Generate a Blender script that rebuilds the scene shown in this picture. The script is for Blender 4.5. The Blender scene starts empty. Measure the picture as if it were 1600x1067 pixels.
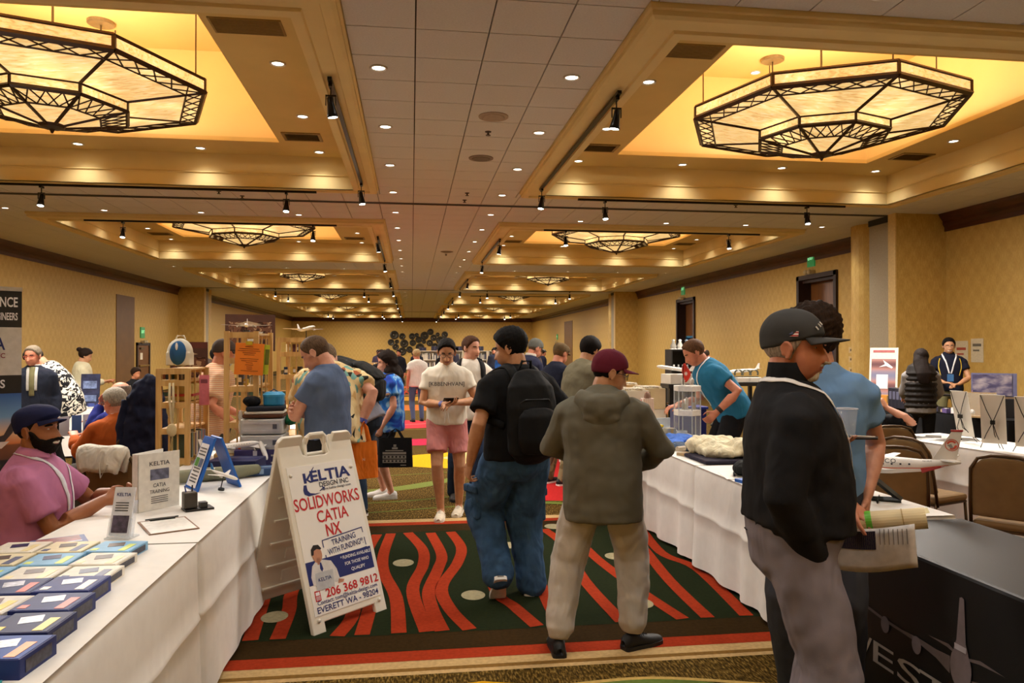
import bpy, bmesh, math, random
import numpy as np
from mathutils import Vector, Matrix, Euler
random.seed(7); np.random.seed(7)
PI=math.pi
SC=bpy.context.scene; COL=SC.collection
# ------------------------------------------------------------------ camera, world, exposure
cam=bpy.data.objects.new('camera',bpy.data.cameras.new('camera')); COL.objects.link(cam)
cam.data.sensor_width=36; cam.data.lens=36*1165/1600
cam.location=(0,0,1.65); cam.rotation_euler=(PI/2+math.radians(.5605),0,-math.radians(7.675))
cam.data.clip_start=.05; cam.data.clip_end=200
SC.camera=cam
w=bpy.data.worlds.new('world'); SC.world=w; w.use_nodes=True
w.node_tree.nodes['Background'].inputs[0].default_value=(.9,.8,.65,1); w.node_tree.nodes['Background'].inputs[1].default_value=.02
vs=SC.view_settings; vs.view_transform='Standard'; vs.look='None'; vs.gamma=1; vs.use_curve_mapping=False
vs.exposure=0.24
DOWN_W=64; RING_W=30; CHAND_W=150; BOWL_W=370; GLASS_E=1.05
SC.cycles.max_bounces=8; SC.cycles.diffuse_bounces=4; SC.cycles.glossy_bounces=3; SC.cycles.transmission_bounces=6; SC.cycles.transparent_max_bounces=10
SC.cycles.caustics_reflective=False; SC.cycles.caustics_refractive=False; SC.cycles.sample_clamp_indirect=4
SC.cycles.use_denoising=True
# ------------------------------------------------------------------ materials
def lin(h):
    if isinstance(h,(tuple,list)): return tuple(h)[:3]
    h=h.lstrip('#'); o=[]
    for i in (0,2,4):
        c=int(h[i:i+2],16)/255; o.append(c/12.92 if c<=.04045 else ((c+.055)/1.055)**2.4)
    return tuple(o)
_M={}
def nodes(name):
    m=bpy.data.materials.new(name); m.use_nodes=True; nt=m.node_tree
    return m,nt,nt.nodes['Principled BSDF']
def N(nt,t,**k):
    n=nt.nodes.new(t)
    for a,v in k.items():
        if a.startswith('i_'): n.inputs[a[2:].replace('_',' ')].default_value=v
        else: setattr(n,a,v)
    return n
def ramp(nt,stops,interp='LINEAR'):
    r=nt.nodes.new('ShaderNodeValToRGB'); r.color_ramp.interpolation=interp; e=r.color_ramp.elements
    while len(e)<len(stops): e.new(.5)
    for q,(p,c) in zip(e,stops): q.position=p; q.color=(*lin(c),1)
    return r
def M(col,rough=.6,metal=0,vary=.08,vs=30,bump=0,bs=200,emit=0,spec=.4,alpha=1,trans=0,key=None,sheen=0):
    """plain procedural material: base colour with a little noise variation and fine bump"""
    k=(col if isinstance(col,str) else tuple(col),rough,metal,vary,vs,bump,bs,emit,spec,alpha,trans,sheen)
    if k in _M: return _M[k]
    m,nt,b=nodes('m_'+str(len(_M))); c=lin(col); L=nt.links.new
    b.inputs['Roughness'].default_value=rough; b.inputs['Metallic'].default_value=metal; b.inputs['Specular IOR Level'].default_value=spec
    tc=N(nt,'ShaderNodeTexCoord')
    if vary:
        n=N(nt,'ShaderNodeTexNoise',i_Scale=vs,i_Detail=3); L(tc.outputs['Object'],n.inputs['Vector'])
        r=ramp(nt,[(.3,tuple(max(0,x*(1-vary)) for x in c)),(.7,tuple(min(1,x*(1+vary)) for x in c))])
        L(n.outputs['Fac'],r.inputs[0]); L(r.outputs[0],b.inputs['Base Color'])
    else: b.inputs['Base Color'].default_value=(*c,1)
    if bump:
        n2=N(nt,'ShaderNodeTexNoise',i_Scale=bs,i_Detail=4); L(tc.outputs['Object'],n2.inputs['Vector'])
        bp=N(nt,'ShaderNodeBump',i_Strength=bump,i_Distance=.01); L(n2.outputs['Fac'],bp.inputs['Height']); L(bp.outputs[0],b.inputs['Normal'])
    if emit: b.inputs['Emission Color'].default_value=(*c,1); b.inputs['Emission Strength'].default_value=emit
    if trans: b.inputs['Transmission Weight'].default_value=trans; b.inputs['IOR'].default_value=1.3
    if alpha<1: b.inputs['Alpha'].default_value=alpha
    if sheen: b.inputs['Sheen Weight'].default_value=sheen
    _M[k]=m; return m
def cloth(col,rough=.9,fold=.35,fs=9,weave=.15,vary=.05):
    """fabric: colour variation, soft folds and weave as bump"""
    k=('cloth',col,rough,fold,fs,weave,vary)
    if k in _M: return _M[k]
    m,nt,b=nodes('cloth_%d'%len(_M)); c=lin(col); L=nt.links.new
    b.inputs['Roughness'].default_value=rough; b.inputs['Specular IOR Level'].default_value=.2
    tc=N(nt,'ShaderNodeTexCoord')
    n=N(nt,'ShaderNodeTexNoise',i_Scale=14,i_Detail=4); L(tc.outputs['Object'],n.inputs['Vector'])
    r=ramp(nt,[(.3,tuple(x*(1-vary) for x in c)),(.7,tuple(min(1,x*(1+vary)) for x in c))]); L(n.outputs['Fac'],r.inputs[0]); L(r.outputs[0],b.inputs['Base Color'])
    mp=N(nt,'ShaderNodeMapping'); mp.inputs['Scale'].default_value=(1,1,.55); mp.inputs['Rotation'].default_value=(.3,.5,.2); L(tc.outputs['Object'],mp.inputs['Vector'])
    a=N(nt,'ShaderNodeTexNoise',i_Scale=fs,i_Detail=2,i_Distortion=.7); L(mp.outputs[0],a.inputs['Vector'])
    bp=N(nt,'ShaderNodeBump',i_Strength=fold,i_Distance=.06); L(a.outputs['Fac'],bp.inputs['Height'])
    a2=N(nt,'ShaderNodeTexNoise',i_Scale=420,i_Detail=2); L(tc.outputs['Object'],a2.inputs['Vector'])
    b2=N(nt,'ShaderNodeBump',i_Strength=weave,i_Distance=.003); L(a2.outputs['Fac'],b2.inputs['Height']); L(bp.outputs[0],b2.inputs['Normal']); L(b2.outputs[0],b.inputs['Normal'])
    _M[k]=m; return m
def pattern(key,stops,scale=8,kind='noise',stretch=(1,1,1),rough=.85,bump=.2,interp='CONSTANT',detail=2,distort=.6):
    """printed pattern: noise / voronoi / wave through a colour ramp"""
    if key in _M: return _M[key]
    m,nt,b=nodes('print_'+key); L=nt.links.new; b.inputs['Roughness'].default_value=rough; b.inputs['Specular IOR Level'].default_value=.25
    tc=N(nt,'ShaderNodeTexCoord'); mp=N(nt,'ShaderNodeMapping'); mp.inputs['Scale'].default_value=stretch; L(tc.outputs['Object'],mp.inputs['Vector'])
    if kind=='noise': t=N(nt,'ShaderNodeTexNoise',i_Scale=scale,i_Detail=detail,i_Distortion=distort); o=t.outputs['Fac']
    elif kind=='voronoi': t=N(nt,'ShaderNodeTexVoronoi',i_Scale=scale); o=t.outputs['Color']
    elif kind=='edge': t=N(nt,'ShaderNodeTexVoronoi',i_Scale=scale,feature='DISTANCE_TO_EDGE'); o=t.outputs['Distance']
    else: t=N(nt,'ShaderNodeTexWave',i_Scale=scale,i_Distortion=distort,i_Detail=detail,bands_direction=kind); o=t.outputs['Fac']
    L(mp.outputs[0],t.inputs['Vector']); r=ramp(nt,stops,interp); L(o,r.inputs[0]); L(r.outputs[0],b.inputs['Base Color'])
    if bump:
        n2=N(nt,'ShaderNodeTexNoise',i_Scale=9,i_Detail=3); L(tc.outputs['Object'],n2.inputs['Vector'])
        bp=N(nt,'ShaderNodeBump',i_Strength=bump,i_Distance=.05); L(n2.outputs['Fac'],bp.inputs['Height']); L(bp.outputs[0],b.inputs['Normal'])
    _M[key]=m; return m
def damask():
    m,nt,b=nodes('gold_damask'); L=nt.links.new; b.inputs['Roughness'].default_value=.55; b.inputs['Specular IOR Level'].default_value=.3
    tc=N(nt,'ShaderNodeTexCoord')
    def math_(op,x,y):
        q=N(nt,'ShaderNodeMath',operation=op)
        for k_,v_ in ((0,x),(1,y)):
            if isinstance(v_,(int,float)): q.inputs[k_].default_value=v_
            else: L(v_,q.inputs[k_])
        return q.outputs[0]
    sp=N(nt,'ShaderNodeSeparateXYZ'); L(tc.outputs['Object'],sp.inputs[0])
    h=math_('ADD',sp.outputs['X'],sp.outputs['Y'])           # runs along every wall
    ds=N(nt,'ShaderNodeTexNoise',i_Scale=7,i_Detail=2); L(tc.outputs['Object'],ds.inputs['Vector'])
    dn=math_('MULTIPLY',math_('SUBTRACT',ds.outputs['Fac'],.5),2.2)
    # mirrored scroll ornament repeating every 0.62 m across and 0.8 m up
    a_=math_('SINE',math_('ADD',math_('MULTIPLY',math_('ABSOLUTE',math_('SUBTRACT',math_('FRACT',math_('DIVIDE',h,.62),0),.5),0),17),dn),0)
    b_=math_('SINE',math_('ADD',math_('MULTIPLY',sp.outputs['Z'],15.7),math_('MULTIPLY',dn,.8)),0)
    orn=math_('MULTIPLY',a_,b_)
    n=N(nt,'ShaderNodeTexNoise',i_Scale=30,i_Detail=3); mp2=N(nt,'ShaderNodeMapping'); mp2.inputs['Scale'].default_value=(3,3,.5); L(tc.outputs['Object'],mp2.inputs['Vector']); L(mp2.outputs[0],n.inputs['Vector'])
    v=math_('ADD',math_('ADD',math_('MULTIPLY',orn,.055),math_('MULTIPLY',n.outputs['Fac'],.5)),.25)
    r=ramp(nt,[(.33,'#B5924A'),(.5,'#C5A156'),(.62,'#D0AE64'),(.75,'#DABA76')]); L(v,r.inputs[0]); L(r.outputs[0],b.inputs['Base Color'])
    return m
def woodmat(key,c1,c2,scale=3,rough=.4,axis=(8,8,.6)):
    if key in _M: return _M[key]
    m,nt,b=nodes('wood_'+key); L=nt.links.new; b.inputs['Roughness'].default_value=rough
    tc=N(nt,'ShaderNodeTexCoord'); mp=N(nt,'ShaderNodeMapping'); mp.inputs['Scale'].default_value=axis; L(tc.outputs['Object'],mp.inputs['Vector'])
    n=N(nt,'ShaderNodeTexNoise',i_Scale=scale,i_Detail=5,i_Distortion=.8); L(mp.outputs[0],n.inputs['Vector'])
    r=ramp(nt,[(.3,c1),(.7,c2)]); L(n.outputs['Fac'],r.inputs[0]); L(r.outputs[0],b.inputs['Base Color']); _M[key]=m; return m
def carpet_base():
    m,nt,b=nodes('carpet_fleck'); L=nt.links.new; b.inputs['Roughness'].default_value=1; b.inputs['Specular IOR Level'].default_value=.05
    tc=N(nt,'ShaderNodeTexCoord'); mp=N(nt,'ShaderNodeMapping'); mp.inputs['Scale'].default_value=(95,24,1); L(tc.outputs['Object'],mp.inputs['Vector'])
    n=N(nt,'ShaderNodeTexNoise',i_Scale=1,i_Detail=2); L(mp.outputs[0],n.inputs['Vector'])
    r=ramp(nt,[(.38,'#33260F'),(.5,'#4F3C17'),(.60,'#6E5628'),(.74,'#927840')]); L(n.outputs['Fac'],r.inputs[0]); L(r.outputs[0],b.inputs['Base Color'])
    n2=N(nt,'ShaderNodeTexNoise',i_Scale=300); L(tc.outputs['Object'],n2.inputs['Vector']); bp=N(nt,'ShaderNodeBump',i_Strength=.4,i_Distance=.004); L(n2.outputs['Fac'],bp.inputs['Height']); L(bp.outputs[0],b.inputs['Normal'])
    return m
def carpet(col): return M(col,1,0,.14,45,.3,300,0,.05)
def chglass():
    """backlit streaked art glass of the chandeliers: soft hot spots of the lamps behind are put into the emission by noise"""
    m,nt,b=nodes('chandelier_glass'); L=nt.links.new; b.inputs['Roughness'].default_value=.35
    tc=N(nt,'ShaderNodeTexCoord'); mp=N(nt,'ShaderNodeMapping'); mp.inputs['Scale'].default_value=(1.2,7,7); mp.inputs['Rotation'].default_value=(0,0,.4); L(tc.outputs['Object'],mp.inputs['Vector'])
    n=N(nt,'ShaderNodeTexNoise',i_Scale=5,i_Detail=4,i_Distortion=.6); L(mp.outputs[0],n.inputs['Vector'])
    r=ramp(nt,[(.3,'#CFA45E'),(.55,'#EBC684'),(.75,'#FFE4B0')]); L(n.outputs['Fac'],r.inputs[0])
    v=N(nt,'ShaderNodeTexNoise',i_Scale=1.7,i_Detail=1); L(tc.outputs['Object'],v.inputs['Vector'])
    rr=ramp(nt,[(.45,(.72,.72,.72)),(.75,(1.5,1.5,1.5))]); L(v.outputs['Fac'],rr.inputs[0])
    ml=N(nt,'ShaderNodeMath',operation='MULTIPLY'); ml.inputs[1].default_value=GLASS_E; L(rr.outputs[0],ml.inputs[0])
    L(r.outputs[0],b.inputs['Base Color']); L(r.outputs[0],b.inputs['Emission Color']); L(ml.outputs[0],b.inputs['Emission Strength'])
    b.inputs['Base Color'].default_value=(.3,.25,.15,1)
    return m
# ------------------------------------------------------------------ mesh builder
def frame(d,ref):
    d=Vector(d).normalized(); s=Vector(ref); s=s-d*s.dot(d)
    if s.length<1e-4: s=Vector((0,1,0)) if abs(d.y)<.9 else Vector((1,0,0)); s=s-d*s.dot(d)
    s.normalize(); return s,d.cross(s)
class MB:
    def __init__(s): s.v=[]; s.f=[]; s.m=[]; s.cur=0
    def add(s,vs,fs):
        o=len(s.v); s.v+=[tuple(p) for p in vs]; s.f+=[tuple(i+o for i in f) for f in fs]; s.m+=[s.cur]*len(fs); return s
    def box(s,c,d,R=None,taper=1):
        hx,hy,hz=d[0]/2,d[1]/2,d[2]/2; P=[]
        for z in (-1,1):
            t=taper if z>0 else 1
            for x,y in((-1,-1),(1,-1),(1,1),(-1,1)): P.append(Vector((x*hx*t,y*hy*t,z*hz)))
        if R is not None: P=[R@p for p in P]
        c=Vector(c); return s.add([p+c for p in P],[(3,2,1,0),(4,5,6,7),(0,1,5,4),(1,2,6,5),(2,3,7,6),(3,0,4,7)])
    def bb(s,x0,x1,y0,y1,z0,z1): return s.box(((x0+x1)/2,(y0+y1)/2,(z0+z1)/2),(abs(x1-x0),abs(y1-y0),abs(z1-z0)))
    def tube(s,pts,rad,n=10,ref=(1,0,0),cap=True,round_=False,closed=False):
        P=[Vector(p) for p in pts]; k=len(P)
        if not isinstance(rad,(list,tuple)): rad=[rad]*k
        R=[r if isinstance(r,(list,tuple)) else (r,r) for r in rad]
        if round_:
            d0=(P[0]-P[1]).normalized(); d1=(P[-1]-P[-2]).normalized(); r0=min(R[0]); r1=min(R[-1])
            P=[P[0]+d0*r0*.85,P[0]+d0*r0*.5]+P+[P[-1]+d1*r1*.5,P[-1]+d1*r1*.85]
            R=[(R[0][0]*.45,R[0][1]*.45),(R[0][0]*.85,R[0][1]*.85)]+R+[(R[-1][0]*.85,R[-1][1]*.85),(R[-1][0]*.45,R[-1][1]*.45)]; k=len(P)
        vs=[];fs=[]
        for i,p in enumerate(P):
            if closed: d=P[(i+1)%k]-P[i-1]
            else: d=P[min(i+1,k-1)]-P[max(i-1,0)]
            a,b=frame(d,ref)
            for j in range(n):
                t=2*PI*j/n; vs.append(p+a*(math.cos(t)*R[i][0])+b*(math.sin(t)*R[i][1]))
        for i in range(k if closed else k-1):
            i2=(i+1)%k
            for j in range(n): fs.append((i*n+j,i*n+(j+1)%n,i2*n+(j+1)%n,i2*n+j))
        if cap and not closed: fs.append(tuple(reversed(range(n)))); fs.append(tuple(range((k-1)*n,k*n)))
        return s.add(vs,fs)
    def bar(s,a,b,r=.01,n=4): return s.tube([a,b],[(r,r)]*2,n=n,ref=(.7,.7,.1))
    def lathe(s,prof,n=20,c=(0,0,0),R=None,cap=True):
        vs=[];fs=[];k=len(prof); c=Vector(c)
        for r,z in prof:
            for j in range(n):
                t=2*PI*j/n; p=Vector((r*math.cos(t),r*math.sin(t),z)); vs.append((R@p if R is not None else p)+c)
        for i in range(k-1):
            for j in range(n): fs.append((i*n+j,i*n+(j+1)%n,(i+1)*n+(j+1)%n,(i+1)*n+j))
        if cap: fs.append(tuple(reversed(range(n)))); fs.append(tuple(range((k-1)*n,k*n)))
        return s.add(vs,fs)
    def prism(s,poly,z0,z1,T=None):
        n=len(poly); vs=[Vector((x,y,z0)) for x,y in poly]+[Vector((x,y,z1)) for x,y in poly]
        if T is not None: vs=[T@v for v in vs]
        return s.add(vs,[tuple(reversed(range(n))),tuple(range(n,2*n))]+[(i,(i+1)%n,n+(i+1)%n,n+i) for i in range(n)])
    def ell(s,c,r,n=12,m=8,R=None):
        vs=[];fs=[];c=Vector(c)
        for i in range(1,m):
            t=PI*i/m
            for j in range(n):
                u=2*PI*j/n; p=Vector((r[0]*math.sin(t)*math.cos(u),r[1]*math.sin(t)*math.sin(u),r[2]*math.cos(t))); vs.append((R@p if R is not None else p)+c)
        for z in (1,-1):
            p=Vector((0,0,r[2]*z)); vs.append((R@p if R is not None else p)+c)
        q=len(vs)
        for i in range(m-2):
            for j in range(n): fs.append((i*n+j,(i+1)*n+j,(i+1)*n+(j+1)%n,i*n+(j+1)%n))
        for j in range(n): fs.append((q-2,j,(j+1)%n)); fs.append((q-1,(m-2)*n+(j+1)%n,(m-2)*n+j))
        return s.add(vs,fs)
    def grid(s,fn,nu,nv,cu=False):
        vs=[fn(i/(nu if cu else nu-1),j/(nv-1)) for j in range(nv) for i in range(nu)]; fs=[]
        for j in range(nv-1):
            for i in range(nu if cu else nu-1): a=j*nu+i; b=j*nu+(i+1)%nu; fs.append((a,b,b+nu,a+nu))
        return s.add(vs,fs)
    def quad(s,*p): return s.add(p,[tuple(range(len(p)))])
    def mesh(s,mats=(),smooth=False):
        me=bpy.data.meshes.new('mesh'); me.from_pydata([tuple(p) for p in s.v],[],s.f)
        for m in (mats if isinstance(mats,(list,tuple)) else [mats]): me.materials.append(m)
        if any(s.m): me.polygons.foreach_set('material_index',s.m)
        if smooth: me.polygons.foreach_set('use_smooth',[True]*len(me.polygons))
        me.update(); return me
def link(name,data,parent=None):
    o=bpy.data.objects.new(name,data); COL.objects.link(o)
    if parent is not None: o.parent=parent
    return o
def ob(name,mb,mat,parent=None,smooth=False,bevel=0,loc=None,rotz=0):
    o=link(name,mb.mesh(mat,smooth) if isinstance(mb,MB) else mb,parent)
    if bevel:
        b=o.modifiers.new('b','BEVEL'); b.width=bevel; b.segments=2; b.limit_method='ANGLE'; b.angle_limit=.6
    if loc is not None: o.location=loc
    if rotz: o.rotation_euler.z=rotz
    return o
def tag(o,label,cat,group=None):
    o['label']=label; o['category']=cat
    if group: o['group']=group
    return o
def thing(name,label,cat,loc=(0,0,0),rotz=0,group=None):
    o=link(name,None); o.empty_display_size=.1; o.location=loc; o.rotation_euler.z=rotz; return tag(o,label,cat,group)
def struct(name,mb,mat,parent=None,**k):
    o=ob(name,mb,mat,parent,**k)
    if parent is None: o['kind']='structure'
    return o
def dup(o,parent=None):
    c=o.copy(); COL.objects.link(c)
    if parent is not None: c.parent=parent
    for ch in list(o.children): dup(ch,c)
    return c
_FC={}
def text_mb(txt,size=1,bold=0,align='LEFT',depth=.0,spacing=1):
    """flat lettering as a mesh in the XY plane (baseline at y=0)"""
    k=(txt,bold,spacing)
    if k not in _FC:
        cu=bpy.data.curves.new('lettering','FONT'); cu.body=txt; cu.size=1; cu.offset=bold; cu.space_character=spacing; cu.resolution_u=3; cu.fill_mode='FRONT'
        o=bpy.data.objects.new('lettering',cu); me=o.to_mesh()
        v=[tuple(x.co) for x in me.vertices]; f=[tuple(p.vertices) for p in me.polygons]; o.to_mesh_clear(); bpy.data.objects.remove(o); bpy.data.curves.remove(cu)
        _FC[k]=(v,f)
    v,f=_FC[k]; xs=[p[0] for p in v] or [0]; x0,x1=min(xs),max(xs)
    off={'LEFT':-x0,'CENTER':-(x0+x1)/2,'RIGHT':-x1}[align]
    b=MB(); b.add([((p[0]+off)*size,p[1]*size,depth) for p in v],f); b.width=(x1-x0)*size; return b
def put(mb,sub,T):
    """add mesh builder sub, transformed by T, to mb"""
    return mb.add([T@Vector(p) for p in sub.v],sub.f)
def plane_T(o,x,y):
    """matrix taking local XY(Z) onto a plane at origin o with axes x,y"""
    x=Vector(x).normalized(); y=Vector(y); y=(y-x*y.dot(x)).normalized(); z=x.cross(y)
    return Matrix(((x.x,y.x,z.x,o[0]),(x.y,y.y,z.y,o[1]),(x.z,y.z,z.z,o[2]),(0,0,0,1)))
ORD=['first','second','third','fourth','fifth','sixth','seventh','eighth','ninth','tenth','eleventh','twelfth','thirteenth','fourteenth','fifteenth','sixteenth','seventeenth','eighteenth','nineteenth','twentieth']+['twenty-'+x for x in 'first second third fourth fifth sixth seventh eighth ninth'.split()]+['thirtieth']+['thirty-'+x for x in 'first second third fourth fifth sixth'.split()]
# ================================================================== the room
CZ=4.29; X0,X1=-9.9,10.4; Y0,Y1=-4.0,64.0
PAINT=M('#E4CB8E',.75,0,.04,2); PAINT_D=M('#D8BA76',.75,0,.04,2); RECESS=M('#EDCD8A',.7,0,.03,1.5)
TILE=M('#D5D0C9',.9,0,.05,60,.25,500); JOINT=M('#4E4238',.9); DAM=damask(); CROWN=woodmat('crown','#3A1A0C','#5C2D16',2,.4,(1,1,6))
DWOOD=woodmat('door','#5A3414','#7C4C20',3,.35,(6,6,.5)); BLACK=M('#15130F',.45); DKFR=M('#2E1A10',.5)
fl=MB(); fl.quad((X0,Y0,0),(X1,Y0,0),(X1,Y1,0),(X0,Y1,0)); FLOOR=struct('floor',fl,carpet_base())
wl=MB(); wl.bb(X0-.2,X0,Y0,Y1,0,4.6); struct('wall_left',wl,DAM)
wr=MB(); wr.bb(X1,X1+.2,Y0,17.1,0,4.6); wr.bb(X1,X1+.2,19.0,26.4,0,4.6); wr.bb(X1,X1+.2,28.3,Y1,0,4.6); wr.bb(X1,X1+.2,17.1,19,3.6,4.6); wr.bb(X1,X1+.2,26.4,28.3,3.58,4.6); struct('wall_right',wr,DAM)
wb=MB(); wb.bb(X0-.2,X1+.2,Y1,Y1+.2,0,4.6); struct('wall_back',wb,DAM)
wf=MB(); wf.bb(X0-.2,X1+.2,Y0-.2,Y0,0,4.6); struct('wall_front',wf,DAM)
def crown(name,a,b,nrm):
    """stepped dark wood crown moulding from a to b under the ceiling"""
    m=MB(); a=Vector(a); b=Vector(b); n=Vector(nrm)
    prof=[(0,-.34),(.03,-.34),(.03,-.26),(.07,-.2),(.07,-.14),(.13,-.06),(.16,0),(0,0)]
    vs=[p+n*x+Vector((0,0,CZ+z)) for p in (a,b) for x,z in prof]; k=len(prof)
    m.add(vs,[(i,(i+1)%k,k+(i+1)%k,k+i) for i in range(k)]+[tuple(range(k)),tuple(range(k,2*k))]); struct(name,m,CROWN)
crown('trim_1',(X0,Y0,0),(X0,33.4,0),(1,0,0)); crown('trim_2',(X0,36,0),(X0,Y1,0),(1,0,0))
crown('trim_3',(X1,Y0,0),(X1,13.36,0),(-1,0,0)); crown('trim_4',(X1,15.4,0),(X1,33.4,0),(-1,0,0)); crown('trim_5',(X1,36,0),(X1,Y1,0),(-1,0,0)); crown('trim_6',(X0,Y1,0),(X1,Y1,0),(0,-1,0))
# pilasters with the folded airwall panels in their pockets
GREYP=M('#A79A80',.7)
def pilaster(name,side,y):
    sx=1 if side=='right' else -1; xw=X1 if sx>0 else X0
    m=MB(); m.bb(xw,xw-sx*1.06,y,y+.14,0,CZ); m.bb(xw,xw-sx*1.06,y+.14,y+.2,0,CZ)
    o=struct(name,m,DAM); e=MB(); e.bb(xw-sx*1.06,xw-sx*1.085,y-.012,y+.21,0,CZ); ob('edge_trim',e,M('#D9B873',.6),o)
    p=MB(); p.bb(xw-sx*.3,xw-sx*1.0,y+.2,y+.95,0,CZ-.12); ob('airwall_panel',p,GREYP,o)
    d=MB(); d.bb(xw-sx*.3,xw-sx*1.02,y+.2,y+.95,CZ-.12,CZ); ob('pocket_header',d,BLACK,o)
    c=MB(); c.lathe([(.52,0),(.52,CZ)],28,(xw-sx*.45,y+1.5,0)); c.bb(xw,xw-sx*.45,y+.98,y+2.0,0,CZ); ob('round_column',c,DAM,o,smooth=False)
pilaster('wall_pilaster_right_near','right',13.36); pilaster('wall_pilaster_right_far','right',33.5); pilaster('wall_pilaster_left_near','left',13.36); pilaster('wall_pilaster_left_far','left',33.5)
# ---------------- doors
def big_door(n,y0,y1,zt):
    d=MB(); x=X1
    for a,b in ((y0,y0+.12),(y1-.12,y1)): d.bb(x-.06,x+.3,a,b,0,zt)
    d.bb(x-.06,x+.3,y0,y1,zt-.12,zt); o=struct('door_%d'%n,d,DKFR)
    p=MB(); p.bb(x+.3,x+.34,y0,y1,2.15,zt); ob('wood_transom_panel',p,DWOOD,o)
    l=MB(); l.bb(x+.06,x+.2,y0+.12,y1-.12,zt-.2,zt-.12); ob('head_trim',l,DKFR,o)
    k=MB(); k.bb(x+.3,x+.34,y0,y1,2.08,2.15); k.bb(x+.3,x+.34,y0+.9,y0+.98,0,2.1); k.bb(x+.3,x+.34,y0+.12,y0+.2,0,2.1); k.bb(x+.3,x+.34,y1-.2,y1-.12,0,2.1); k.bb(x+.3,x+.34,y0,y1,.95,1.02); ob('glazing_frame',k,M('#3E7FA8',.4),o)  # blue light from beyond the doors is put into this frame's colour
    g=MB(); g.bb(x+.36,x+.37,y0,y1,0,2.12); ob('glass_pane',g,M('#26324A',.15,0,.3,1.5,spec=.7),o)
    h=MB(); h.tube([(x+.27,y0+1.0,.9),(x+.22,y0+1.0,.93),(x+.22,y0+1.0,1.2),(x+.27,y0+1.0,1.23)],.015); ob('door_handle',h,M('#57A7D8',.3,.6),o)  # handle carries the same blue light in its base colour
big_door(1,17.1,19.0,3.6); big_door(2,26.4,28.3,3.58)
def leaf_door(n,x,sx,y0,y1,zt,col=DWOOD):
    d=MB()
    for a,b in ((y0,y0+.1),(y1-.1,y1)): d.bb(x-.02,x+sx*.06,a,b,0,zt)
    d.bb(x-.02,x+sx*.06,y0,y1,zt-.1,zt); o=struct('door_%d'%n,d,DKFR)
    p=MB(); p.bb(x,x+sx*.03,y0+.1,y1-.1,0,zt-.1); ob('door_leaf',p,col,o)
    h=MB(); h.bb(x+sx*.03,x+sx*.09,y0+.2,y1-.2,1.0,1.06); ob('push_bar',h,M('#A88A50',.3,.7),o)
    k=MB(); k.bb(x+sx*.03,x+sx*.1,y0+.25,y0+.6,zt-.25,zt-.18); ob('door_closer',k,M('#6B5B40',.4,.5),o)
    q=MB(); q.bb(x+sx*.031,x+sx*.034,y0+.35,y0+.6,1.25,1.5); ob('paper_notice',q,M('#E6DCC4',.8),o)
leaf_door(3,X0,1,28.6,29.95,1.88); leaf_door(4,X1,-1,52.0,53.4,2.05); leaf_door(5,X0,1,50.5,51.6,2.1)
r=MB(); r.bb(X0-.02,X0+.02,26.75,28.4,0,3.5); struct('wall_panel_left',r,M('#6E4A1C',.5,0,.1,3))
r=MB(); r.bb(X1+.02,X1-.02,47.6,50.2,0,3.5); struct('wall_panel_right',r,M('#6E4A1C',.5,0,.1,3))
r=MB(); r.bb(X1+.02,X1-.03,36.2,36.7,0,3.9); struct('wall_slot_right',r,DKFR)
for nm,x,sx,y,z,lb in (('exit_sign',X1,-1,18.3,4.0,'green exit sign above the near tall wood door on the right wall'),('exit_sign',X1,-1,27.6,3.93,'green exit sign above the farther tall door on the right wall'),('exit_sign',X0,1,29.2,2.25,'small green exit sign above the brown door in the left wall'),('exit_sign',X1,-1,52.7,2.5,'tiny exit sign above the far door at the end of the right wall')):
    s=MB(); sy=.17 if z>3 else .2; sz=.2
    s.bb(x,x+sx*.04,y-sy,y+sy,z-sz,z+sz); o=ob(nm,s,M('#2B8A4A',.3,0,.05,5,emit=.28)); tag(o,lb,'sign')
    t=text_mb('EXIT',sy*.75,.02,'CENTER'); T=plane_T((x+sx*.042,y,z-sz*.1),(0,-sx*-1 if sx<0 else -1,0) if False else ((0,-1,0) if sx<0 else (0,1,0)),(0,0,1)); q=MB(); put(q,t,T); ob('lettering',q,M('#9AF0B0',.4,emit=.8),o)
    e=MB(); e.bb(x,x+sx*.1,y-.16,y+.16,z-sz-.2,z-sz-.1); e.ell((x+sx*.13,y-.09,z-sz-.14),(.06,.06,.06)); e.ell((x+sx*.13,y+.09,z-sz-.14),(.06,.06,.06)); ob('emergency_lamps',e,M('#C7B48C',.5),o)
# ---------------- ceiling: tray openings, tiles
BZ=4.18
def mir(x): return 1.26-x
TRAYS=[]
for i in range(-1,6):
    dy=9.95*i
    for s in ('right','left'):
        a=lambda x: x if s=='right' else mir(x)
        def rect(x0,x1,y0,y1): return (min(a(x0),a(x1)),max(a(x0),a(x1)),y0+dy,y1+dy)
        TRAYS.append(dict(i=i,s=s,O=rect(1.8,8.62,5.45,12.42),I=rect(2.2,8.28,5.87,12.1),R=rect(3.2,7.42,7.1,11.35),c=(a(5.36),9.18+dy),dy=dy))
TX=[.03+.61*k for k in range(-17,18)]; TY=[6.18+.61*k for k in range(-17,96)]
def sub(rects,h):
    out=[]
    for x0,x1,y0,y1 in rects:
        a0,a1,b0,b1=h
        if a0>=x1 or a1<=x0 or b0>=y1 or b1<=y0: out.append((x0,x1,y0,y1)); continue
        if a0>x0: out.append((x0,a0,y0,y1))
        if a1<x1: out.append((a1,x1,y0,y1))
        m0,m1=max(a0,x0),min(a1,x1)
        if b0>y0: out.append((m0,m1,y0,b0))
        if b1<y1: out.append((m0,m1,b1,y1))
    return out
base=[(X0,X1,Y0,Y1)]
for t in TRAYS: base=sub(base,t['O'])
cb=MB()
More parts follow.
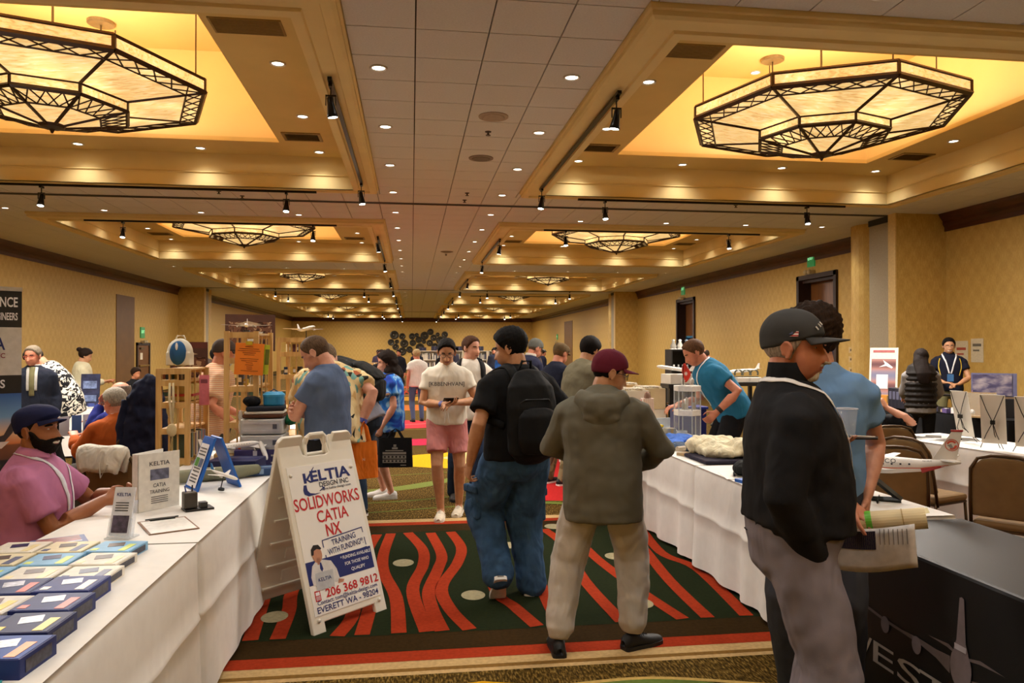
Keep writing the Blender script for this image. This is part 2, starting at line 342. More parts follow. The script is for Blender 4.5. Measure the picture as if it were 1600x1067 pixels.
for x0,x1,y0,y1 in base: cb.quad((x0,y0,CZ+.03),(x0,y1,CZ+.03),(x1,y1,CZ+.03),(x1,y0,CZ+.03))
CEIL=struct('ceiling',cb,JOINT)
cy,sy_=math.cos(math.radians(7.675)),math.sin(math.radians(7.675))
def seen(x,y,z,m=1.06):
    d=x*sy_+y*cy
    if d<.3: return 0
    u=(x*cy-y*sy_)/d; v=(z-1.65)/d
    return 1/d if abs(u)<.687*m and abs(v)<.47*m else 0
cells=[]
for i in range(len(TX)-1):
    for j in range(len(TY)-1):
        rs=[(max(TX[i],X0),min(TX[i+1],X1),max(TY[j],Y0),min(TY[j+1],Y1))]
        if rs[0][0]>=rs[0][1] or rs[0][2]>=rs[0][3]: continue
        for t in TRAYS: rs=sub(rs,t['O'])
        for r in rs:
            if r[1]-r[0]>.03 and r[3]-r[2]>.03: cells.append((seen((r[0]+r[1])/2,(r[2]+r[3])/2,CZ)*(r[1]-r[0])*(r[3]-r[2]),r))
cells.sort(key=lambda c:-c[0]); rest=MB(); _tm={}
for n,(s,r) in enumerate(cells):
    g=.006; w_,l_=r[1]-r[0]-2*g,r[3]-r[2]-2*g
    if n<290 and s>0:
        k=(round(w_,3),round(l_,3))
        if k not in _tm: m=MB(); m.box((0,0,0),(w_,l_,.03)); _tm[k]=m.mesh(TILE)
        o=link('ceiling_tile',_tm[k],CEIL); o.location=((r[0]+r[1])/2,(r[2]+r[3])/2,CZ+.015)
    else: rest.bb(r[0]+g,r[1]-g,r[2]+g,r[3]-g,CZ,CZ+.03)
o=ob('ceiling_tiles_far',rest,TILE,CEIL); o['kind']='stuff'
def ringfaces(m,A,za,B,zb):
    pa=[(A[0],A[2],za),(A[1],A[2],za),(A[1],A[3],za),(A[0],A[3],za)]; pb=[(B[0],B[2],zb),(B[1],B[2],zb),(B[1],B[3],zb),(B[0],B[3],zb)]
    m.add(pa+pb,[(i,(i+1)%4,4+(i+1)%4,4+i) for i in range(4)])
def ins(r,d): return (r[0]+d,r[1]-d,r[2]+d,r[3]-d)
for n,t in enumerate(TRAYS):
    m=MB(); O,I,R_=t['O'],t['I'],t['R']
    prof=[(0,CZ+.03),(0,CZ-.04),(.02,CZ-.05),(.02,BZ+.02),(.05,BZ),(.13,BZ),(.14,BZ+.025),(.28,BZ+.025),(.29,BZ),(.36,BZ)]
    for (d0,z0),(d1,z1) in zip(prof,prof[1:]): ringfaces(m,ins(O,d0),z0,ins(O,d1),z1)
    A=ins(O,.36); ringfaces(m,A,BZ,ins(I,-.02),BZ); ringfaces(m,ins(I,-.02),BZ,ins(I,-.02),BZ+.2); ringfaces(m,ins(I,-.02),BZ+.2,I,BZ+.22); ringfaces(m,I,BZ+.22,ins(I,-.03),BZ+.24); ringfaces(m,ins(I,-.03),BZ+.24,ins(I,-.03),4.7)
    tr=struct('trim_%d'%(n+7),m,PAINT)
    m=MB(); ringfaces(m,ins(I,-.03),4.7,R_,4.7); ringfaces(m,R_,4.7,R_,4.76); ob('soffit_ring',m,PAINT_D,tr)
    m=MB(); Q=ins(R_,-.0); ringfaces(m,Q,4.76,Q,6.0); m.quad((Q[0],Q[2],6),(Q[0],Q[3],6),(Q[1],Q[3],6),(Q[1],Q[2],6)); ob('recess',m,RECESS,tr)
    t['o']=tr
# ceiling airwall track
for n,y in enumerate((13.65,33.6,53.6)):
    m=MB(); m.bb(X0+1,X1-1,y-.06,y-.035,CZ-.012,CZ); m.bb(X0+1,X1-1,y+.035,y+.06,CZ-.012,CZ); m.bb(X0+1,X1-1,y-.035,y+.035,CZ-.004,CZ); struct('trim_%d'%(30+n),m,M('#3B322A',.5))
# ---------------- light fittings
ring=MB(); ring.lathe([(.085,0),(.085,-.012),(.068,-.014),(.06,.0),(.058,.0)],14,cap=False); RINGM=ring.mesh(M('#D8D0C2',.4),True)
disc=MB(); disc.lathe([(.061,-.002),(.03,-.003),(.001,-.003)],14,cap=False); DISCM=disc.mesh(M('#FFF4E2',.5,emit=9,vary=0))
spot=bpy.data.lights.new('downlight_lamp','SPOT'); spot.energy=DOWN_W; spot.spot_size=math.radians(105); spot.spot_blend=.85; spot.shadow_soft_size=.06; spot.color=(1,.955,.89)
spotr=spot.copy(); spotr.energy=RING_W; spotr.spot_size=math.radians(125); spotr.spot_blend=1
def downlight(x,y,z,label,group,lamp=None):
    o=tag(link('downlight',RINGM),label,'downlight',group); o.location=(x,y,z)
    d=link('lamp_lens',DISCM,o); l=link('lamp',lamp or spot,o); l.location=(0,0,-.03)
k=0
for j in range(-4,30):
    y=7.08+1.87*j
    if y>62 or y<-3: continue
    for x,sd in ((-.31,'left'),(1.54,'right')):
        lb='recessed downlight in the %s row over the aisle, %s from the front'%(sd,ORD[max(0,j)]) if j>=0 else 'recessed downlight in the %s aisle row, %s one before the front'%(sd,ORD[-j-1])
        downlight(x,y,CZ,lb,'downlights in two rows over the centre aisle')
PN=['front','second','third','fourth','fifth','sixth']
for t in TRAYS:
    I=t['I']; a=(lambda x:x) if t['s']=='right' else mir; who='%s %s tray'%(PN[t['i']] if t['i']>=0 else 'rearmost',t['s']); dy=t['dy']
    pts=[(x,11.82,'far side') for x in (2.68,4.44,6.18,7.89)]+[(2.68,10.03,'aisle side'),(2.68,8.2,'aisle side'),(7.88,9.95,'wall side'),(7.88,8.2,'wall side')]+[(x,6.4,'near side') for x in (2.68,4.44,6.18,7.89)]
    cnt={}
    for x,y,sd in pts:
        cnt[sd]=cnt.get(sd,0)+1
        downlight(a(x),y+dy,4.7,'%s recessed downlight on the %s of the %s'%(ORD[cnt[sd]-1],sd,who),'downlights round the ceiling trays',spotr)
    if t['i']>=0:
        for q,x in enumerate((3.46,5.3,7.06,8.8)): downlight(a(x),5.12+dy,CZ,'%s downlight in the tile strip just before the %s'%(ORD[q],who),'downlights in the tile strips between trays')
        downlight(t['c'][0],t['c'][1]+1.9,6.0,'downlight high in the recess of the %s'%who,'downlights up in the recesses')
# vents, speakers, sprinklers
VENT=M('#8C6F3A',.5); VD=M('#3E2F16',.7)
for t in TRAYS:
    if not 0<=t['i']<=2: continue
    a=(lambda x:x) if t['s']=='right' else mir; who='%s %s tray'%(PN[t['i']],t['s'])
    for q,(x,y) in enumerate(((2.82,11.0),(7.86,10.85))):
        o=thing('ceiling_vent','louvred air vent at the %s far corner of the %s'%('aisle-side' if q==0 else 'wall-side',who),'vent',(a(x),y+t['dy'],4.7),0,'louvred vents in the trays')
        f=MB(); 
        for x0,x1,y0,y1 in ((-.27,.27,-.2,-.16),(-.27,.27,.16,.2),(-.27,-.23,-.16,.16),(.23,.27,-.16,.16)): f.bb(x0,x1,y0,y1,-.015,0)
        ob('frame',f,VENT,o); b=MB(); b.bb(-.23,.23,-.16,.16,-.003,0); ob('backing',b,VD,o)
        sm=None
        for j in range(8):
            if sm is None: s=MB(); s.box((0,0,0),(.46,.022,.003),Matrix.Rotation(.6,3,'X')); sm=s.mesh(VENT)
            s=link('slat',sm,o); s.location=(0,-.14+.04*j,-.01)
    g=MB(); g.bb(-.33,.33,-.17,.17,-.012,0); o=tag(ob('access_panel',g,M('#9A7B3E',.6)),'flat brown return-air grille near the aisle corner of the %s'%who,'grille'); o.location=(a(2.8),7.29+t['dy'],4.7)
    g2=MB()
    for j in range(12): g2.bb(-.31,.31,-.155+.027*j,-.145+.027*j,-.016,-.012)
    ob('grille_lines',g2,M('#7D6230',.6),o)
for q,(x,y,lb) in enumerate(((.95,10.26,'round flush ceiling speaker over the aisle, nearest one'),(.92,8.4,'round pale ceiling cover plate over the aisle'),(.95,20.3,'round flush ceiling speaker farther down the aisle'))):
    m=MB(); m.lathe([(.17,0),(.17,-.01),(.14,-.012),(.001,-.012)],24,cap=False); o=tag(ob('ceiling_speaker',m,M('#8E7C6C' if q!=1 else '#A8947F',.8)),lb,'speaker'); o.location=(x,y,CZ)
    m=MB(); m.lathe([(.13,-.013),(.12,-.02),(.001,-.022)],20,cap=False); ob('speaker_grille',m,M('#77685A' if q!=1 else '#A8947F',.9),o)
for q,(x,y) in enumerate(((.92,9.0),(.93,12.6),(.93,13.2),(-3.2,13.0),(-2.9,13.35),(5.9,13.0),(.95,20.8))):
    m=MB(); m.lathe([(.04,0),(.035,-.01),(.012,-.012),(.012,-.04),(.03,-.042),(.03,-.048),(.001,-.048)],12,cap=False); o=tag(ob('sprinkler_head',m,M('#4A3E33',.4,.5)),'small ceiling sprinkler head, '+('nearest over the aisle','second over the aisle','third over the aisle, by the track line','over the left tile strip','beside another on the left tile strip','over the right tile strip','farther down the aisle')[q],'sprinkler'); o.location=(x,y,CZ)
# ---------------- track lights
BLK=M('#0E0C0B',.3,.3); GLOW=M('#FFFBEF',.4,emit=14,vary=0)
hm=MB(); hm.lathe([(.022,.07),(.03,.065),(.034,.0),(.05,-.09),(.054,-.12),(.047,-.12)],14,cap=True); HEADM=hm.mesh(BLK,True)
gm=MB(); gm.lathe([(.044,-.121),(.001,-.1215)],12,cap=False); LENSM=gm.mesh(GLOW)
sm_=MB(); sm_.bb(-.018,.018,-.05,.05,-.03,0); sm_.bar((0,0,-.03),(0,0,-.1),.008); sm_.bb(-.05,.05,-.008,.008,-.115,-.1); sm_.bb(.042,.05,-.01,.01,-.2,-.1); sm_.bb(-.05,-.042,-.01,.01,-.2,-.1); STEMM=sm_.mesh(BLK)
tsp=bpy.data.lights.new('track_lamp','SPOT'); tsp.energy=60; tsp.spot_size=math.radians(50); tsp.spot_blend=.6; tsp.color=(1,.9,.75); tsp.shadow_soft_size=.03
def trackhead(x,y,label,tilt=(.25,0)):
    o=thing('track_light',label,'spotlight',(x,y,BZ-.03),0,'black track spotlights'); link('track_stem',STEMM,o)
    h=link('lamp_head',HEADM,o); h.location=(0,0,-.19); h.rotation_euler=(tilt[0],tilt[1],0); link('lens',LENSM,h)
    l=link('lamp',tsp,h); l.location=(0,0,-.13)
def track(x0,y0,x1,y1,label):
    m=MB(); m.bb(min(x0,x1)-.02,max(x0,x1)+.02,min(y0,y1)-.02,max(y0,y1)+.02,BZ-.028,BZ+.004); tag(ob('light_track',m,BLK),label,'track')
for t in TRAYS:
    i=t['i']; 
    if i<0: continue
    dy=t['dy']; a=(lambda x:x) if t['s']=='right' else mir; who='%s %s tray'%(PN[i],t['s']); sg=1 if t['s']=='right' else -1
    track(a(2.02),7.1+dy,a(2.02),11.6+dy,'thin black light track along the aisle edge of the '+who)
    trackhead(a(2.02),7.2+dy,'black track spotlight at the near end of the aisle track of the '+who,(.1,.15*sg)); trackhead(a(2.02),11.5+dy,'black track spotlight at the far end of the aisle track of the '+who,(-.1,.15*sg))
    yy=(12.3 if i%2==0 else 5.62)+dy
    track(a(2.8),yy,a(7.6),yy,'black light track along the %s edge of the %s'%('far' if i%2==0 else 'near',who))
    for q,x in enumerate((3.25,6.9)): trackhead(a(x),yy,'black track spotlight toward the %s end of the cross track of the %s'%(('aisle','wall')[q],who),(-.25,0))
# ---------------- chandeliers
CG=chglass(); CF=M('#3A2412',.4,.3,.05)
def octo(R,z,off=-3): return [Vector((R*math.cos(math.radians(off+45*k)),R*math.sin(math.radians(off+45*k)),z)) for k in range(8)]
def chand_parts():
    o1,o0,i1,i0=octo(1.70,4.80),octo(1.70,4.65),octo(.83,4.52),octo(.83,4.40); tip=Vector((0,0,4.19)); P=[]
    for k in range(8):
        j=(k+1)%8
        for nm,q in (('band_pane',(o1[k],o1[j],o0[j],o0[k])),('slope_pane',(o0[k],o0[j],i1[j],i1[k])),('inner_band_pane',(i1[k],i1[j],i0[j],i0[k])),('bowl_pane',(i0[k],i0[j],tip))):
            c=sum(q,Vector())/len(q); n=(q[1]-q[0]).cross(q[2]-q[0]).normalized()*.006
            m=MB(); kk=len(q); m.add([p+n for p in q]+[p-n for p in q],[tuple(range(kk)),tuple(reversed(range(kk,2*kk)))]+[(a,(a+1)%kk,kk+(a+1)%kk,kk+a) for a in range(kk)]); P.append((nm,m.mesh(CG)))
    f=MB()
    def lerp(a,b,t): return a+(b-a)*t
    for R_,(z,w) in ((o1,(4.8,.024)),(o0,(4.65,.036)),(i1,(4.52,.026)),(i0,(4.40,.028))):
        for k in range(8): f.bar(R_[k],R_[(k+1)%8],w)
    for k in range(8):
        f.bar(o1[k],o0[k],.026); f.bar(i1[k],i0[k],.02); f.bar(o0[k],i1[k],.026); f.bar(i0[k],tip,.026)
    f.lathe([(.16,4.235),(.13,4.19),(.03,4.17),(.012,4.13)],8)
    P.append(('metal_frame',f.mesh(CF)))
    x=MB(); dz=Vector((0,0,-.012))
    for (A,B,t) in ((o0,i1,.24),(i0,[tip]*8,.36)):
        for k in range(8):
            j=(k+1)%8; a0,a1=A[k]+dz,A[j]+dz; b0,b1=lerp(A[k],B[k],t)+dz,lerp(A[j],B[j],t)+dz
            x.bar(b0,b1,.012); n=5 if A is o0 else 4
            for q in range(n):
                u0,u1=q/n,(q+1)/n
                x.bar(lerp(a0,a1,u0),lerp(b0,b1,u1),.009); x.bar(lerp(b0,b1,u0),lerp(a0,a1,u1),.009)
    P.append(('lattice',x.mesh(CF)))
    RODM=M('#54452E',.4,.4)
    for k in (0,2,4,6): rd=MB(); p=octo(1.6,4.8)[k]; rd.bar(p,p+Vector((0,0,1.2)),.009); P.append(('hanging_rod',rd.mesh(RODM)))
    rd=MB(); rd.bar((0,0,4.4),(0,0,6.0),.014,8); P.append(('hanging_rod',rd.mesh(RODM))); rd=MB(); rd.bar((0,1.34,4.8),(0,1.34,6),.012,8); P.append(('hanging_rod',rd.mesh(RODM)))
    cp=MB(); cp.lathe([(.17,6.0),(.17,5.965),(.15,5.955),(.02,5.95)],20,(0,1.34,0)); P.append(('ceiling_canopy',cp.mesh(M('#8A7C62',.35,.6))))
    return P
CHP=chand_parts()
cl=bpy.data.lights.new('chandelier_lamp','POINT'); cl.energy=CHAND_W; cl.color=(1,.87,.66); cl.shadow_soft_size=.25
cv=bpy.data.lights.new('bowl_lamp','AREA'); cv.energy=BOWL_W; cv.shape='DISK'; cv.size=2.6; cv.color=(1,.945,.87)  # unseen disk hung below the tip, added to carry the chandelier's downward light
for t in TRAYS:
    if t['i']<0: continue
    o=thing('chandelier','large octagonal two-tier glass and bronze chandelier in the %s %s tray'%(PN[t['i']],t['s']),'chandelier',(t['c'][0],t['c'][1],0),0,'octagonal chandeliers')
    for nm,me in CHP: link(nm,me,o)
    l=link('lamp',cl,o); l.location=(0,0,4.98)
    for k in range(1):
        l=link('bowl_glow',cv,o); l.location=(0,0,4.12); 
for t in TRAYS:
    if t['i']<0:
        l=link('rear_tray_lamp',cl); l.location=(t['c'][0],t['c'][1],4.9)
# ---------------- back wall plates
PL=[(618,524,12),(630,526,9),(645,526,9),(652,524,6),(664,525,11.5),(673,519,9),(678,528,9),(684,523,6),(688,532,11.5),(695,523,9),(613,535,9),(622,534,6),(633,537,11.5),(646,536,9),(655,531,9),(663,534,6),(672,536,9),(620,542,9),(630,549,11.5),(641,546,9),(657,543,12),(649,552,9),(699,533,9),(680,541,9)]
PLM=M('#3A352B',.35,.5,.15,3); PLM2=M('#4A4538',.3,.6,.1,5)
for q,(px,py,rr) in enumerate(PL):
    x=-0.06+(px-643)*.0555; z=1.65-(py-545)*.0555; R=rr*.0278*1.1
    m=MB(); m.lathe([(R,.0),(R*1.0,.05),(R*.93,.07),(R*.6,.03),(.01,.02)],24,(0,0,0),Matrix.Rotation(PI/2,3,'X'),cap=False)
    o=tag(ob('wall_plate',m,PLM,smooth=True),'dark round metal wall plate, number %s from the left on the end wall, %s size'%(ORD[sorted(range(len(PL)),key=lambda i:PL[i][0]).index(q)],('small' if rr<8 else 'medium' if rr<11 else 'large')),'wall decor','dark round plates on the end wall'); o.location=(x,Y1-.0,z)
    m=MB(); m.lathe([(R*.35,.06),(R*.3,.075),(.01,.08)],16,(0,0,0),Matrix.Rotation(PI/2,3,'X'),cap=False); ob('boss',m,PLM2,o,smooth=True)
# ---------------- carpet pattern laid into the floor
def cp(poly,col,z,name='carpet_band'):
    m=MB(); m.add([(x,y,z) for x,y in poly],[tuple(range(len(poly)))]); return ob(name,m,carpet(col),FLOOR)
def cr(y0,y1,col,z,x0=X0,x1=X1): return cp([(x0,y0),(x1,y0),(x1,y1),(x0,y1)],col,z)
RED='#97331A'; GRN='#1F2614'; BRN='#33240F'; CRM='#B99A6A'
def ribbon(pts,w,col,z,name='carpet_stripe'):
    P=[Vector((*p,0)) for p in pts]; Q=[]
    for k in range(len(P)-1):
        p0=P[max(k-1,0)];p1=P[k];p2=P[k+1];p3=P[min(k+2,len(P)-1)]
        for s in range(6):
            t=s/6; Q.append(.5*((2*p1)+(p2-p0)*t+(2*p0-5*p1+4*p2-p3)*t*t+(3*p1-p0-3*p2+p3)*t**3))
    Q.append(P[-1]); m=MB(); vs=[]
    n=len(Q)
    for k,p in enumerate(Q):
        d=(Q[min(k+1,n-1)]-Q[max(k-1,0)]).normalized(); s=Vector((-d.y,d.x,0)); ww=w(k/(n-1)) if callable(w) else w
        vs+=[p+s*ww/2+Vector((0,0,z)),p-s*ww/2+Vector((0,0,z))]
    m.add(vs,[(2*k,2*k+1,2*k+3,2*k+2) for k in range(n-1)]); return ob(name,m,carpet(col),FLOOR)
def oval(x,y,a,b,col,z,name='carpet_dot'): return cp([(x+a*math.cos(2*PI*k/28),y+b*math.sin(2*PI*k/28)) for k in range(28)],col,z,name)
for y0 in (4.0,27.0,47.0):
    d=y0-4.0
    cr(3.82+d,7.3+d,CRM,.001); cr(3.86+d,3.9+d,'#7A5A2C',.0015); cr(3.99+d,7.17+d,RED,.002); cr(4.12+d,7.05+d,BRN,.003); cr(4.36+d,6.78+d,GRN,.004)
    ST=[[(-.98,6.72),(-1.02,5.9),(-.94,4.85),(-.9,4.38)],[(-.78,6.72),(-.72,6.0),(-.8,5.29),(-.76,4.83),(-.75,4.38)],[(-.45,6.72),(-.5,6.0),(-.39,5.2),(-.36,4.7),(-.42,4.38)],[(-.3,6.72),(-.35,6.1),(-.28,5.5),(-.26,4.93),(-.28,4.38)],[(-.18,6.74),(-.22,6.07),(-.2,5.58),(-.1,5.01),(-.07,4.38)],[(-.03,6.75),(.09,6.19),(.09,5.73),(.01,5.14),(.09,4.38)],[(.17,6.72),(.24,6.01),(.2,5.62),(.12,5.13),(.13,4.77),(.18,4.38)],[(.35,6.73),(.41,6.2),(.35,5.74),(.21,5.19),(.24,4.76),(.34,4.38)],[(.59,6.73),(.6,6.07),(.57,5.06),(.65,4.74),(.74,4.38)],[(.92,6.7),(.95,5.92),(.9,5.26),(.88,4.61),(.9,4.38)],[(1.2,6.72),(1.27,6.15),(1.22,5.22),(1.26,4.38)],[(1.38,6.72),(1.42,6.2),(1.45,5.64),(1.54,4.94),(1.64,4.38)],[(1.9,6.72),(1.91,6.12),(1.82,5.14),(1.8,4.38)],[(2.1,6.72),(2.0,5.82),(2.12,5.36),(2.05,4.38)]]
    ext=ST if d else ST+[[(p[0]+3.3,p[1]) for p in s] for s in ST]+[[(p[0]-3.3,p[1]) for p in s] for s in ST]
    for s in ext: ribbon([(x,y+d) for x,y in s],.088,RED,.006)
    for x,y in ((-.06,5.8),(.41,4.98),(-.83,4.74),(1.6,5.76),(1.47,4.68),(1.3,6.8),(.82,6.2)): oval(x,y+d,.08,.1,'#9C9374',.008)
# free pattern of the carpet beyond and before the panel
ribbon([(-2.2,7.55),(-.6,7.62),(.6,7.85),(2.2,8.0)],.035,'#5E6B30',.002); ribbon([(-2,8.0),(-.2,8.15),(.9,8.5),(2.4,8.7)],.04,'#5E6B30',.002)
ribbon([(-1.2,8.7),(-.3,8.85),(.3,9.25),(.55,9.6)],lambda t:.25*math.sin(PI*t)+.01,'#717A3C',.002); ribbon([(-1.5,9.6),(0,9.9),(1.6,10.2)],.03,'#5E6B30',.002); ribbon([(-1.5,15),(0,15.4),(2.6,15.2)],.06,'#8C7A30',.002)
def blob(pts,col,z=.003): return cp(pts,col,z,'carpet_leaf')
blob([(-.9,10.9),(-.45,11.4),(.1,11.7),(.6,11.9),(1.3,11.5),(1.0,10.9),(.75,10.3),(.35,10.35),(-.1,10.6)],'#D8A61E'); blob([(.45,11.3),(.9,12.0),(1.5,12.1),(1.5,11.5),(1.25,10.7),(.85,10.5),(.7,10.9)],'#CDBB7E',.004)
blob([(-2.5,13.2),(-.5,12.8),(1.2,12.9),(2.2,13.2),(1.3,13.9),(-.4,13.7),(-2.4,14.1)],'#C23050'); blob([(-2,15.8),(0,15.6),(1.4,15.9),(.5,17.2),(-1,17.6),(-2,17)],'#CF3A44'); ribbon([(-1.5,16.2),(0,16.4),(1,17)],.1,'#E4706A',.005)
blob([(1.35,8.0),(2.6,7.8),(2.7,9.8),(2.3,11.2),(1.5,11.0),(1.5,9.2)],'#BC2B2B'); ribbon([(1.3,7.9),(1.9,7.75),(2.6,7.7)],.1,'#6E7A38',.005)
blob([(-1.6,20.2),(2,20),(2.4,21.5),(.4,22.2),(-1.4,21.8)],'#A8602A'); blob([(-1,24),(1.8,23.8),(2,25.6),(-.6,25.9)],'#B8862C'); blob([(-1,31.5),(1.8,31.5),(1.6,33),(-1,33.2)],'#A8502A')
blob([(-.5,3.3),(-.1,3.62),(.35,3.7),(.7,3.6),(.78,3.3),(.55,3.0),(-.2,2.9)],'#C99A1E'); ribbon([(.76,3.55),(1.2,3.52),(1.7,3.35),(2.3,3.2)],lambda t:.05+.16*math.sin(PI*min(1,t+.15)),'#5C6E32',.003); ribbon([(.76,3.6),(1.2,3.62),(1.75,3.47),(2.3,3.3)],.03,'#B79A58',.004)
# ================================================================== people
def V3(*a): return Vector(a)
def ss(x): x=np.clip(x,0,1); return x*x*(3-2*x)
def _ray(d,c,r):
    a=((d/r)**2).sum(1); b=(d*c/r**2).sum(1); q=((c/r)**2).sum()-1
    return (b+np.sqrt(np.maximum(b*b-a*q,0)))/a
def head_r(d,f=1.0):
    """distance from head centre to the skin in unit direction d (face looks along +Y)"""
    r1=_ray(d,np.array([0,-.012,.028]),np.array([.076,.098,.087])); r2=_ray(d,np.array([0,.030,-.040]),np.array([.060*f,.062,.074]))
    k=140.; r=np.log(np.exp(k*r1)+np.exp(k*r2))/k
    p=d*r[:,None]; x,z=p[:,0],p[:,2]; w_=ss((d[:,1]-.15)/.4); ax=np.abs(x); g=lambda u,s: np.exp(-(u/s)**2)
    t=np.clip((.012-z)/.05,0,1); prof=np.where(z>-.040,.004+.021*t**1.2,.025*np.exp(-((z+.040)/.0075)**2)); prof=np.where(z>.012,.004*np.exp(-((z-.012)/.012)**2),prof)
    e=prof*g(x,.0085+.0055*t)+.009*g(ax-.013,.006)*g(z+.040,.007)
    e+=-.0095*g(ax-.031,.015)*g(z-.002,.010)+.0045*g(ax-.027,.022)*g(z-.021,.008)+.0035*g(ax-.045,.018)*g(z+.028,.018)
    e+=.006*g(x,.021)*(g(z+.0635,.0055)+g(z+.0745,.0065))-.004*g(x,.022)*g(z+.069,.0028)-.004*g(x,.02)*g(z+.086,.006)+.006*g(x,.019)*g(z+.101,.011)
    return r+e*w_
def sphere_dirs(nu,nv):
    u=np.arange(nu)*2*PI/nu; v=(np.arange(nv)+1)*PI/(nv+1); U,W=np.meshgrid(u,v)
    d=np.stack([np.sin(W)*np.sin(U),np.sin(W)*np.cos(U),np.cos(W)],-1).reshape(-1,3)
    return np.vstack([d,[[0,0,1],[0,0,-1]]])
def sphere_faces(nu,nv):
    f=[]
    for j in range(nv-1):
        for i in range(nu): a=j*nu+i; b=j*nu+(i+1)%nu; f.append((a,a+nu,b+nu,b))
    n=nu*nv
    for i in range(nu): f.append((n,i,(i+1)%nu)); f.append((n+1,(nv-1)*nu+(i+1)%nu,(nv-1)*nu+i))
    return f
_DC={}
def shell(mask,th,nu=48,nv=34,sink=.006,soft=.012,rough=0,face=1.0):
    """a cap of hair, beard, cloth ... standing th above the head where mask(p)>0 and sunk below the skin elsewhere"""
    if (nu,nv) not in _DC: d=sphere_dirs(nu,nv); _DC[(nu,nv)]=(d,sphere_faces(nu,nv))
    d,F=_DC[(nu,nv)]; r=head_r(d,face); p=d*r[:,None]; m=mask(p); s=ss(m/soft+.5)
    t=th(p) if callable(th) else th
    o=-sink+(t+sink)*s
    if rough: o=o+s*rough*(np.sin(p[:,0]*310+p[:,2]*120)+np.sin(p[:,1]*270-p[:,0]*150+1)+np.sin(p[:,2]*330+p[:,1]*90))*.33
    q=d*(r+o)[:,None]; keep=m>-soft; fs=[f for f in F if any(keep[i] for i in f)]
    us=sorted({i for f in fs for i in f}); ix={a:b for b,a in enumerate(us)}
    b=MB(); b.add([tuple(q[i]) for i in us],[tuple(ix[i] for i in f) for f in fs]); return b
def line_mask(zs):
    A=[0,.5,.9,1.3,1.6,2.2,PI]
    return lambda p: p[:,2]-np.interp(np.arctan2(np.abs(p[:,0]),p[:,1]),A,zs)
HAIR={'short':[.080,.074,.048,.012,-.022,-.055,-.065],'low':[.066,.062,.040,.005,-.03,-.065,-.075],'recede':[.102,.090,.05,.012,-.022,-.055,-.065],'buzz':[.084,.078,.055,.02,-.015,-.05,-.06],'fringe':[.04,.045,.03,.0,-.03,-.06,-.07],'back':[.086,.082,.05,.0,-.04,-.07,-.075]}
def hairdo(kind,th=.012,top=.008,q=1,rough=.0015):
    bald=kind=='bald'
    zs=HAIR.get(kind,[.13,.13,.07,.02,-.02,-.055,-.065]); lm=line_mask(zs)
    mk=(lambda p: np.minimum(lm(p),.072-p[:,2])) if bald else lm
    return shell(mk,lambda p: th+top*np.clip(p[:,2]/.1,0,1),int(48*q) if q<=1 else 64,int(34*q) if q<=1 else 44,rough=rough)
def ik(a,t,l1,l2,hint):
    d=t-a; L=max(min(d.length,(l1+l2)*.998),abs(l1-l2)*1.02); u=d.normalized(); al=(l1*l1+L*L-l2*l2)/(2*L); h=math.sqrt(max(l1*l1-al*al,0))
    p=Vector(hint)-u*Vector(hint).dot(u)
    if p.length<1e-4: p=Vector((0,-1,0))
    return a+u*al+p.normalized()*h,a+u*L
def RX(a): return Matrix.Rotation(math.radians(a),3,'X')
def RY(a): return Matrix.Rotation(math.radians(a),3,'Y')
def RZ(a): return Matrix.Rotation(math.radians(a),3,'Z')
def frame_M(R,o): M4=R.to_4x4(); M4.translation=o; return M4
SKIN={'light':'#D09A80','tan':'#B67C5A','asian':'#C0906C','red':'#C58468','dark':'#7A4A34','brown':'#9A6442'}
def skinmat(k):
    key='skin'+k
    if key in _M: return _M[key]
    m,nt,b=nodes('skin_'+k); L=nt.links.new; c=lin(SKIN[k]); b.inputs['Roughness'].default_value=.5; b.inputs['Specular IOR Level'].default_value=.35
    tc=N(nt,'ShaderNodeTexCoord'); n=N(nt,'ShaderNodeTexNoise',i_Scale=25,i_Detail=5); L(tc.outputs['Object'],n.inputs['Vector'])
    r=ramp(nt,[(.35,(c[0]*.93,c[1]*.84,c[2]*.82)),(.65,(min(1,c[0]*1.05),c[1]*1.05,c[2]*1.05))]); L(n.outputs['Fac'],r.inputs[0]); L(r.outputs[0],b.inputs['Base Color'])
    b.inputs['Subsurface Weight'].default_value=.0
    n2=N(nt,'ShaderNodeTexNoise',i_Scale=220,i_Detail=2); L(tc.outputs['Object'],n2.inputs['Vector']); bp=N(nt,'ShaderNodeBump',i_Strength=.12,i_Distance=.003); L(n2.outputs['Fac'],bp.inputs['Height']); L(bp.outputs[0],b.inputs['Normal'])
    _M[key]=m; return m
def hairmat(c):
    key='hair'+c
    if key in _M: return _M[key]
    m,nt,b=nodes('hair_'+c); L=nt.links.new; cc=lin(c); b.inputs['Roughness'].default_value=.7; b.inputs['Specular IOR Level'].default_value=.12
    tc=N(nt,'ShaderNodeTexCoord'); mp=N(nt,'ShaderNodeMapping'); mp.inputs['Scale'].default_value=(160,160,25); L(tc.outputs['Object'],mp.inputs['Vector'])
    n=N(nt,'ShaderNodeTexNoise',i_Scale=1,i_Detail=3); L(mp.outputs[0],n.inputs['Vector']); r=ramp(nt,[(.3,tuple(x*.55 for x in cc)),(.7,tuple(min(1,x*1.35) for x in cc))]); L(n.outputs['Fac'],r.inputs[0]); L(r.outputs[0],b.inputs['Base Color'])
    bp=N(nt,'ShaderNodeBump',i_Strength=.5,i_Distance=.004); L(n.outputs['Fac'],bp.inputs['Height']); L(bp.outputs[0],b.inputs['Normal']); _M[key]=m; return m
_TX=None
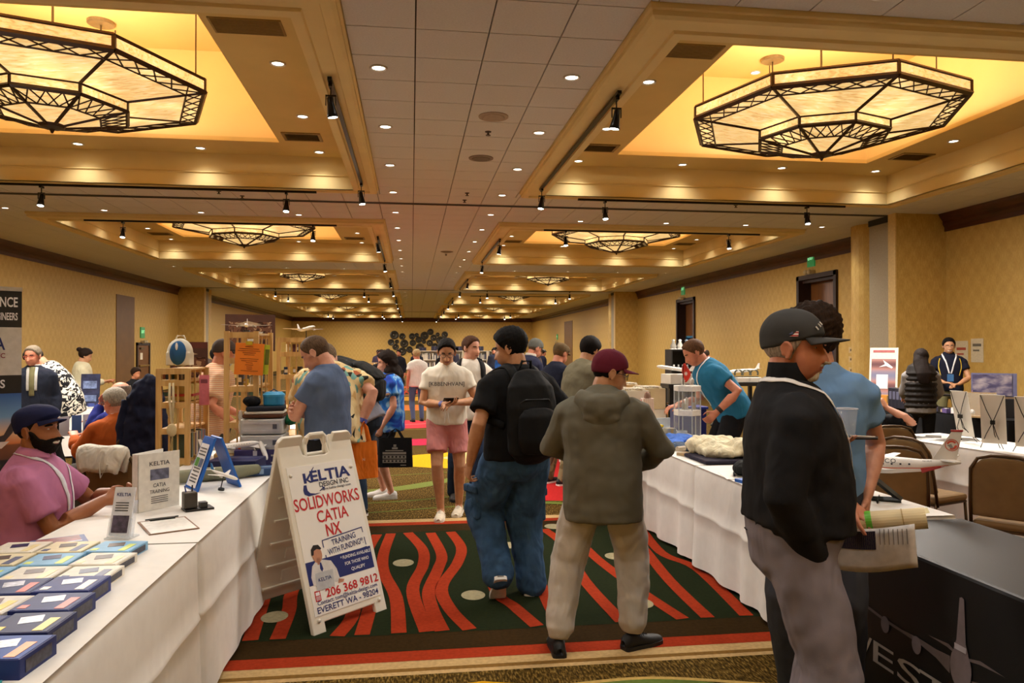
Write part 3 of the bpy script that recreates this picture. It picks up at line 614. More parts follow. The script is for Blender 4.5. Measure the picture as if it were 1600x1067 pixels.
def remesh(o,vox,smooth=2,wrinkle=0):
    global _TX
    m=o.modifiers.new('r','REMESH'); m.mode='VOXEL'; m.voxel_size=vox; m.use_smooth_shade=True
    if smooth: s=o.modifiers.new('s','SMOOTH'); s.factor=.5; s.iterations=smooth
    if wrinkle:
        if _TX is None:
            _TX=bpy.data.textures.new('cloth_folds','CLOUDS'); _TX.noise_scale=.10; _TX.noise_depth=1
        d=o.modifiers.new('d','DISPLACE'); d.texture=_TX; d.strength=wrinkle; d.mid_level=.5; d.texture_coords='LOCAL'
    return o
class Person:
    def __init__(s,label,x,y,hd,S=1.75,skin='light',q=2,z=0,group=None,
        lean=0,bend=0,side=0,twist=0,hip=.93,hx=0,hy=0,pitch=8,yaw=0,roll=0,bulk=1,belly=0,sw=1,
        ra=None,la=None,rl=None,ll=None,rh=None,lh=None,legs='trousers',knee=((.15,1,0),(-.15,1,0))):
        s.q=q; s.root=thing('person',label,'person',(x,y,z),math.radians(hd),group); s.k=S/1.68; s.root.scale=(s.k,)*3
        s.W=Matrix.Translation((x,y,z))@Matrix.Rotation(math.radians(hd),4,'Z')@Matrix.Scale(s.k,4)
        s.bulk=bulk; s.skin=skinmat(skin)
        s.P0=V3(hx,hy,hip); R1=RY(side)@RX(-lean); R2=RZ(twist)@RY(side)@RX(-lean-bend); s.R1,s.R2=R1,R2
        s.waist=s.P0+R1@V3(0,0,.17); s.chest=s.waist+R2@V3(0,0,.16); s.neck=s.chest+R2@V3(0,-.008,.19)
        s.R3=RZ(yaw)@RX(-pitch)@RY(roll); up=(R2@V3(0,.15,1)+s.R3@V3(0,0,1)*.7).normalized()
        s.head=s.neck+up*.010+s.R3@V3(0,.022,.105); s.Mh=frame_M(s.R3,s.head); s.Mc=frame_M(R2,s.chest)
        s.sh=[s.chest+R2@V3(e*.163*sw*(.5+.5*bulk),-.006,.100) for e in (1,-1)]
        s.el=[0,0]; s.wr=[0,0]
        for i,(a,e) in enumerate(((ra,1),(la,-1))):
            if a is None: tgt=s.sh[i]+V3(e*.07,.03,-.535); hint=V3(e*.3,-1,0)
            elif a[0]=='w': tgt=s.W.inverted()@V3(*a[1]); hint=V3(*(a[2] if len(a)>2 else (e*.4,-.6,-.7)))
            else:
                tgt=V3(*a[0]); hint=V3(*(a[1] if len(a)>1 else (e*.4,-.6,-.7)))
            s.el[i],s.wr[i]=ik(s.sh[i],tgt,.295,.262,hint)
        s.hj=[s.P0+R1@V3(e*.092,0,-.02) if hip>.7 else s.P0+V3(e*.092,0,-.02) for e in (1,-1)]; s.kn=[0,0]; s.an=[0,0]; s.fy=[0,0]; s.fp=[0,0]
        for i,(a,e) in enumerate(((rl,1),(ll,-1))):
            a=a or ((e*.11,0,.085),e*-8,0); a=((*(s.W.inverted()@V3(a[1][0],a[1][1],0))[:2],a[1][2] if len(a[1])>2 else .085),)+tuple(a[2:]) if a[0]=='w' else a; s.fy[i]=a[1]; s.fp[i]=a[2] if len(a)>2 else 0
            s.kn[i],s.an[i]=ik(s.hj[i],V3(*a[0]),.44,.42,knee[i])
        s.hands=[rh,lh]; s.legs=legs; s.belly=belly
        s.vb={3:.0056,2:.0088,1:.0135,0:.019}[q]; s.vc={3:.0105,2:.0135,1:.020,0:.026}[q]; s.hq={3:2,2:1,1:.7,0:.5}[q]
        s.body()
    def body(s):
        b=MB(); n={3:16,2:14,1:10,0:8}[s.q]; B=s.bulk; r2=s.R2@V3(1,0,0)
        nu,nv=(72,54) if s.q==3 else (56,42) if s.q==2 else (32,24); d=sphere_dirs(nu,nv); r=head_r(d); T=s.Mh
        b.add([T@Vector(p) for p in d*r[:,None]],sphere_faces(nu,nv))
        for e in (1,-1):
            R=RZ(e*-18)@RY(e*6); c=V3(e*.077,-.012,-.008)
            em=MB(); em.ell((0,0,0),(.008,.019,.030),10,8,R)
            if s.q>=2:
                ring=[R@V3(.006*e,.019*math.cos(t)*(1 if math.sin(t)>-.3 else .75),.030*math.sin(t)) for t in np.linspace(-1.9,PI+.7,12)]; em.tube(ring,.0048,6,(1,0,0))
            b.add([T@(Vector(p)+c) for p in em.v],em.f)
        b.tube([s.chest+s.R2@V3(0,0,.11),s.neck,s.neck.lerp(s.head,.5)+s.R3@V3(0,-.012,0),s.head+s.R3@V3(0,-.02,-.02)],[(.066,.06),(.064*B**.5,.062*B**.5),(.057*B**.6,.060*B**.6),(.054,.058)],n,r2)
        b.tube([s.P0,s.waist,s.chest,s.chest+s.R2@V3(0,0,.09),s.neck],[(.11,.075),(.10,.07),(.11,.07),(.10,.065),(.056,.053)],n,r2,round_=True)
        for i,e in enumerate((1,-1)):
            f=B**.5
            b.tube([s.chest+s.R2@V3(e*.08,0,.075),s.sh[i]+s.R2@V3(0,0,-.012),s.sh[i].lerp(s.el[i],.45),s.el[i],s.el[i].lerp(s.wr[i],.3),s.wr[i]],[.034*f,.034*f,.041*f,.040*f,.043*f,(.029*f,.024*f)],n,s.R2@V3(0,1,0),round_=True)
            h=s.hands[i] or {}
            if h is not False: s.hand(b,i,**h)
            if s.legs in ('shorts','bare'):
                b.tube([s.hj[i],s.hj[i].lerp(s.kn[i],.5),s.kn[i],s.kn[i].lerp(s.an[i],.3),s.kn[i].lerp(s.an[i],.65),s.an[i]],[.078*f,.068*f,.054*f,.055*f,.043*f,.034],n,(1,0,0),round_=True)
                R=RZ(s.fy[i]); b.tube([s.an[i],s.an[i]+R@V3(0,.03,-.04),s.an[i]+R@V3(0,.12,-.06)],[.036,.035,.025],8,(1,0,0),round_=True)
        s.bodyo=remesh(ob('body',b,s.skin,s.root),s.vb,1 if s.q>1 else 2)
    def hand(s,b,i,dir=None,pn=None,curl=.5,thumb=.6,spread=1,grip=None):
        e=1 if i==0 else -1; wr=s.wr[i]; D=(wr-s.el[i]).normalized() if dir is None else Vector(dir).normalized()
        pnv=Vector(pn) if pn is not None else (V3(-e,0,0) if abs(D.z)>.6 else V3(0,0,-1)); pnv=(pnv-D*pnv.dot(D)).normalized()
        side=D.cross(pnv).normalized()   # across the palm
        th=pnv.cross(D)*0+side*(1 if s._thumbside(i,D,pnv,side) else -1)
        K=wr+D*.088
        n=8 if s.q>=2 else 6
        b.tube([wr-D*.01,wr+D*.035,K+D*.004],[(.027,.022),(.037,.0165),(.040,.013)],n+4,side,round_=True)
        if s.q==0: b.tube([K,K+D*.05+pnv*.02*curl,K+D*.07+pnv*.06*curl],[(.036,.011)]*2+[(.03,.009)],8,side,round_=True)
        else:
            for j in range(4):
                off=(1.5-j); base=K+th*(off*.0195)-D*(.006*(j==3)); L=(.042,.046,.043,.034)[j]; dv=(D+th*off*.07*spread).normalized(); pts=[base-dv*.012,base]; p=base; a=0
                for q,l in enumerate((L,L*.62,L*.5)):
                    a+=curl*(.75,1.0,.7)[q]; u=dv*math.cos(a)+pnv*math.sin(a); p=p+u*l; pts.append(p)
                b.tube(pts,[.0088,.0086,.0082,.0074,.0062],n,side,round_=True)
            tb=wr+D*.030+th*.028; t1=tb+(D*.7+th*.75+pnv*.25*thumb).normalized()*.042; t2=t1+(D*.9+th*(.45-.5*thumb)+pnv*.7*thumb).normalized()*.032; t3=t2+(D*.9+th*(.3-.7*thumb)+pnv*.8*thumb).normalized()*.024
            b.tube([tb-th*.012,tb,t1,t2,t3],[.014,.0135,.0108,.0092,.007],n,pnv,round_=True)
        s.__dict__.setdefault('palm',{})[i]=(wr+D*.075+pnv*.02,D,pnv,th)
    def _thumbside(s,i,D,pnv,side):
        # right hand: thumb = D x pnv flipped so that, fingers forward and palm down, the thumb points to the body's middle
        t=D.cross(pnv)*(1 if i==0 else -1); return side.dot(t*-1)<0
    # ---- clothes
    def shirt(s,mat,name='shirt',sleeve='short',hem=.10,loose=0,wr=.010,neck=(.074,.070),pts=None,sl=None):
        b=MB(); n=20; B=s.bulk; r2=s.R2@V3(1,0,0); L=loose
        W=lambda w_,d:(w_*B+L,d*B+L)
        f=V3(0,1,0); by=s.R1@f*(.5*s.belly)
        bl=s.belly*.5
        hp=s.P0-(s.R1@V3(0,0,hem)) if s.P0.z>.7 else s.P0+V3(0,0,-.06)
        sp=[hp+by*.5,s.P0+V3(0,0,.02)+by*.8,s.waist+by,s.chest+s.R2@V3(0,0,-.02)+by*.4,s.chest+s.R2@V3(0,0,.07),s.chest+s.R2@V3(0,-.006,.118),s.chest+s.R2@V3(0,-.010,.150),s.chest+s.R2@V3(0,-.010,.176),s.neck+s.R2@V3(0,0,.010)]
        rr=[W(.176,.132+bl*.5),W(.176,.130+bl),W(.166,.122+bl),W(.186,.128+bl*.4),W(.186,.118),W(.165,.100),W(.122,.086),(.086*B+L*.5,.076*B+L*.5),neck]
        b.tube(sp,rr,n,r2)
        for i,e in enumerate((1,-1)):
            S0,E0,W0=s.sh[i],s.el[i],s.wr[i]; f_=B**.6
            inner=s.chest+s.R2@V3(e*.095*B,-.004,.092); S1=S0.lerp(E0,.10)+s.R2@V3(e*.006,0,0); S0=S0+s.R2@V3(e*-.012,0,-.004)
            if sleeve=='short': t=sl or .58; b.tube([inner,S0,S1,S0.lerp(E0,t*.5),S0.lerp(E0,t)],[(.064*f_,.058*f_),(.055*f_+L*.3,.054*f_+L*.3),(.060*f_+L*.4,)*2,(.063*f_+L*.6,)*2,(.062*f_+L*.9,)*2],14,s.R2@V3(0,1,0))
            elif sleeve=='long':
                u=s.wr[i]-(s.wr[i]-E0)*.06 if not sl else E0.lerp(W0,sl)
                b.tube([inner,S0,S1,S0.lerp(E0,.5),E0,E0.lerp(u,.5),u],[(.064*f_,.060*f_),(.056*f_+L*.4,.055*f_+L*.4),(.061*f_+L*.5,)*2,(.060*f_+L*.7,)*2,(.055*f_+L*.7,)*2,(.050*f_+L*.6,)*2,(.038*f_+L*.3,)*2],14,s.R2@V3(0,1,0),round_=False)
            else: b.tube([inner,S0+s.R2@V3(e*-.012,0,0)],[(.07*f_,)*2,(.064*f_,)*2],14,s.R2@V3(0,1,0),round_=True)
        o=remesh(ob(name,b,mat,s.root),s.vc,7,wr); s.shirto=o; return o
    def trousers(s,mat,name='trousers',to=1.0,loose=0,wr=.012,ank=.052,cuff=None,knee_r=.070):
        b=MB(); B=s.bulk; L=loose; up=s.R1@V3(0,0,1) if s.P0.z>.7 else V3(0,0,1); by=s.R1@V3(0,1,0)*(.3*s.belly)
        b.tube([s.P0+up*.085+by,s.P0+up*.02+by*.6,s.P0-up*.055],[(.160*B,.116*B+s.belly*.25),(.172*B+L*.5,.126*B+L*.5+s.belly*.2),(.165*B+L*.5,.120*B+L*.5)],18,s.R1@V3(1,0,0),round_=True)
        for i in (0,1):
            h,k,a=s.hj[i],s.kn[i],s.an[i]; f_=B**.7
            P=[h+V3(0,0,.02),h.lerp(k,.3),h.lerp(k,.7),k,k.lerp(a,.35),k.lerp(a,.7),a+(k-a).normalized()*-.015]; R=[.092*f_+L*.5,.090*f_+L*.7,.078*f_+L*.9,knee_r*f_+L,.066+L,.058+L,ank+L*.9]
            if to<1:   # shorts: end above the knee
                P=[h+V3(0,0,.02),h.lerp(k,.35),h.lerp(k,to*.9),h.lerp(k,to*1.05)]; R=[.092*f_+L*.3,.088*f_+L*.4,.084*f_+L*.4,.083*f_+L*.4]
            elif cuff: P=P[:-1]+[a.lerp(k,.12),a.lerp(k,.0)]; R=R[:-1]+[ank+L*1.2,cuff]
            b.tube(P,R,14,(1,0,0),round_=to>=1 and not cuff)
        s.tro=remesh(ob(name,b,mat,s.root),s.vc,4,wr); return s.tro
    def shoes(s,upper,sole,trim=None,size=1.0,high=0):
        for i in (0,1):
            b=MB(); R=RZ(s.fy[i])@RX(s.fp[i]); A=s.an[i]
            st=[(-.068,.020,.050),(-.060,.034,.075),(-.03,.037,.088+high),(.015,.037,.084+high*.6),(.06,.041,.066),(.11,.047,.054),(.16,.044,.046),(.19,.034,.038),(.207,.016,.028)]
            vs=[];m=10
            for y,w_,h in st:
                for j in range(m):
                    t=PI*j/(m-1); vs.append(A+R@(V3(-w_*math.cos(t),y,-.070+(h-.01)*math.sin(t)**.7)*size))
            fs=[(i_*m+j,i_*m+j+1,(i_+1)*m+j+1,(i_+1)*m+j) for i_ in range(len(st)-1) for j in range(m-1)]+[tuple(range(m)),tuple(reversed(range((len(st)-1)*m,len(st)*m)))]
            fs+=[(i_*m,(i_+1)*m,(i_+1)*m+m-1,i_*m+m-1) for i_ in range(len(st)-1)]
            b.add(vs,fs); o=ob('shoe',b,upper,s.root,smooth=True)
            q=MB(); out=[(-w_-.004,y) for y,w_,h in st]+[(w_+.004,y) for y,w_,h in reversed(st)]
            T=frame_M(R,A)@Matrix.Scale(size,4); q.prism(out,-.087,-.062,T); ob('sole',q,sole,o)
            if trim and s.q>=2:
                t=MB()
                for j in range(5): t.tube([A+R@(V3(x,.035+j*.016,.005-.006*j-.018*(x/.022)**2)*size) for x in (-.022,0,.022)],.003,5)
                ob('laces',t,trim,o)
    def hair(s,kind,col,th=.012,top=.008,rough=.003):
        o=ob('hair',hairdo(kind,th,top,s.hq,rough),hairmat(col),s.root,smooth=True); o.matrix_local=s.Mh; return o
    def shellpart(s,name,mask,th,mat,rough=0,**k):
        nu,nv={3:(96,72),2:(72,54),1:(48,36),0:(36,26)}[s.q]
        o=ob(name,shell(mask,th,nu,nv,rough=rough,**k),mat,s.root,smooth=True); o.matrix_local=s.Mh; return o
    def face(s,iris='#2A1A10',brow='#1C130D',beard=None,goatee=None,lips='#A8605A',look=(0,1,0),closed=False,smile=False,stubble=None):
        w=M('#E8E2D8',.25,vary=0)
        bm=lambda p: np.where(p[:,1]>.03,.0055-np.sqrt(((np.abs(p[:,0])-.031)/3.1)**2+(p[:,2]-.0215+.12*np.abs(np.abs(p[:,0])-.027))**2),-1.)
        s.shellpart('eyebrows',bm,.0035,hairmat(brow),soft=.004,sink=.003)
        if lips:
            lm=lambda p: np.where(p[:,1]>.03,.0085-np.sqrt((p[:,0]/2.9)**2+(p[:,2]+.069)**2),-1.)
            s.shellpart('lips',lm,.0016,M(lips,.4),soft=.004,sink=.003)
        for e in (1,-1):
            d=np.array([[e*.031,.083,.002]]); d=d/np.linalg.norm(d); c=Vector((d*(head_r(d)-.0075)[:,None])[0])
            b=MB(); b.ell(c,(.0115,.0115,.0100),12,8); o=ob('eye',b,w,s.root,smooth=True); o.matrix_local=s.Mh
            q=MB(); L=Vector(look).normalized(); q.ell(c+L*.0072,(.0056,.0056,.0056),10,6); ob('iris',q,M(iris,.2,vary=0),o,smooth=True)
            lid=MB(); lid.ell(c+V3(0,-.0005,.0018 if not closed else 0),(.0135,.0128,.0118),12,8)
            lid.v,lid.f,lid.m=(lambda vv,ff:(vv,[f for f in ff if sum(vv[i][2] for i in f)/len(f)>c.z+(.0042 if not closed else -.006)],None))(lid.v,lid.f); lid.m=[0]*len(lid.f)
            ob('eyelid',lid,s.skin,s.root,smooth=True).matrix_local=s.Mh
        if smile:
            tm=lambda p: np.where(p[:,1]>.03,.0055-np.sqrt((p[:,0]/5)**2+(p[:,2]+.069-p[:,0]**2*9)**2),-1.); s.shellpart('teeth',tm,.003,M('#EFE6DA',.3,vary=0),soft=.003,sink=.002)
        if beard:
            c,t,lo=beard
            def mk(p):
                ph=np.arctan2(np.abs(p[:,0]),p[:,1]); edge=np.interp(ph,[0,.35,.6,.95,1.25,1.55,1.75,3.2],[-.045,-.047,-.052,-.042,-.012,.004,-.3,-.3]); m=edge-p[:,2]
                mouth=np.sqrt((p[:,0]/2.1)**2+(p[:,2]+.068-p[:,0]**2*6)**2)-.0125; return np.minimum(m,np.where(p[:,1]>.04,mouth,1))
            s.shellpart('beard',mk,t,hairmat(c),rough=.0012,soft=.006,sink=.004)
        if goatee:
            c,t=goatee
            def mk(p):
                a=.021-np.sqrt((p[:,0])**2+((p[:,2]+.100)/1.0)**2); mo=.0085-np.sqrt((p[:,0]/3.4)**2+(p[:,2]+.0535-np.abs(p[:,0])*-.25)**2); return np.where(p[:,1]>.02,np.maximum(a,mo-.003),-1.)
            s.shellpart('goatee',mk,t,hairmat(c),rough=.001,soft=.007,sink=.003)
    def cap(s,mat,brim=True,zs=(.050,.048,.040,.026,.016,.006,.002),th=.010,dome=.014,blen=.078,name='cap',yawb=0,brimat=None,flat=False):
        lm=line_mask(list(zs)); nu={3:96,2:72,1:48,0:36}[s.q]
        if flat: thf=lambda p: th+dome*np.clip((p[:,2]-.02)/.06,0,1)*np.clip(1-(p[:,2]-.06)/.09,.35,1)+.012*np.clip((p[:,1]-.02)/.06,0,1)
        else: thf=lambda p: th+dome*np.clip((p[:,2]-.03)/.07,0,1)
        o=ob(name,shell(lm,thf,nu,int(nu*.75),soft=.005,sink=.003),mat,s.root,smooth=True); o.matrix_local=s.Mh
        if brim:
            z0=zs[0]+.001
            def fn(u,v):
                a=(u-.5)*2*1.02; d=np.array([[math.sin(a)*.083,math.cos(a)*.083,z0*.95]]); d=d/np.linalg.norm(d); p=(d*(head_r(d)+th*.7)[:,None])[0]
                return (p[0]*(1+.10*v),p[1]+blen*v*max(0,math.cos(a*1.45))**.6+.0*v, z0-.006*v**1.5-.020*(a**2)*v**.7-.004)
            b=MB(); b.grid(fn,25,8); q=ob('brim',b,brimat or mat,o,smooth=True); so=q.modifiers.new('s','SOLIDIFY'); so.thickness=.004
        if not flat: b=MB(); b.ell((0,-.012,.1150+th+dome*.96),(.008,.008,.005),10,6); ob('button',b,mat,o,smooth=True)
        s.capo=o; return o
    def glasses(s,col='#15120F',round_=True,w=.0225,h=.018):
        b=MB(); T=s.Mh
        for e in (1,-1):
            c=V3(e*.0325,.099,.000); b.tube([c+V3(w*math.cos(t)*1.0,-.010*abs(math.cos(t)) if math.cos(t)*e>0 else 0,h*math.sin(t)) for t in np.linspace(0,2*PI,16,endpoint=False)],.0019,5,(0,1,0),closed=True)
            b.tube([c+V3(e*w,-.008,.004),V3(e*.073,.06,.006),V3(e*.079,-.012,.004)],.0018,5)
        b.tube([V3(-.0105,.100,.003),V3(0,.104,.006),V3(.0105,.100,.003)],.0018,5)
        o=ob('glasses',b,M(col,.3),s.root,smooth=True); o.matrix_local=T; return o
    def collar(s,mat,h=.035,r=.068,spread=.012,open_=.5,name='collar'):
        b=MB()
        def fn(u,v):
            a=PI/2+open_*.5+(2*PI-open_)*u; rr=r+spread*(1-abs(2*v-1))*0+(-.004 if v<.5 else spread*(v-.5)*2); zz=h*(v*2 if v<.5 else (1-(v-.5)*2*.9))
            return s.neck+s.R2@V3(rr*math.cos(a),rr*math.sin(a)*.97-.004,zz-.012)
        b.grid(fn,28,7); o=ob(name,b,mat,s.root,smooth=True); so=o.modifiers.new('s','SOLIDIFY'); so.thickness=.004; return o
    def stand(s,mat,h=.05,r=.068,name='collar',open_=.0):
        b=MB(); U=(s.R2@V3(0,.1,1)).normalized()
        def fn(u,v):
            a=PI/2+open_*.5+(2*PI-open_)*u; return s.neck+s.R2@V3(r*(1-.06*v)*math.cos(a),r*(1-.06*v)*math.sin(a)-.004,-.02)+U*(h*v)
        b.grid(fn,28,4); o=ob(name,b,mat,s.root,smooth=True); so=o.modifiers.new('s','SOLIDIFY'); so.thickness=.006; so.offset=0; return o
    def strip(s,name,pts,w,mat,target=None,off=.005,thick=.002,M4=None,parent=None,n=6,center=None):
        """flat ribbon lying on the clothes"""
        P=[Vector(p) for p in pts]
        if M4 is not None: P=[M4@p for p in P]
        Q=[]
        for k in range(len(P)-1):
            p0=P[max(k-1,0)];p1=P[k];p2=P[k+1];p3=P[min(k+2,len(P)-1)]
            for a in range(n):
                t=a/n; Q.append(.5*((2*p1)+(p2-p0)*t+(2*p0-5*p1+4*p2-p3)*t*t+(3*p1-p0-3*p2+p3)*t**3))
        Q.append(P[-1]); c=Vector(center) if center is not None else s.chest; vs=[]; m=len(Q)
        for k,p in enumerate(Q):
            d=(Q[min(k+1,m-1)]-Q[max(k-1,0)]).normalized(); o_=(p-c); o_=o_-s.R2@V3(0,0,1)*(o_.dot(s.R2@V3(0,0,1))*.6); sd=d.cross(o_).normalized()
            vs+=[p+sd*w/2,p,p-sd*w/2]
        b=MB(); b.add(vs,[f for k in range(m-1) for f in ((3*k,3*k+1,3*k+4,3*k+3),(3*k+1,3*k+2,3*k+5,3*k+4))]); o=ob(name,b,mat,parent or s.root,smooth=True)
        if target is not None: sw=o.modifiers.new('w','SHRINKWRAP'); sw.target=target; sw.wrap_method='NEAREST_SURFACEPOINT'; sw.wrap_mode='OUTSIDE_SURFACE'; sw.offset=off
        so=o.modifiers.new('s','SOLIDIFY'); so.thickness=thick; so.offset=1; return o
    def lanyard(s,col='#E8E4DC',w=.018,length=.12,badge='#DFE4EA',one=False):
        m=M(col,.6); 
        for e in (1,-1): s.strip('lanyard',[(0,-.085,.175),(e*.055,-.065,.185),(e*.080,-.01,.178),(e*.078,.06,.135),(e*.050,.125,.05),(e*.012,.15+s.belly*.4,-length+.01)],w,m,s.shirto,M4=s.Mc)
        if badge: b=MB(); b.box(s.Mc@V3(0,.155+s.belly*.55,-length-.05),(.085,.004,.11),s.R2); b2=ob('badge',b,M(badge,.4),s.root)
    def wristband(s,i,col,w=.02,r=.034,t=.12,name='wristband'):
        D=(s.wr[i]-s.el[i]); p=s.el[i]+D*(1-t); u=D.normalized(); b=MB(); b.tube([p-u*w/2,p+u*w/2],[(r,r*.88)]*2,16,s.R2@V3(0,1,0),cap=True); return ob(name,b,M(col,.5),s.root,smooth=False)
    def print_(s,txt,size,T,mat,bold=.01,name='lettering',target=None,off=.006,spacing=1):
        t=text_mb(txt,size,bold,'CENTER',0,spacing); b=MB(); put(b,t,T); o=ob(name,b,mat,s.root)
        sw=o.modifiers.new('w','SHRINKWRAP'); sw.target=target or s.shirto; sw.wrap_method='PROJECT'; sw.use_project_y=True; sw.use_negative_direction=True; sw.use_positive_direction=False; sw.wrap_mode='ON_SURFACE'; sw.offset=0
        dp=o.modifiers.new('d','DISPLACE'); dp.direction='Y'; dp.strength=off; dp.mid_level=0; return o
    def w(s,p): return s.W@Vector(p)
# ================================================================== the people in the hall
WHITE=M('#E9E6E0',.6); BLK_SH=M('#141414',.6); DENIM=cloth('#34506F',.9,.5,11,.3); 
def shoulder_bag(): pass
# --- man with the dark cap in the right foreground
p=P1=Person('older man in dark grey cap and black quarter-zip, hand in pocket, holding a paper roll',1.395,2.61,-108,1.775,'red',3,
    ra=((.150,.06,.855),(.7,-1,.1)),la=('w',(1.765,2.825,1.02),(-.6,-.2,-.8)),rh=dict(curl=.15,dir=(-.05,.05,-1)),lh=dict(dir=(.27,.58,-.50),pn=(-.40,-.36,-.75),curl=.6,thumb=.4),pitch=1,yaw=-20,bulk=1.16,belly=.05,rl=((.13,-.02,.085),-10),ll=((-.13,.05,.085),10))
p.shirt(cloth('#17171A',.85,.3,7),'quarter_zip_jacket','long',hem=-.045,loose=.014,wr=.016); p.trousers(cloth('#777179',.9,.5,6),loose=.022,wr=.02); p.shoes(BLK_SH,BLK_SH)
p.stand(cloth('#131316',.85),.085,.071,open_=.35); p.face(goatee=('#D9D2C8',.007),brow='#7A6A5C',lips='#A5605A'); p.hair('back','#A79B90',.004,0,.0005); p.cap(cloth('#3B3B3B',.8,.15),zs=(.041,.039,.031,.023,.019,.002,-.008),dome=.013,th=.011,blen=.085)
p.lanyard('#E9E6E2',.020,.16,None)
q=MB(); T=p.Mh
for k,c in ((0,'#B23A3A'),): 
    d=np.array([[.070,-.012 +.02,.040]]); d=d/np.linalg.norm(d); pt=Vector((d*(head_r(d)+.0115)[:,None])[0])
    q.box(pt,(.003,.030,.019),RZ(-6)@RY(-18)); o=ob('flag_patch',q,pattern('flag',[(0,'#A63A38'),(.5,'#D8C9C0')],30,'Z'),p.root); o.matrix_local=T
q=MB(); q.box(pt+V3(.0022,-.009,.0035),(.001,.012,.010),RZ(-6)@RY(-18)); ob('canton',q,M('#3B4468'),p.root).matrix_local=T
for k in range(3):
    d=np.array([[.016+.012*k,.075-.006*k,.075-.010*k]]); d=d/np.linalg.norm(d); pt=Vector((d*(head_r(d)+.021)[:,None])[0]); q=MB(); q.box(pt,(.004,.003,.014),RZ(-20)@RX(35)@RY(20)); ob('embroidery',q,WHITE,p.root).matrix_local=T
# --- man in the light blue tee behind him
p=P2=Person('curly haired man in a light blue t-shirt holding a cup behind the dark cap man',1.875,3.25,142,1.83,'light',3,pitch=6,yaw=-46,
    ra=('w',(1.72,3.00,1.245),(.6,-.4,-.7)),la=('w',(2.02,3.10,1.0),(-.2,-1,-.2)),rh=dict(dir=(-.9,.5,.05),pn=(0,.1,1),curl=.28,thumb=.3),lh=dict(curl=.35,dir=(.05,.25,-1)),bulk=1.02)
p.shirt(cloth('#6D93C0',.9,.35,8),'t_shirt',hem=.08,loose=.012,wr=.014); p.trousers(cloth('#3B3D45'),loose=.012); p.shoes(BLK_SH,WHITE); p.hair('low','#2A1C12',.024,.018,.010); p.face(brow='#23180F')
# --- hooded jacket seen from behind
p=P3=Person('person in a maroon cap, olive hooded jacket and light grey sweatpants, seen from behind',1.045,4.02,-16,1.635,'asian',3,pitch=14,yaw=-70,lean=2,bend=5,
    ra=((.20,.27,1.0),(1,-.55,-.35)),la=((-.12,.32,1.05),(-1,-.4,-.4)),rh=dict(curl=.7),lh=dict(curl=.7),bulk=1.13,rl=('w',(1.21,4.00),-52),ll=('w',(.79,3.98),12),knee=((.35,1,0),(-.35,1,0)))
p.shirt(cloth('#5E5A4C',.75,.3,5,.08,.02),'hooded_jacket','long',hem=.20,loose=.030,wr=.014,neck=(.078,.074)); p.trousers(cloth('#B4ADA4',.95,.4,8),'sweatpants',loose=.026,wr=.022,cuff=.052); p.shoes(M('#131313',.6,0,.1,20),M('#1B1B1B',.5),M('#2A2A2A'))
p.hair('low','#16110E',.004,.0); p.face(closed=True); p.glasses(); p.cap(cloth('#5E1A2C',.85,.15),zs=(.046,.044,.034,.022,.010,-.008,-.016))
hb=MB(); C=p.Mc
hb.tube([C@V3(*v) for v in ((-.085,.055,.165),(-.118,.0,.165),(-.115,-.075,.140),(-.06,-.135,.10),(0,-.155,.085),(.06,-.135,.10),(.115,-.075,.140),(.118,.0,.165),(.085,.055,.165))],[(.030,.022),(.042,.03),(.060,.046),(.074,.056),(.082,.058),(.074,.056),(.060,.046),(.042,.03),(.030,.022)],12,(0,0,1),round_=True)
hb.tube([C@V3(0,-.06,.185),C@V3(0,-.13,.13),C@V3(0,-.150,.03),C@V3(0,-.140,-.015)],[(.10,.05),(.12,.045),(.105,.035),(.06,.025)],14,(1,0,0),round_=True)
remesh(ob('hood',hb,cloth('#625E50',.75,.3,6,.08,.02),p.root),.010,2,.012)
p.stand(cloth('#68706E',.8),.05,.076,'hood_lining',.9)
# --- black tee with backpack walking away
p=P4=Person('man in a black t-shirt and baggy blue cargo jeans walking away, head turned left',.70,4.90,20,1.78,'asian',3,pitch=12,yaw=46,lean=3,
    ra=((.30,.06,.90),(.5,-1,0)),la=((-.305,.05,.86),(-.6,-1,0)),rh=dict(curl=.55),lh=dict(curl=.8),bulk=1.17,rl=('w',(.80,4.98),-34),ll=('w',(.565,4.86,.175),-18,-48),knee=((.1,1,0),(-.1,1,0)))
p.shirt(cloth('#0E0E10',.9,.3,7),'t_shirt',hem=.06,loose=.022,wr=.014,sl=.72); p.trousers(cloth('#365578',.9,.6,9,.3,.22),'cargo_jeans',loose=.042,wr=.026,ank=.060,knee_r=.078); p.shoes(M('#22242A',.7),M('#E4E2DC',.5),M('#F2F2F0')); p.hair('low','#0E0C0B',.012,.018,.004); p.face(closed=False)
for e,i in ((1,0),(-1,1)):
    h,k=p.hj[i],p.kn[i]; c=h.lerp(k,.86)+V3(e*.098,-.02,0); b=MB(); b.box(c,(.045,.15,.20),RZ(e*-8),.9); o=ob('cargo_pocket',b,cloth('#33506F',.9,.5,12,.3,.2),p.root,bevel=.018)
    b=MB(); b.box(c+V3(e*.008,0,.088),(.042,.155,.05),RZ(e*-8)); ob('pocket_flap',b,cloth('#2E4966',.9,.4,12,.3,.2),o,bevel=.01)
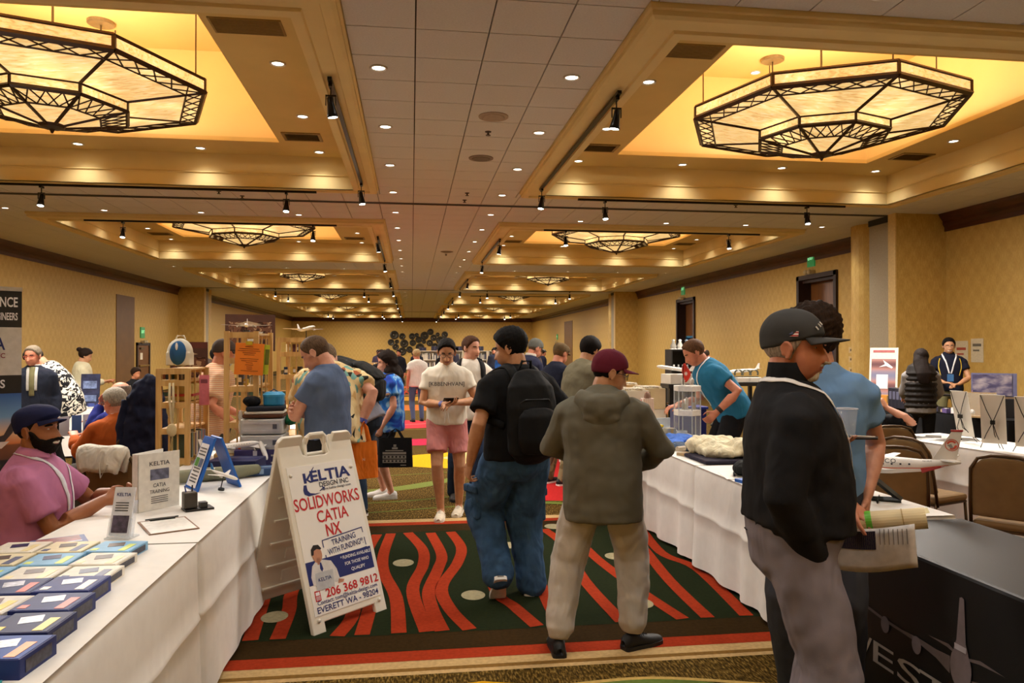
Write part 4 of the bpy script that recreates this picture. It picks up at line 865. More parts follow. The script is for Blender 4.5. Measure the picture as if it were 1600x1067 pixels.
# --- white tee and pink shorts, on the phone
p=P5=Person('man with round glasses in a cream t-shirt and pink shorts looking down at a phone',  .345,7.42,178,1.75,'asian',3,pitch=20,yaw=0,bend=4,
    ra=('w',(.315,7.19,1.115),(.8,-.5,-.4)),la=('w',(.43,7.18,1.13),(-.8,-.5,-.4)),rh=dict(dir=(-.75,.55,.05),pn=(-.1,.1,1),curl=.6),lh=dict(dir=(.75,.5,-.05),pn=(.1,-.3,-.9),curl=.55),legs='shorts',bulk=1.03,rl=('w',(.285,7.32),-6),ll=('w',(.475,7.52),-10))
p.shirt(cloth('#E2DACA',.92,.35,8),'t_shirt',hem=.06,loose=.014,wr=.014); p.trousers(cloth('#C98482',.92,.5,10),'shorts',to=.68,loose=.03,wr=.014); p.shoes(M('#CFC4AE',.8),M('#E2DACA',.7),M('#F2EEE4')); p.hair('short','#15100D',.007,.014,.003); p.face(closed=True); p.glasses('#1E1A18')
p.print_('[KBBENHVAN]',.052,plane_T(p.Mc@V3(0,.30,.0),(-1,0,0),(0,.0,1)),M('#33302C',.8),.002,off=.005)
p.wristband(0,'#5B5F9A',.03)
b=MB()
for e in (1,-1): b.tube([p.P0+V3(e*.012,.155,.06),p.P0+V3(e*.018,.172,.0),p.P0+V3(e*.022,.172,-.035)],.004,6)
ob('drawstring',b,WHITE,p.root)
# --- man behind him
p=P6=Person('brown haired man in white t-shirt and jeans behind the phone user, looking right',.63,8.15,182,1.78,'light',2,pitch=4,yaw=38,rl=('w',(.46,8.24),0),ll=('w',(.68,8.06),10))
p.shirt(cloth('#DDD6CA',.92,.35,8),'t_shirt',hem=.10,loose=.02,wr=.014); p.trousers(cloth('#26344E'),'jeans',loose=.016); p.shoes(M('#2B2A2A'),BLK_SH); p.hair('short','#4A3020',.009,.008); p.face(brow='#4A3020')
# --- woman with curly hair
p=P7=Person('woman with long dark curly hair, glasses and a blue space-print shirt, facing left',-.25,8.42,97,1.61,'light',2,pitch=8,bulk=1.16,belly=.04,legs='shorts',
    la=('w',(-.31,8.22,.80),(-.3,-1,0)),lh=dict(curl=.9),rl=((.1,.05,.085),5),ll=((-.1,-.02,.085),0))
SPACE=pattern('space',[(0,'#16245C'),(.42,'#1B3C9A'),(.52,'#2C74C8'),(.60,'#8FBCE0'),(.66,'#2659B4'),(.72,'#B08A5A'),(.78,'#17296A')],7,'noise',(1,1,.8),interp='EASE')
p.shirt(SPACE,'printed_shirt',hem=.16,loose=.03,wr=.016); p.trousers(cloth('#2A2A30'),'shorts',to=.9,loose=.03); p.shoes(M('#E6E4E0',.6),M('#DCDAD6',.5),M('#F5F5F3')); p.face(); p.glasses('#5A2A2A',w=.02,h=.014)
p.hair('low','#20150F',.022,.012,.008)
hb=MB(); T=p.Mh
for c,r in (((0,-.05,-.02),(.105,.085,.12)),((.05,-.03,-.12),(.06,.075,.11)),((-.05,-.03,-.12),(.06,.075,.11)),((0,-.09,-.17),(.12,.075,.13)),((.03,-.115,-.26),(.10,.06,.11))): hb.ell(T@V3(*c),r,14,10)
h=remesh(ob('curls',hb,hairmat('#20150F'),p.root),.012,1,.05)
# --- man in blue-grey tee, arms crossed
p=P8=Person('balding man in a blue-grey t-shirt standing with crossed arms at the left tables',-.60,5.56,72,1.77,'light',3,pitch=34,yaw=6,bend=4,
    ra=((-.08,.21,1.13),(1,-.1,-.6)),la=((.06,.24,1.16),(-1,-.1,-.6)),rh=dict(curl=.4,dir=(-1,-.1,.2),pn=(0,-1,0)),lh=dict(curl=.5,dir=(1,-.15,.1),pn=(0,-1,0)),bulk=1.08)
p.shirt(cloth('#566684',.92,.35,8),'t_shirt',hem=-.05,loose=.014,wr=.014); p.trousers(cloth('#1C1B1E'),loose=.016); p.shoes(BLK_SH,BLK_SH); p.hair('recede','#5A4634',.007,.0,.001); p.face(brow='#6B5240',closed=True)
# --- patterned shirt, bending, orange bag
HAWAI=pattern('hawai',[(0,'#26251F'),(.17,'#D9C08C'),(.42,'#E3D0A0'),(.58,'#C9A468'),(.68,'#74A49A'),(.76,'#DCC794'),(.86,'#A45A3A')],24,'voronoi',(1.2,1.2,.7))
p=P9=Person('large man in a cream patterned shirt bending over the left table, orange bag in hand',-.66,6.38,14,1.80,'light',2,lean=16,bend=14,pitch=52,ra=('w',(-.415,6.33,1.02),(.5,-.8,-.2)),la=((-.15,.45,1.0),),rh=dict(curl=1.0,dir=(0,.1,-1)),bulk=1.34,belly=.04)
p.shirt(HAWAI,'patterned_shirt',hem=.16,loose=.03,wr=.018,sl=.7); p.trousers(cloth('#7E7558'),loose=.02); p.shoes(BLK_SH,BLK_SH); p.hair('recede','#6B5A48',.008); p.face(brow='#5A4634'); p.wristband(0,'#5157A8',.03,.042)
# --- man behind with black rucksack
p=P10=Person('man in a grey shirt with a big black rucksack bending over the left table',-.54,7.42,70,1.80,'light',2,lean=44,bend=16,hy=-.08,pitch=70,ra=((.12,.5,.95),),la=((-.12,.5,.95),),bulk=1.05)
p.shirt(cloth('#8C90A2'),'shirt',hem=.1,loose=.02); p.trousers(cloth('#26364A'),loose=.02); p.shoes(BLK_SH,WHITE); p.hair('short','#4A3A2C',.008)
# --- seated exhibitor in purple polo
p=P11=Person('bearded man in a navy flat cap and purple polo shirt seated behind the left table',-2.06,4.30,-84,1.80,'brown',3,hip=.50,lean=8,pitch=-6,yaw=-18,bulk=1.14,belly=.04,
    ra=('w',(-1.66,4.33,.825),(.6,-.4,-.9)),la=('w',(-1.62,4.56,.825),(-.8,-.3,-.7)),rh=dict(dir=(-.45,.8,.1),pn=(-.85,0,-.4),curl=.7),lh=dict(dir=(.55,.75,.15),pn=(.85,0,-.4),curl=.8),rl=((.13,.42,.085),0),ll=((-.13,.42,.085),0))
PUR=cloth('#B8769C',.9,.35,8); p.shirt(PUR,'polo_shirt',loose=.016,wr=.016,sl=.74); p.trousers(cloth('#23242B')); p.shoes(BLK_SH,BLK_SH); p.collar(PUR,.042,.070,.02,.9)
p.face(beard=('#16100C',.011,0),brow='#150E0A',smile=True,lips='#8A4A44',look=(-.3,1,.2)); p.hair('buzz','#17110D',.002,0,.0003); p.cap(cloth('#1C2148',.85,.2),zs=(.052,.050,.044,.036,.026,.0,-.012),flat=True,dome=.018,blen=.052,name='flat_cap'); p.lanyard('#DDDDE6',.022,.14)
# --- plaid shirt man behind the racks
PLAID=pattern('plaid',[(0,'#BE8A68'),(.3,'#CDB48A'),(.5,'#A39C80'),(.65,'#D6C49C'),(.8,'#B47C62')],9,'Z',(1,1,1),distort=.1)
p=Person('man in a pastel plaid shirt and dark hat behind the pine racks',-1.93,7.45,-66,1.74,'red',2,pitch=12,lean=12,ra=((.25,.18,.92),),la=((-.12,.34,.95),),bulk=1.1); p.shirt(PLAID,'plaid_shirt',hem=.14,loose=.03,sl=.8); p.trousers(cloth('#3A352E')); p.cap(cloth('#453A34'),zs=(.045,.044,.038,.03,.02,.0,-.01)); p.face(beard=('#B9B0A4',.005,0)); p.shoes(BLK_SH,BLK_SH)
# --- seated pair at the left back tables
p=P13=Person('grey haired man in an orange sweater seated with his back turned',-2.66,7.30,48,1.74,'red',2,hip=.49,pitch=10,yaw=20,bend=8,ra=((.2,.4,.80),),la=((-.2,.4,.80),),rl=((.12,.45,.085),0),ll=((-.12,.45,.085),0),bulk=1.1); p.shirt(cloth('#A8521E'),'sweater','long',loose=.02); p.trousers(cloth('#45423E')); p.hair('short','#A39C8E',.012); p.shoes(BLK_SH,BLK_SH); p.glasses(); p.face(); p.stand(WHITE,.03,.066)
p=P14=Person('bald man with glasses in a royal blue shirt seated, hand at his chin',-2.92,8.30,78,1.76,'red',2,hip=.50,pitch=6,lean=6,bend=6,la=((-.02,.30,1.02),(-.5,.2,-1)),ra=((.1,.4,.80),),lh=dict(dir=(.1,-.2,1),pn=(0,-1,0),curl=1.1),rl=((.12,.45,.085),0),ll=((-.12,.45,.085),0),bulk=1.12); p.shirt(cloth('#20276E'),'shirt','long',loose=.02); p.trousers(cloth('#23242B')); p.hair('bald','#6E6258',.006); p.face(); p.glasses('#6A2A20'); p.shoes(BLK_SH,BLK_SH)
# --- the group by the left wall
p=Person('man in a dark suit and olive tie standing beside the roll-up banner',-4.45,9.55,196,1.68,'red',2,pitch=6,yaw=-20); p.shirt(cloth('#1B1F2C'),'suit_jacket','long',hem=.16,loose=.02,neck=(.07,.066)); p.trousers(cloth('#1B1F2C')); p.hair('short','#6E6252',.009); p.face(); p.glasses('#A03A2A',w=.02,h=.013); p.shoes(BLK_SH,BLK_SH)
p.strip('shirt_front',[(0,.07,.17),(0,.13,.06),(0,.15,-.1)],.11,M('#B9B6B0',.8),p.shirto,M4=p.Mc); p.strip('necktie',[(0,.075,.165),(0,.14,.06),(0,.16,-.16)],.055,cloth('#6A6444'),p.shirto,.010,M4=p.Mc); p.stand(M('#C9C6C0',.8),.035,.066)
BW=pattern('bw',[(0,'#D9D4C4'),(.5,'#17161A')],9,'noise',(1,1,1),distort=2.5)
p=Person('large man in a black and white floral shirt and black cap leaning over a table',-4.40,10.2,112,1.74,'red',2,lean=16,bend=14,pitch=40,bulk=1.35,belly=.1,la=((-.18,.25,.90),),ra=((.18,.3,.95),)); p.shirt(BW,'floral_shirt',hem=.18,loose=.03); p.trousers(cloth('#141416')); p.cap(cloth('#18161A'),False,zs=(.05,.05,.045,.035,.02,-.02,-.03)); p.hair('short','#3A2E26',.006); p.face(); p.shoes(BLK_SH,BLK_SH)
p=Person('woman with a hair bun and pale jacket looking at her phone, left wall',-5.45,13.3,-72,1.66,'asian',1,pitch=20,ra=((.06,.34,1.12),),la=((-.08,.34,1.1),),bulk=1.0); p.shirt(cloth('#CBC4A4'),'pale_jacket','long',hem=.2,loose=.03); p.trousers(cloth('#1B2138')); p.hair('low','#241812',.012); p.shoes(WHITE,WHITE); P17=p; b=MB(); b.ell(p.Mh@V3(0,-.125,.07),(.045,.045,.04)); ob('hair_bun',b,hairmat('#241812'),p.root,smooth=True)
p=Person('dark haired boy in a black t-shirt near the left wall',-4.60,13.25,-120,1.33,'tan',1,pitch=10); p.shirt(cloth('#1A1A1C'),'t_shirt'); p.trousers(cloth('#2A2A30')); p.hair('low','#2A1C12',.016); p.shoes(BLK_SH,BLK_SH)
p=Person('brown haired man peering down behind the brown aircraft poster',-3.62,13.6,175,1.76,'light',1,pitch=32,bend=8); p.shirt(cloth('#5A5048'),'shirt'); p.trousers(cloth('#2A2A30')); p.hair('short','#4A3420',.012); p.face(); p.shoes(BLK_SH,BLK_SH)
p=Person('black haired man in a black shirt beyond the pine racks',-2.86,11.5,-100,1.66,'dark',1,pitch=8); p.shirt(cloth('#17171A'),'shirt'); p.trousers(cloth('#2A2A30')); p.hair('low','#0E0B0A',.016); p.shoes(BLK_SH,BLK_SH)
p=Person('distant man in a blue shirt and lanyard by the far left wall',-5.7,29,-110,1.68,'red',0); p.shirt(cloth('#27407A'),'shirt'); p.trousers(cloth('#22242B')); p.hair('short','#2A1E16'); p.shoes(BLK_SH,BLK_SH)
# --- browsers along the right tables
p=P22=Person('dark haired man in an olive sweatshirt and khaki trousers bending to the right tables',1.60,7.05,-58,1.78,'asian',2,pitch=22,bend=10,lean=4,ra=((.1,.38,1.05),),la=((-.1,.38,1.05),),bulk=1.08); p.shirt(cloth('#6A6450'),'sweatshirt','long',hem=.1,loose=.026,wr=.02); p.trousers(cloth('#A89676')); p.hair('low','#15100D',.014,.01,.003); p.face(closed=True); p.glasses(); p.shoes(BLK_SH,WHITE); p.stand(cloth('#625C4A'),.025,.068)
p=Person('man in a brown flat cap and navy sweater at the right tables',1.74,8.95,-58,1.72,'red',2,pitch=22,bend=6,ra=((.1,.36,1.0),),la=((-.1,.36,1.0),)); p.shirt(cloth('#171B2C'),'sweater','long',loose=.024); p.trousers(pattern('camo',[(0,'#6A5A3C'),(.5,'#8A7A58')],8)); p.cap(cloth('#5C4C34'),zs=(.05,.048,.042,.034,.026,.01,.0),flat=True,dome=.02,blen=.05,name='flat_cap'); p.hair('short','#6A4E30',.008); p.face(); p.shoes(BLK_SH,WHITE)
p=Person('man in a grey ball cap and navy jacket looking down at the right tables',1.62,10.4,-70,1.80,'red',2,pitch=26,bend=10,ra=((.1,.36,1.0),),la=((-.1,.36,1.0),)); p.shirt(cloth('#23253A'),'jacket','long',loose=.03); p.trousers(cloth('#2A2A30')); p.cap(cloth('#5E5E58'),zs=(.045,.044,.036,.024,.012,-.01,-.02)); p.hair('short','#5A4A3A',.006); p.face(); p.shoes(BLK_SH,BLK_SH); p.stand(M('#B8B0A4',.9),.05,.075)
p=Person('distant person in a black brimmed hat past the grey-capped man',3.0,17.7,-100,1.70,'light',1); p.shirt(cloth('#4A3E3A'),'shirt','long'); p.trousers(cloth('#22222A')); p.cap(cloth('#141214'),zs=(.04,.04,.04,.04,.03,.02,.02)); p.face(); p.shoes(BLK_SH,BLK_SH)
# --- teal shirt leaning
p=P26=Person('man in a teal t-shirt and black shorts with a lanyard leaning over the right table',3.25,7.42,84,1.86,'red',2,lean=29,bend=8,hy=-.06,pitch=30,la=('w',(3.03,7.12,1.02),(-.3,-.9,.1)),lh=dict(curl=.7),ra=((.15,.42,.95),),legs='shorts',bulk=1.14); p.shirt(cloth('#246A8E'),'t_shirt',hem=.08,loose=.022,wr=.016); p.trousers(cloth('#16161A'),'shorts',to=.9,loose=.03); p.hair('short','#5A3E28',.010,.006); p.face(brow='#5A3E28'); p.lanyard('#DADADA',.016,.2,None); p.wristband(1,'#1A1A1C',.035,.036,.10,'wrist_watch'); p.shoes(BLK_SH,BLK_SH)
p=Person('older man in a white striped shirt stooping by the right wall',6.6,15.3,62,1.72,'red',1,lean=22,bend=10,pitch=35); p.shirt(pattern('stripes',[(0,'#C9BFA8'),(.5,'#E0D8C4')],12,'X',distort=0),'striped_shirt','long',loose=.02); p.trousers(cloth('#6A604C')); p.hair('bald','#4A4038',.006); p.shoes(BLK_SH,BLK_SH)
p=P28=Person('long haired woman in a black quilted vest with her back turned at the black booth',6.62,8.98,-22,1.64,'light',2,pitch=14,yaw=-20,ra=((.26,.34,1.0),),la=((-.12,.36,1.02),)); p.shirt(cloth('#7E7A78'),'sweater','long',loose=.008); b=MB()
for j in range(7):
    c=p.P0.lerp(p.chest+p.R2@V3(0,0,.10),j/6); b.tube([c+V3(0,0,-.034),c,c+V3(0,0,.034)],[(.185,.135),(.205,.152),(.185,.135)],18,(1,0,0),round_=True)
remesh(ob('quilted_vest',b,cloth('#1B1614',.6),p.root),.010,1); p.trousers(cloth('#131316')); p.hair('low','#1D1512',.016,.008); hb=MB(); hb.tube([p.Mh@V3(0,-.04,.06),p.Mh@V3(0,-.08,-.06),p.Mc@V3(0,-.155,.10),p.Mc@V3(0,-.165,-.02)],[(.085,.07),(.095,.06),(.10,.035),(.07,.02)],14,(1,0,0),round_=True); remesh(ob('long_hair',hb,hairmat('#1D1512'),p.root),.010,1,.012); p.shoes(BLK_SH,BLK_SH)
p=P29=Person('smiling man in a navy polo and lanyard standing behind the black booth',8.72,11.15,150,1.82,'asian',2,pitch=4,yaw=0,ra=((.09,.27,1.02),(.8,-.4,-.4)),la=((-.09,.27,1.0),(-.8,-.4,-.4)),rh=dict(dir=(-.7,.6,0),curl=.6),lh=dict(dir=(.7,.6,0),curl=.6)); p.shirt(cloth('#171A2A'),'polo_shirt',hem=.04,loose=.02); p.trousers(cloth('#6A6444')); p.hair('short','#14100D',.012,.008); p.face(smile=True); p.glasses('#6A6460'); p.lanyard('#E4E4E8',.02,.12,'#3E6A9A'); p.collar(cloth('#171A2A')); p.shoes(BLK_SH,BLK_SH)
for e in (1,-1): p.strip('side_piping',[(e*.13,.09,.12),(e*.15,.11,0),(e*.13,.12,-.14)],.014,M('#D8B83A',.7),p.shirto,M4=p.Mc)
p=P30=Person('dark haired man in a black t-shirt seated with a raised hand, sunglasses on his head',4.60,7.02,-12,1.78,'light',2,hip=.44,pitch=4,yaw=-12,ra=('w',(4.70,6.88,1.06),(.9,-.7,-.8)),la=((-.2,.35,.75),),rh=dict(dir=(-.55,.1,.9),pn=(-.6,.6,0),curl=1.0),rl=((.13,.45,.085),0),ll=((-.13,.45,.085),0),bulk=1.08); p.shirt(cloth('#141416'),'t_shirt',loose=.02,sl=.85); p.trousers(cloth('#22242B')); p.hair('low','#2A2019',.010,.004); p.shoes(BLK_SH,BLK_SH); p.stand(WHITE,.025,.062)
b=MB(); b.tube([p.Mh@V3(*v) for v in ((-.086,-.02,.06),(-.07,.05,.09),(0,.075,.112),(.07,.05,.09),(.086,-.02,.06))],[(.006,.004),(.016,.006),(.012,.005),(.016,.006),(.006,.004)],8); ob('sunglasses',b,M('#0E0E0E',.2),p.root)
p=P31=Person('person in a cream knitted sweater seated behind the right table, mostly hidden',3.52,6.40,100,1.66,'light',1,hip=.46,lean=14,bend=12,pitch=20,ra=((.15,.36,.78),),la=((-.2,.34,.78),),rl=((.12,.42,.085),0),ll=((-.12,.42,.085),0)); p.shirt(pattern('knit',[(0,'#C2B294'),(.6,'#E2D6BC')],22,'Z',distort=1.2,interp='LINEAR',bump=.4),'knitted_sweater','long',loose=.03); p.trousers(cloth('#3A352E')); p.hair('low','#8A7A66',.014); p.shoes(BLK_SH,BLK_SH)
# --- farther down the aisle
p=Person('balding man in a dark jacket down the aisle behind the curly haired woman',-.55,14.2,160,1.63,'red',1,pitch=12); p.shirt(cloth('#1F1D1F'),'jacket','long'); p.trousers(cloth('#22222A')); p.hair('recede','#2A1E16',.007); p.face(); p.shoes(BLK_SH,BLK_SH); p.strip('shirt_front',[(0,.07,.17),(0,.13,.06),(0,.15,-.06)],.06,WHITE,p.shirto,M4=p.Mc)
p=Person('sandy haired man in a white t-shirt and jeans walking down the aisle, seen from behind',.13,17.1,12,1.63,'red',1,yaw=25,ll=((-.12,-.12,.085),0)); p.shirt(cloth('#DCD6CC'),'t_shirt',hem=.12,loose=.03); p.trousers(cloth('#4A5A78'),'jeans'); p.hair('short','#A88F66',.014); p.shoes(BLK_SH,BLK_SH)
FAR=[(-.75,24.5,170,1.64,'#4A4634','#3A2C20','man in olive green at the far end of the aisle'),(-.42,26,150,1.62,'#1A1B24','#1A1512','man in a dark printed jacket far down the aisle'),(.2,27.5,200,1.66,'#22242E','#1A1512','man in navy far down the aisle behind the white t-shirt'),(1.05,25.5,10,1.60,'#17171B','#2A2018','man in black with a white badge print far down the aisle'),(1.55,28.5,175,1.74,'#3A3A4A','#7A7068','grey haired man in a blue shirt far down the aisle'),(1.95,23.0,-5,1.62,'#0F0F11','#16100C','broad man in black far down the aisle, seen from behind'),(3.4,31,180,1.66,'#2A2C3A','#16100C','man in a navy shirt far off beside the bookcases'),(-1.4,32,185,1.6,'#3A3040','#2A1E16','small distant figure in plum before the end wall'),(4.6,26,-90,1.62,'#23253A','#2A1E16','far man in navy beyond the right tables'),(.55,34,170,1.68,'#6A5A48','#2A1E16','distant figure in tan in the middle of the far aisle'),(3.6,30,190,1.55,'#2F5FA8','#B86A3A','far person in a bright blue shirt and orange cap near the yellow box')]
for x,y,h,S,c,hc,lb in FAR:
    p=Person(lb,x,y,h,S,'red',0,pitch=8); p.shirt(cloth(c),'shirt','long',loose=.02); p.trousers(cloth('#1E1E26')); p.hair('short',hc); p.shoes(BLK_SH,BLK_SH)
    if 'badge print' in lb: q=MB(); q.box(p.chest+V3(0,-.145,-.12),(.15,.012,.17)); ob('back_print',q,WHITE,p.root,bevel=.01)
# ================================================================== tables, chairs and goods
LINEN='#E8E4DE'; LIN=cloth(LINEN,.85,.25,3,.1,.03)
def uvT(o,u,v,W=None):
    """matrix for a frame with origin o and ground direction u (x axis), v = left of u"""
    u=Vector((u[0],u[1],0)).normalized(); M4=Matrix(((u.x,-u.y,0,o[0]),(u.y,u.x,0,o[1]),(0,0,1,o[2] if len(o)>2 else 0),(0,0,0,1))); return M4
def drape(name,label,L,Wd,mat,T,h=.75,drop=.72,fold=.022,group=None,freq=9,cat='tablecloth'):
    """cloth over a table L x Wd (local x,y from 0), hanging in folds on all four sides"""
    b=MB(); per=[]; nL=int(L*freq*2.2); nW=int(Wd*freq*2.2)
    for i in range(nL): per.append((L*i/nL,0,0,-1))
    for i in range(nW): per.append((L,Wd*i/nW,1,0))
    for i in range(nL): per.append((L-L*i/nL,Wd,0,1))
    for i in range(nW): per.append((0,Wd-Wd*i/nW,-1,0))
    n=len(per); rows=[0,.02,.10,.3,.44,.455,.47,.6,.8,1]; vs=[]; rng=random.Random(sum(map(ord,label))%999)
    ph=[rng.uniform(0,6) for _ in range(4)]
    for r in rows:
        for k,(x,y,nx,ny) in enumerate(per):
            s=k/n*2*PI; f=fold*r**.7*(math.sin(k*.85+ph[0]+.8*math.sin(s*5+ph[1]))+.5*math.sin(k*.37+ph[2])); o=.012*min(1,r*20)+.03*r+f+(.008 if r==.455 else 0)
            vs.append(T@Vector((x+nx*o,y+ny*o,h+.004-(.004 if r else 0)-drop*r)))
    b.add(vs,[(i*n+j,i*n+(j+1)%n,(i+1)*n+(j+1)%n,(i+1)*n+j) for i in range(len(rows)-1) for j in range(n)]+[tuple(range(n))])
    o=ob(name,b,mat,None,smooth=False); o.data.polygons.foreach_set('use_smooth',[True]*(len(o.data.polygons)-1)+[False]); tag(o,label,cat,group); return o
TOPM=M('#8A7A62',.5); LEGM=M('#5A5650',.4,.6)
def table(label,L,Wd,T,h=.742,group=None):
    o=thing('folding_table',label,'table',(0,0,0),0,group); o.matrix_world=T
    b=MB(); b.bb(.02,L-.02,.02,Wd-.02,h-.035,h-.003); ob('tabletop',b,TOPM,o)
    for x in (.15,L-.15):
        for y in (.1,Wd-.1): b=MB(); b.tube([(x,y,0),(x,y,h-.035)],.014,8); ob('leg',b,LEGM,o)
def clothed(lab,L,Wd,T,mat=LIN,col='white',**k):
    table('folding table hidden under the '+lab,L,Wd,T); return drape('tablecloth',col+' cloth on the '+lab,L,Wd,mat,T,**k)
UPY=lambda x,y: uvT((x,y),(0,1),0)    # table running along +Y whose width goes to -X
for k,(y0,y1,lab) in enumerate(((1.7,3.61,'nearest table on the left with the software boxes'),(3.63,5.46,'second table on the left with the white binder'),(5.48,7.3,'third table on the left with the pine racks'),(7.32,9.1,'fourth table on the left of the aisle'))):
    clothed(lab,y1-y0,.76,UPY(-.98,y0),fold=.006 if k<2 else .02)
for k,(y0,y1,lab) in enumerate(((3.67,5.48,'right aisle table behind the black covered one'),(5.5,7.3,'right aisle table with the clothes pile'),(7.32,9.1,'third right aisle table before the magazine boxes'),(9.12,10.9,'fourth right aisle table under the magazine boxes'))):
    clothed(lab,y1-y0,.74,UPY(2.90,y0),fold=.024)
clothed('rear right table with the black framed banner stands',3.7,.78,uvT((4.80,7.14),(.16,-.987),0),fold=.022)
BLKC=cloth('#0D0D10',.8,.25,4,.1,.05)
clothed('booth table along the right wall',4.2,.8,UPY(8.15,8.4),BLKC,'black')
clothed('side table by the left wall',1.3,.7,uvT((-5.6,12.1),(1,0),0)); clothed('left back table where the seated pair work',1.8,.76,uvT((-3.35,6.95),(-.35,.94),0)); clothed('left back table behind the seated pair',1.6,.7,uvT((-6.3,8.45),(1,.06),0))
# black fitted cover with printed mark
b=MB(); 
b.add([(2.17,1.6,.756),(2.17,3.6,.756),(2.885,3.6,.756),(2.885,1.6,.756),(2.15,1.58,.02),(2.15,3.62,.02),(2.905,3.62,.02),(2.905,1.58,.02)],[(3,2,1,0),(0,1,5,4),(1,2,6,5),(2,3,7,6),(3,0,4,7)])
BC=ob('fitted_table_cover',b,M('#0E0F13',.5,0,.04,5,.1,400,spec=.4),bevel=.015); tag(BC,'black fitted table cover with grey lettering and an aircraft outline, right foreground','tablecloth'); table('folding table hidden under the black fitted cover',1.9,.66,UPY(2.87,1.66))
GRYP=M('#8D8888',.7)
def onface(polys,mat,name,off=.0):
    b=MB()
    for p in polys: b.add([(2.157-off-(.75-z)*.02*0+ (2.17-2.15)*(z-.02)/.736-.0035+.0 if False else 2.15+.02*(z-.02)/.736-.004-off,y,z) for y,z in p],[tuple(range(len(p)))])
    return ob(name,b,mat,BC)
onface([[(3.42,.425),(3.3,.425),(3.19,.412),(3.06,.405),(2.95,.41),(2.84,.405),(2.76,.41),(2.76,.34),(2.84,.37),(2.93,.385),(3.06,.392),(3.19,.398)],[(2.64,.36),(2.5,.40),(2.3,.41),(2.3,.39),(2.5,.375),(2.64,.32)],[(2.89,.445),(2.77,.455),(2.73,.44),(2.73,.43),(2.78,.44)],[(2.66,.44),(2.6,.455),(2.48,.445),(2.6,.44),(2.66,.43)]],M('#6E6466',.7),'aircraft_wing')
onface([[(2.70+.058*math.cos(a),.385+.085*math.sin(a)) for a in np.linspace(0,2*PI,24,endpoint=False)],[(2.712,.66),(2.70,.665),(2.688,.66),(2.675,.49),(2.66,.45),(2.74,.45),(2.725,.49)]],M('#7A7076',.7),'aircraft_body',.001)
for yy_,zz_ in ((3.175,.385),(2.96,.375)): onface([[(yy_+.030*math.cos(a),zz_+.038*math.sin(a)) for a in np.linspace(0,2*PI,18,endpoint=False)]],M('#7A7076',.7),'aircraft_engine',.001)
onface([[(2.735,.475),(2.67,.475),(2.672,.452),(2.733,.452)]],M('#B9B4BE',.6),'cockpit_glass',.002)
b=MB()
for txt,y,w_ in (('W',3.47,.20),('E',3.26,.15),('S',3.085,.16),('T',2.94,.19)):
    t=text_mb(txt,.155,.0,'LEFT'); sx=w_/max(t.width,.01); 
    for i,v in enumerate(t.v): t.v[i]=(v[0]*sx,v[1]*.92,v[2])
    put(b,t,plane_T((2.15+.02*.18/.736-.004,y,.185),(0,-1,0),(.027,0,1)))
ob('lettering',b,M('#B8B2AC',.6),BC)
# ---------------- banquet chairs
CF_=cloth('#7C6240',.8,.1,8,.1,.06); CFR=M('#4A3620',.4,.5)
def make_chair():
    o=thing('banquet_chair','x','chair',(0,0,0))
    b=MB(); b.box((0,0,.445),(.43,.43,.06)); ob('seat',b,CF_,o,bevel=.025)
    b=MB()
    def fn(u,v):
        x=(u-.5)*2; z=v; w_=.215*(1-.05*z-.32*max(0,(z-.72)/.28)**2.2); return (x*w_,-.205-.085*z+.012*(x*x),.50+.42*z-.02*x*x*z)
    b.grid(fn,13,13); q=ob('backrest',b,CF_,o,smooth=True); so=q.modifiers.new('s','SOLIDIFY'); so.thickness=.05; so.offset=0; bv=q.modifiers.new('b','BEVEL'); bv.width=.015; bv.segments=2
    b=MB(); P=[(-.222,-.20,.40),(-.219,-.24,.62),(-.205,-.285,.83),(-.16,-.297,.905),(-.08,-.30,.928),(0,-.30,.932),(.08,-.30,.928),(.16,-.297,.905),(.205,-.285,.83),(.219,-.24,.62),(.222,-.20,.40)]; b.tube(P,.012,8,(0,1,0)); ob('back_frame',b,CFR,o,smooth=True)
    b=MB(); b.tube([(-.2,.2,.41),(.2,.2,.41),(.2,-.2,.41),(-.2,-.2,.41)],.011,6,(0,0,1),closed=True); ob('seat_frame',b,CFR,o)
    for x in (-1,1):
        b=MB(); b.tube([(x*.2,.19,.41),(x*.205,.23,0)],.0115,8); ob('leg',b,CFR,o,smooth=True)
        b=MB(); b.tube([(x*.215,-.2,.45),(x*.21,-.25,.2),(x*.21,-.29,0)],.0115,8); ob('leg',b,CFR,o,smooth=True)
    b=MB(); b.bar((-.205,.215,.2),(-.21,-.255,.2),.007); b.bar((.205,.215,.2),(.21,-.255,.2),.007); ob('stretcher',b,CFR,o)
    return o
CH0=make_chair(); first=True
for x,y,h,lb in ((4.50,6.70,-12,'brown banquet chair under the seated man in the black t-shirt'),(3.66,5.30,-30,'brown banquet chair behind the model airliner, its back to the viewer'),(4.22,5.66,-70,'brown banquet chair with its seat showing, at the right rear table'),(4.16,4.68,-52,'brown banquet chair at the right edge of the picture'),(-2.60,7.22,48,'brown banquet chair with the man in the orange sweater'),(-2.86,8.28,78,'brown banquet chair with the bald man in royal blue'),(-2.08,6.02,-20,'brown banquet chair with a white bag over its back'),(-2.24,4.34,-84,'brown banquet chair of the man in the purple polo'),(3.15,9.35,150,'brown banquet chair with a dark green jacket, behind the right tables'),(3.33,6.44,100,'brown banquet chair with the person in the cream sweater')):
    c=CH0 if first else dup(CH0); first=False; c.location=(x,y,0); c.rotation_euler.z=math.radians(h); tag(c,lb,'chair','brown banquet chairs')
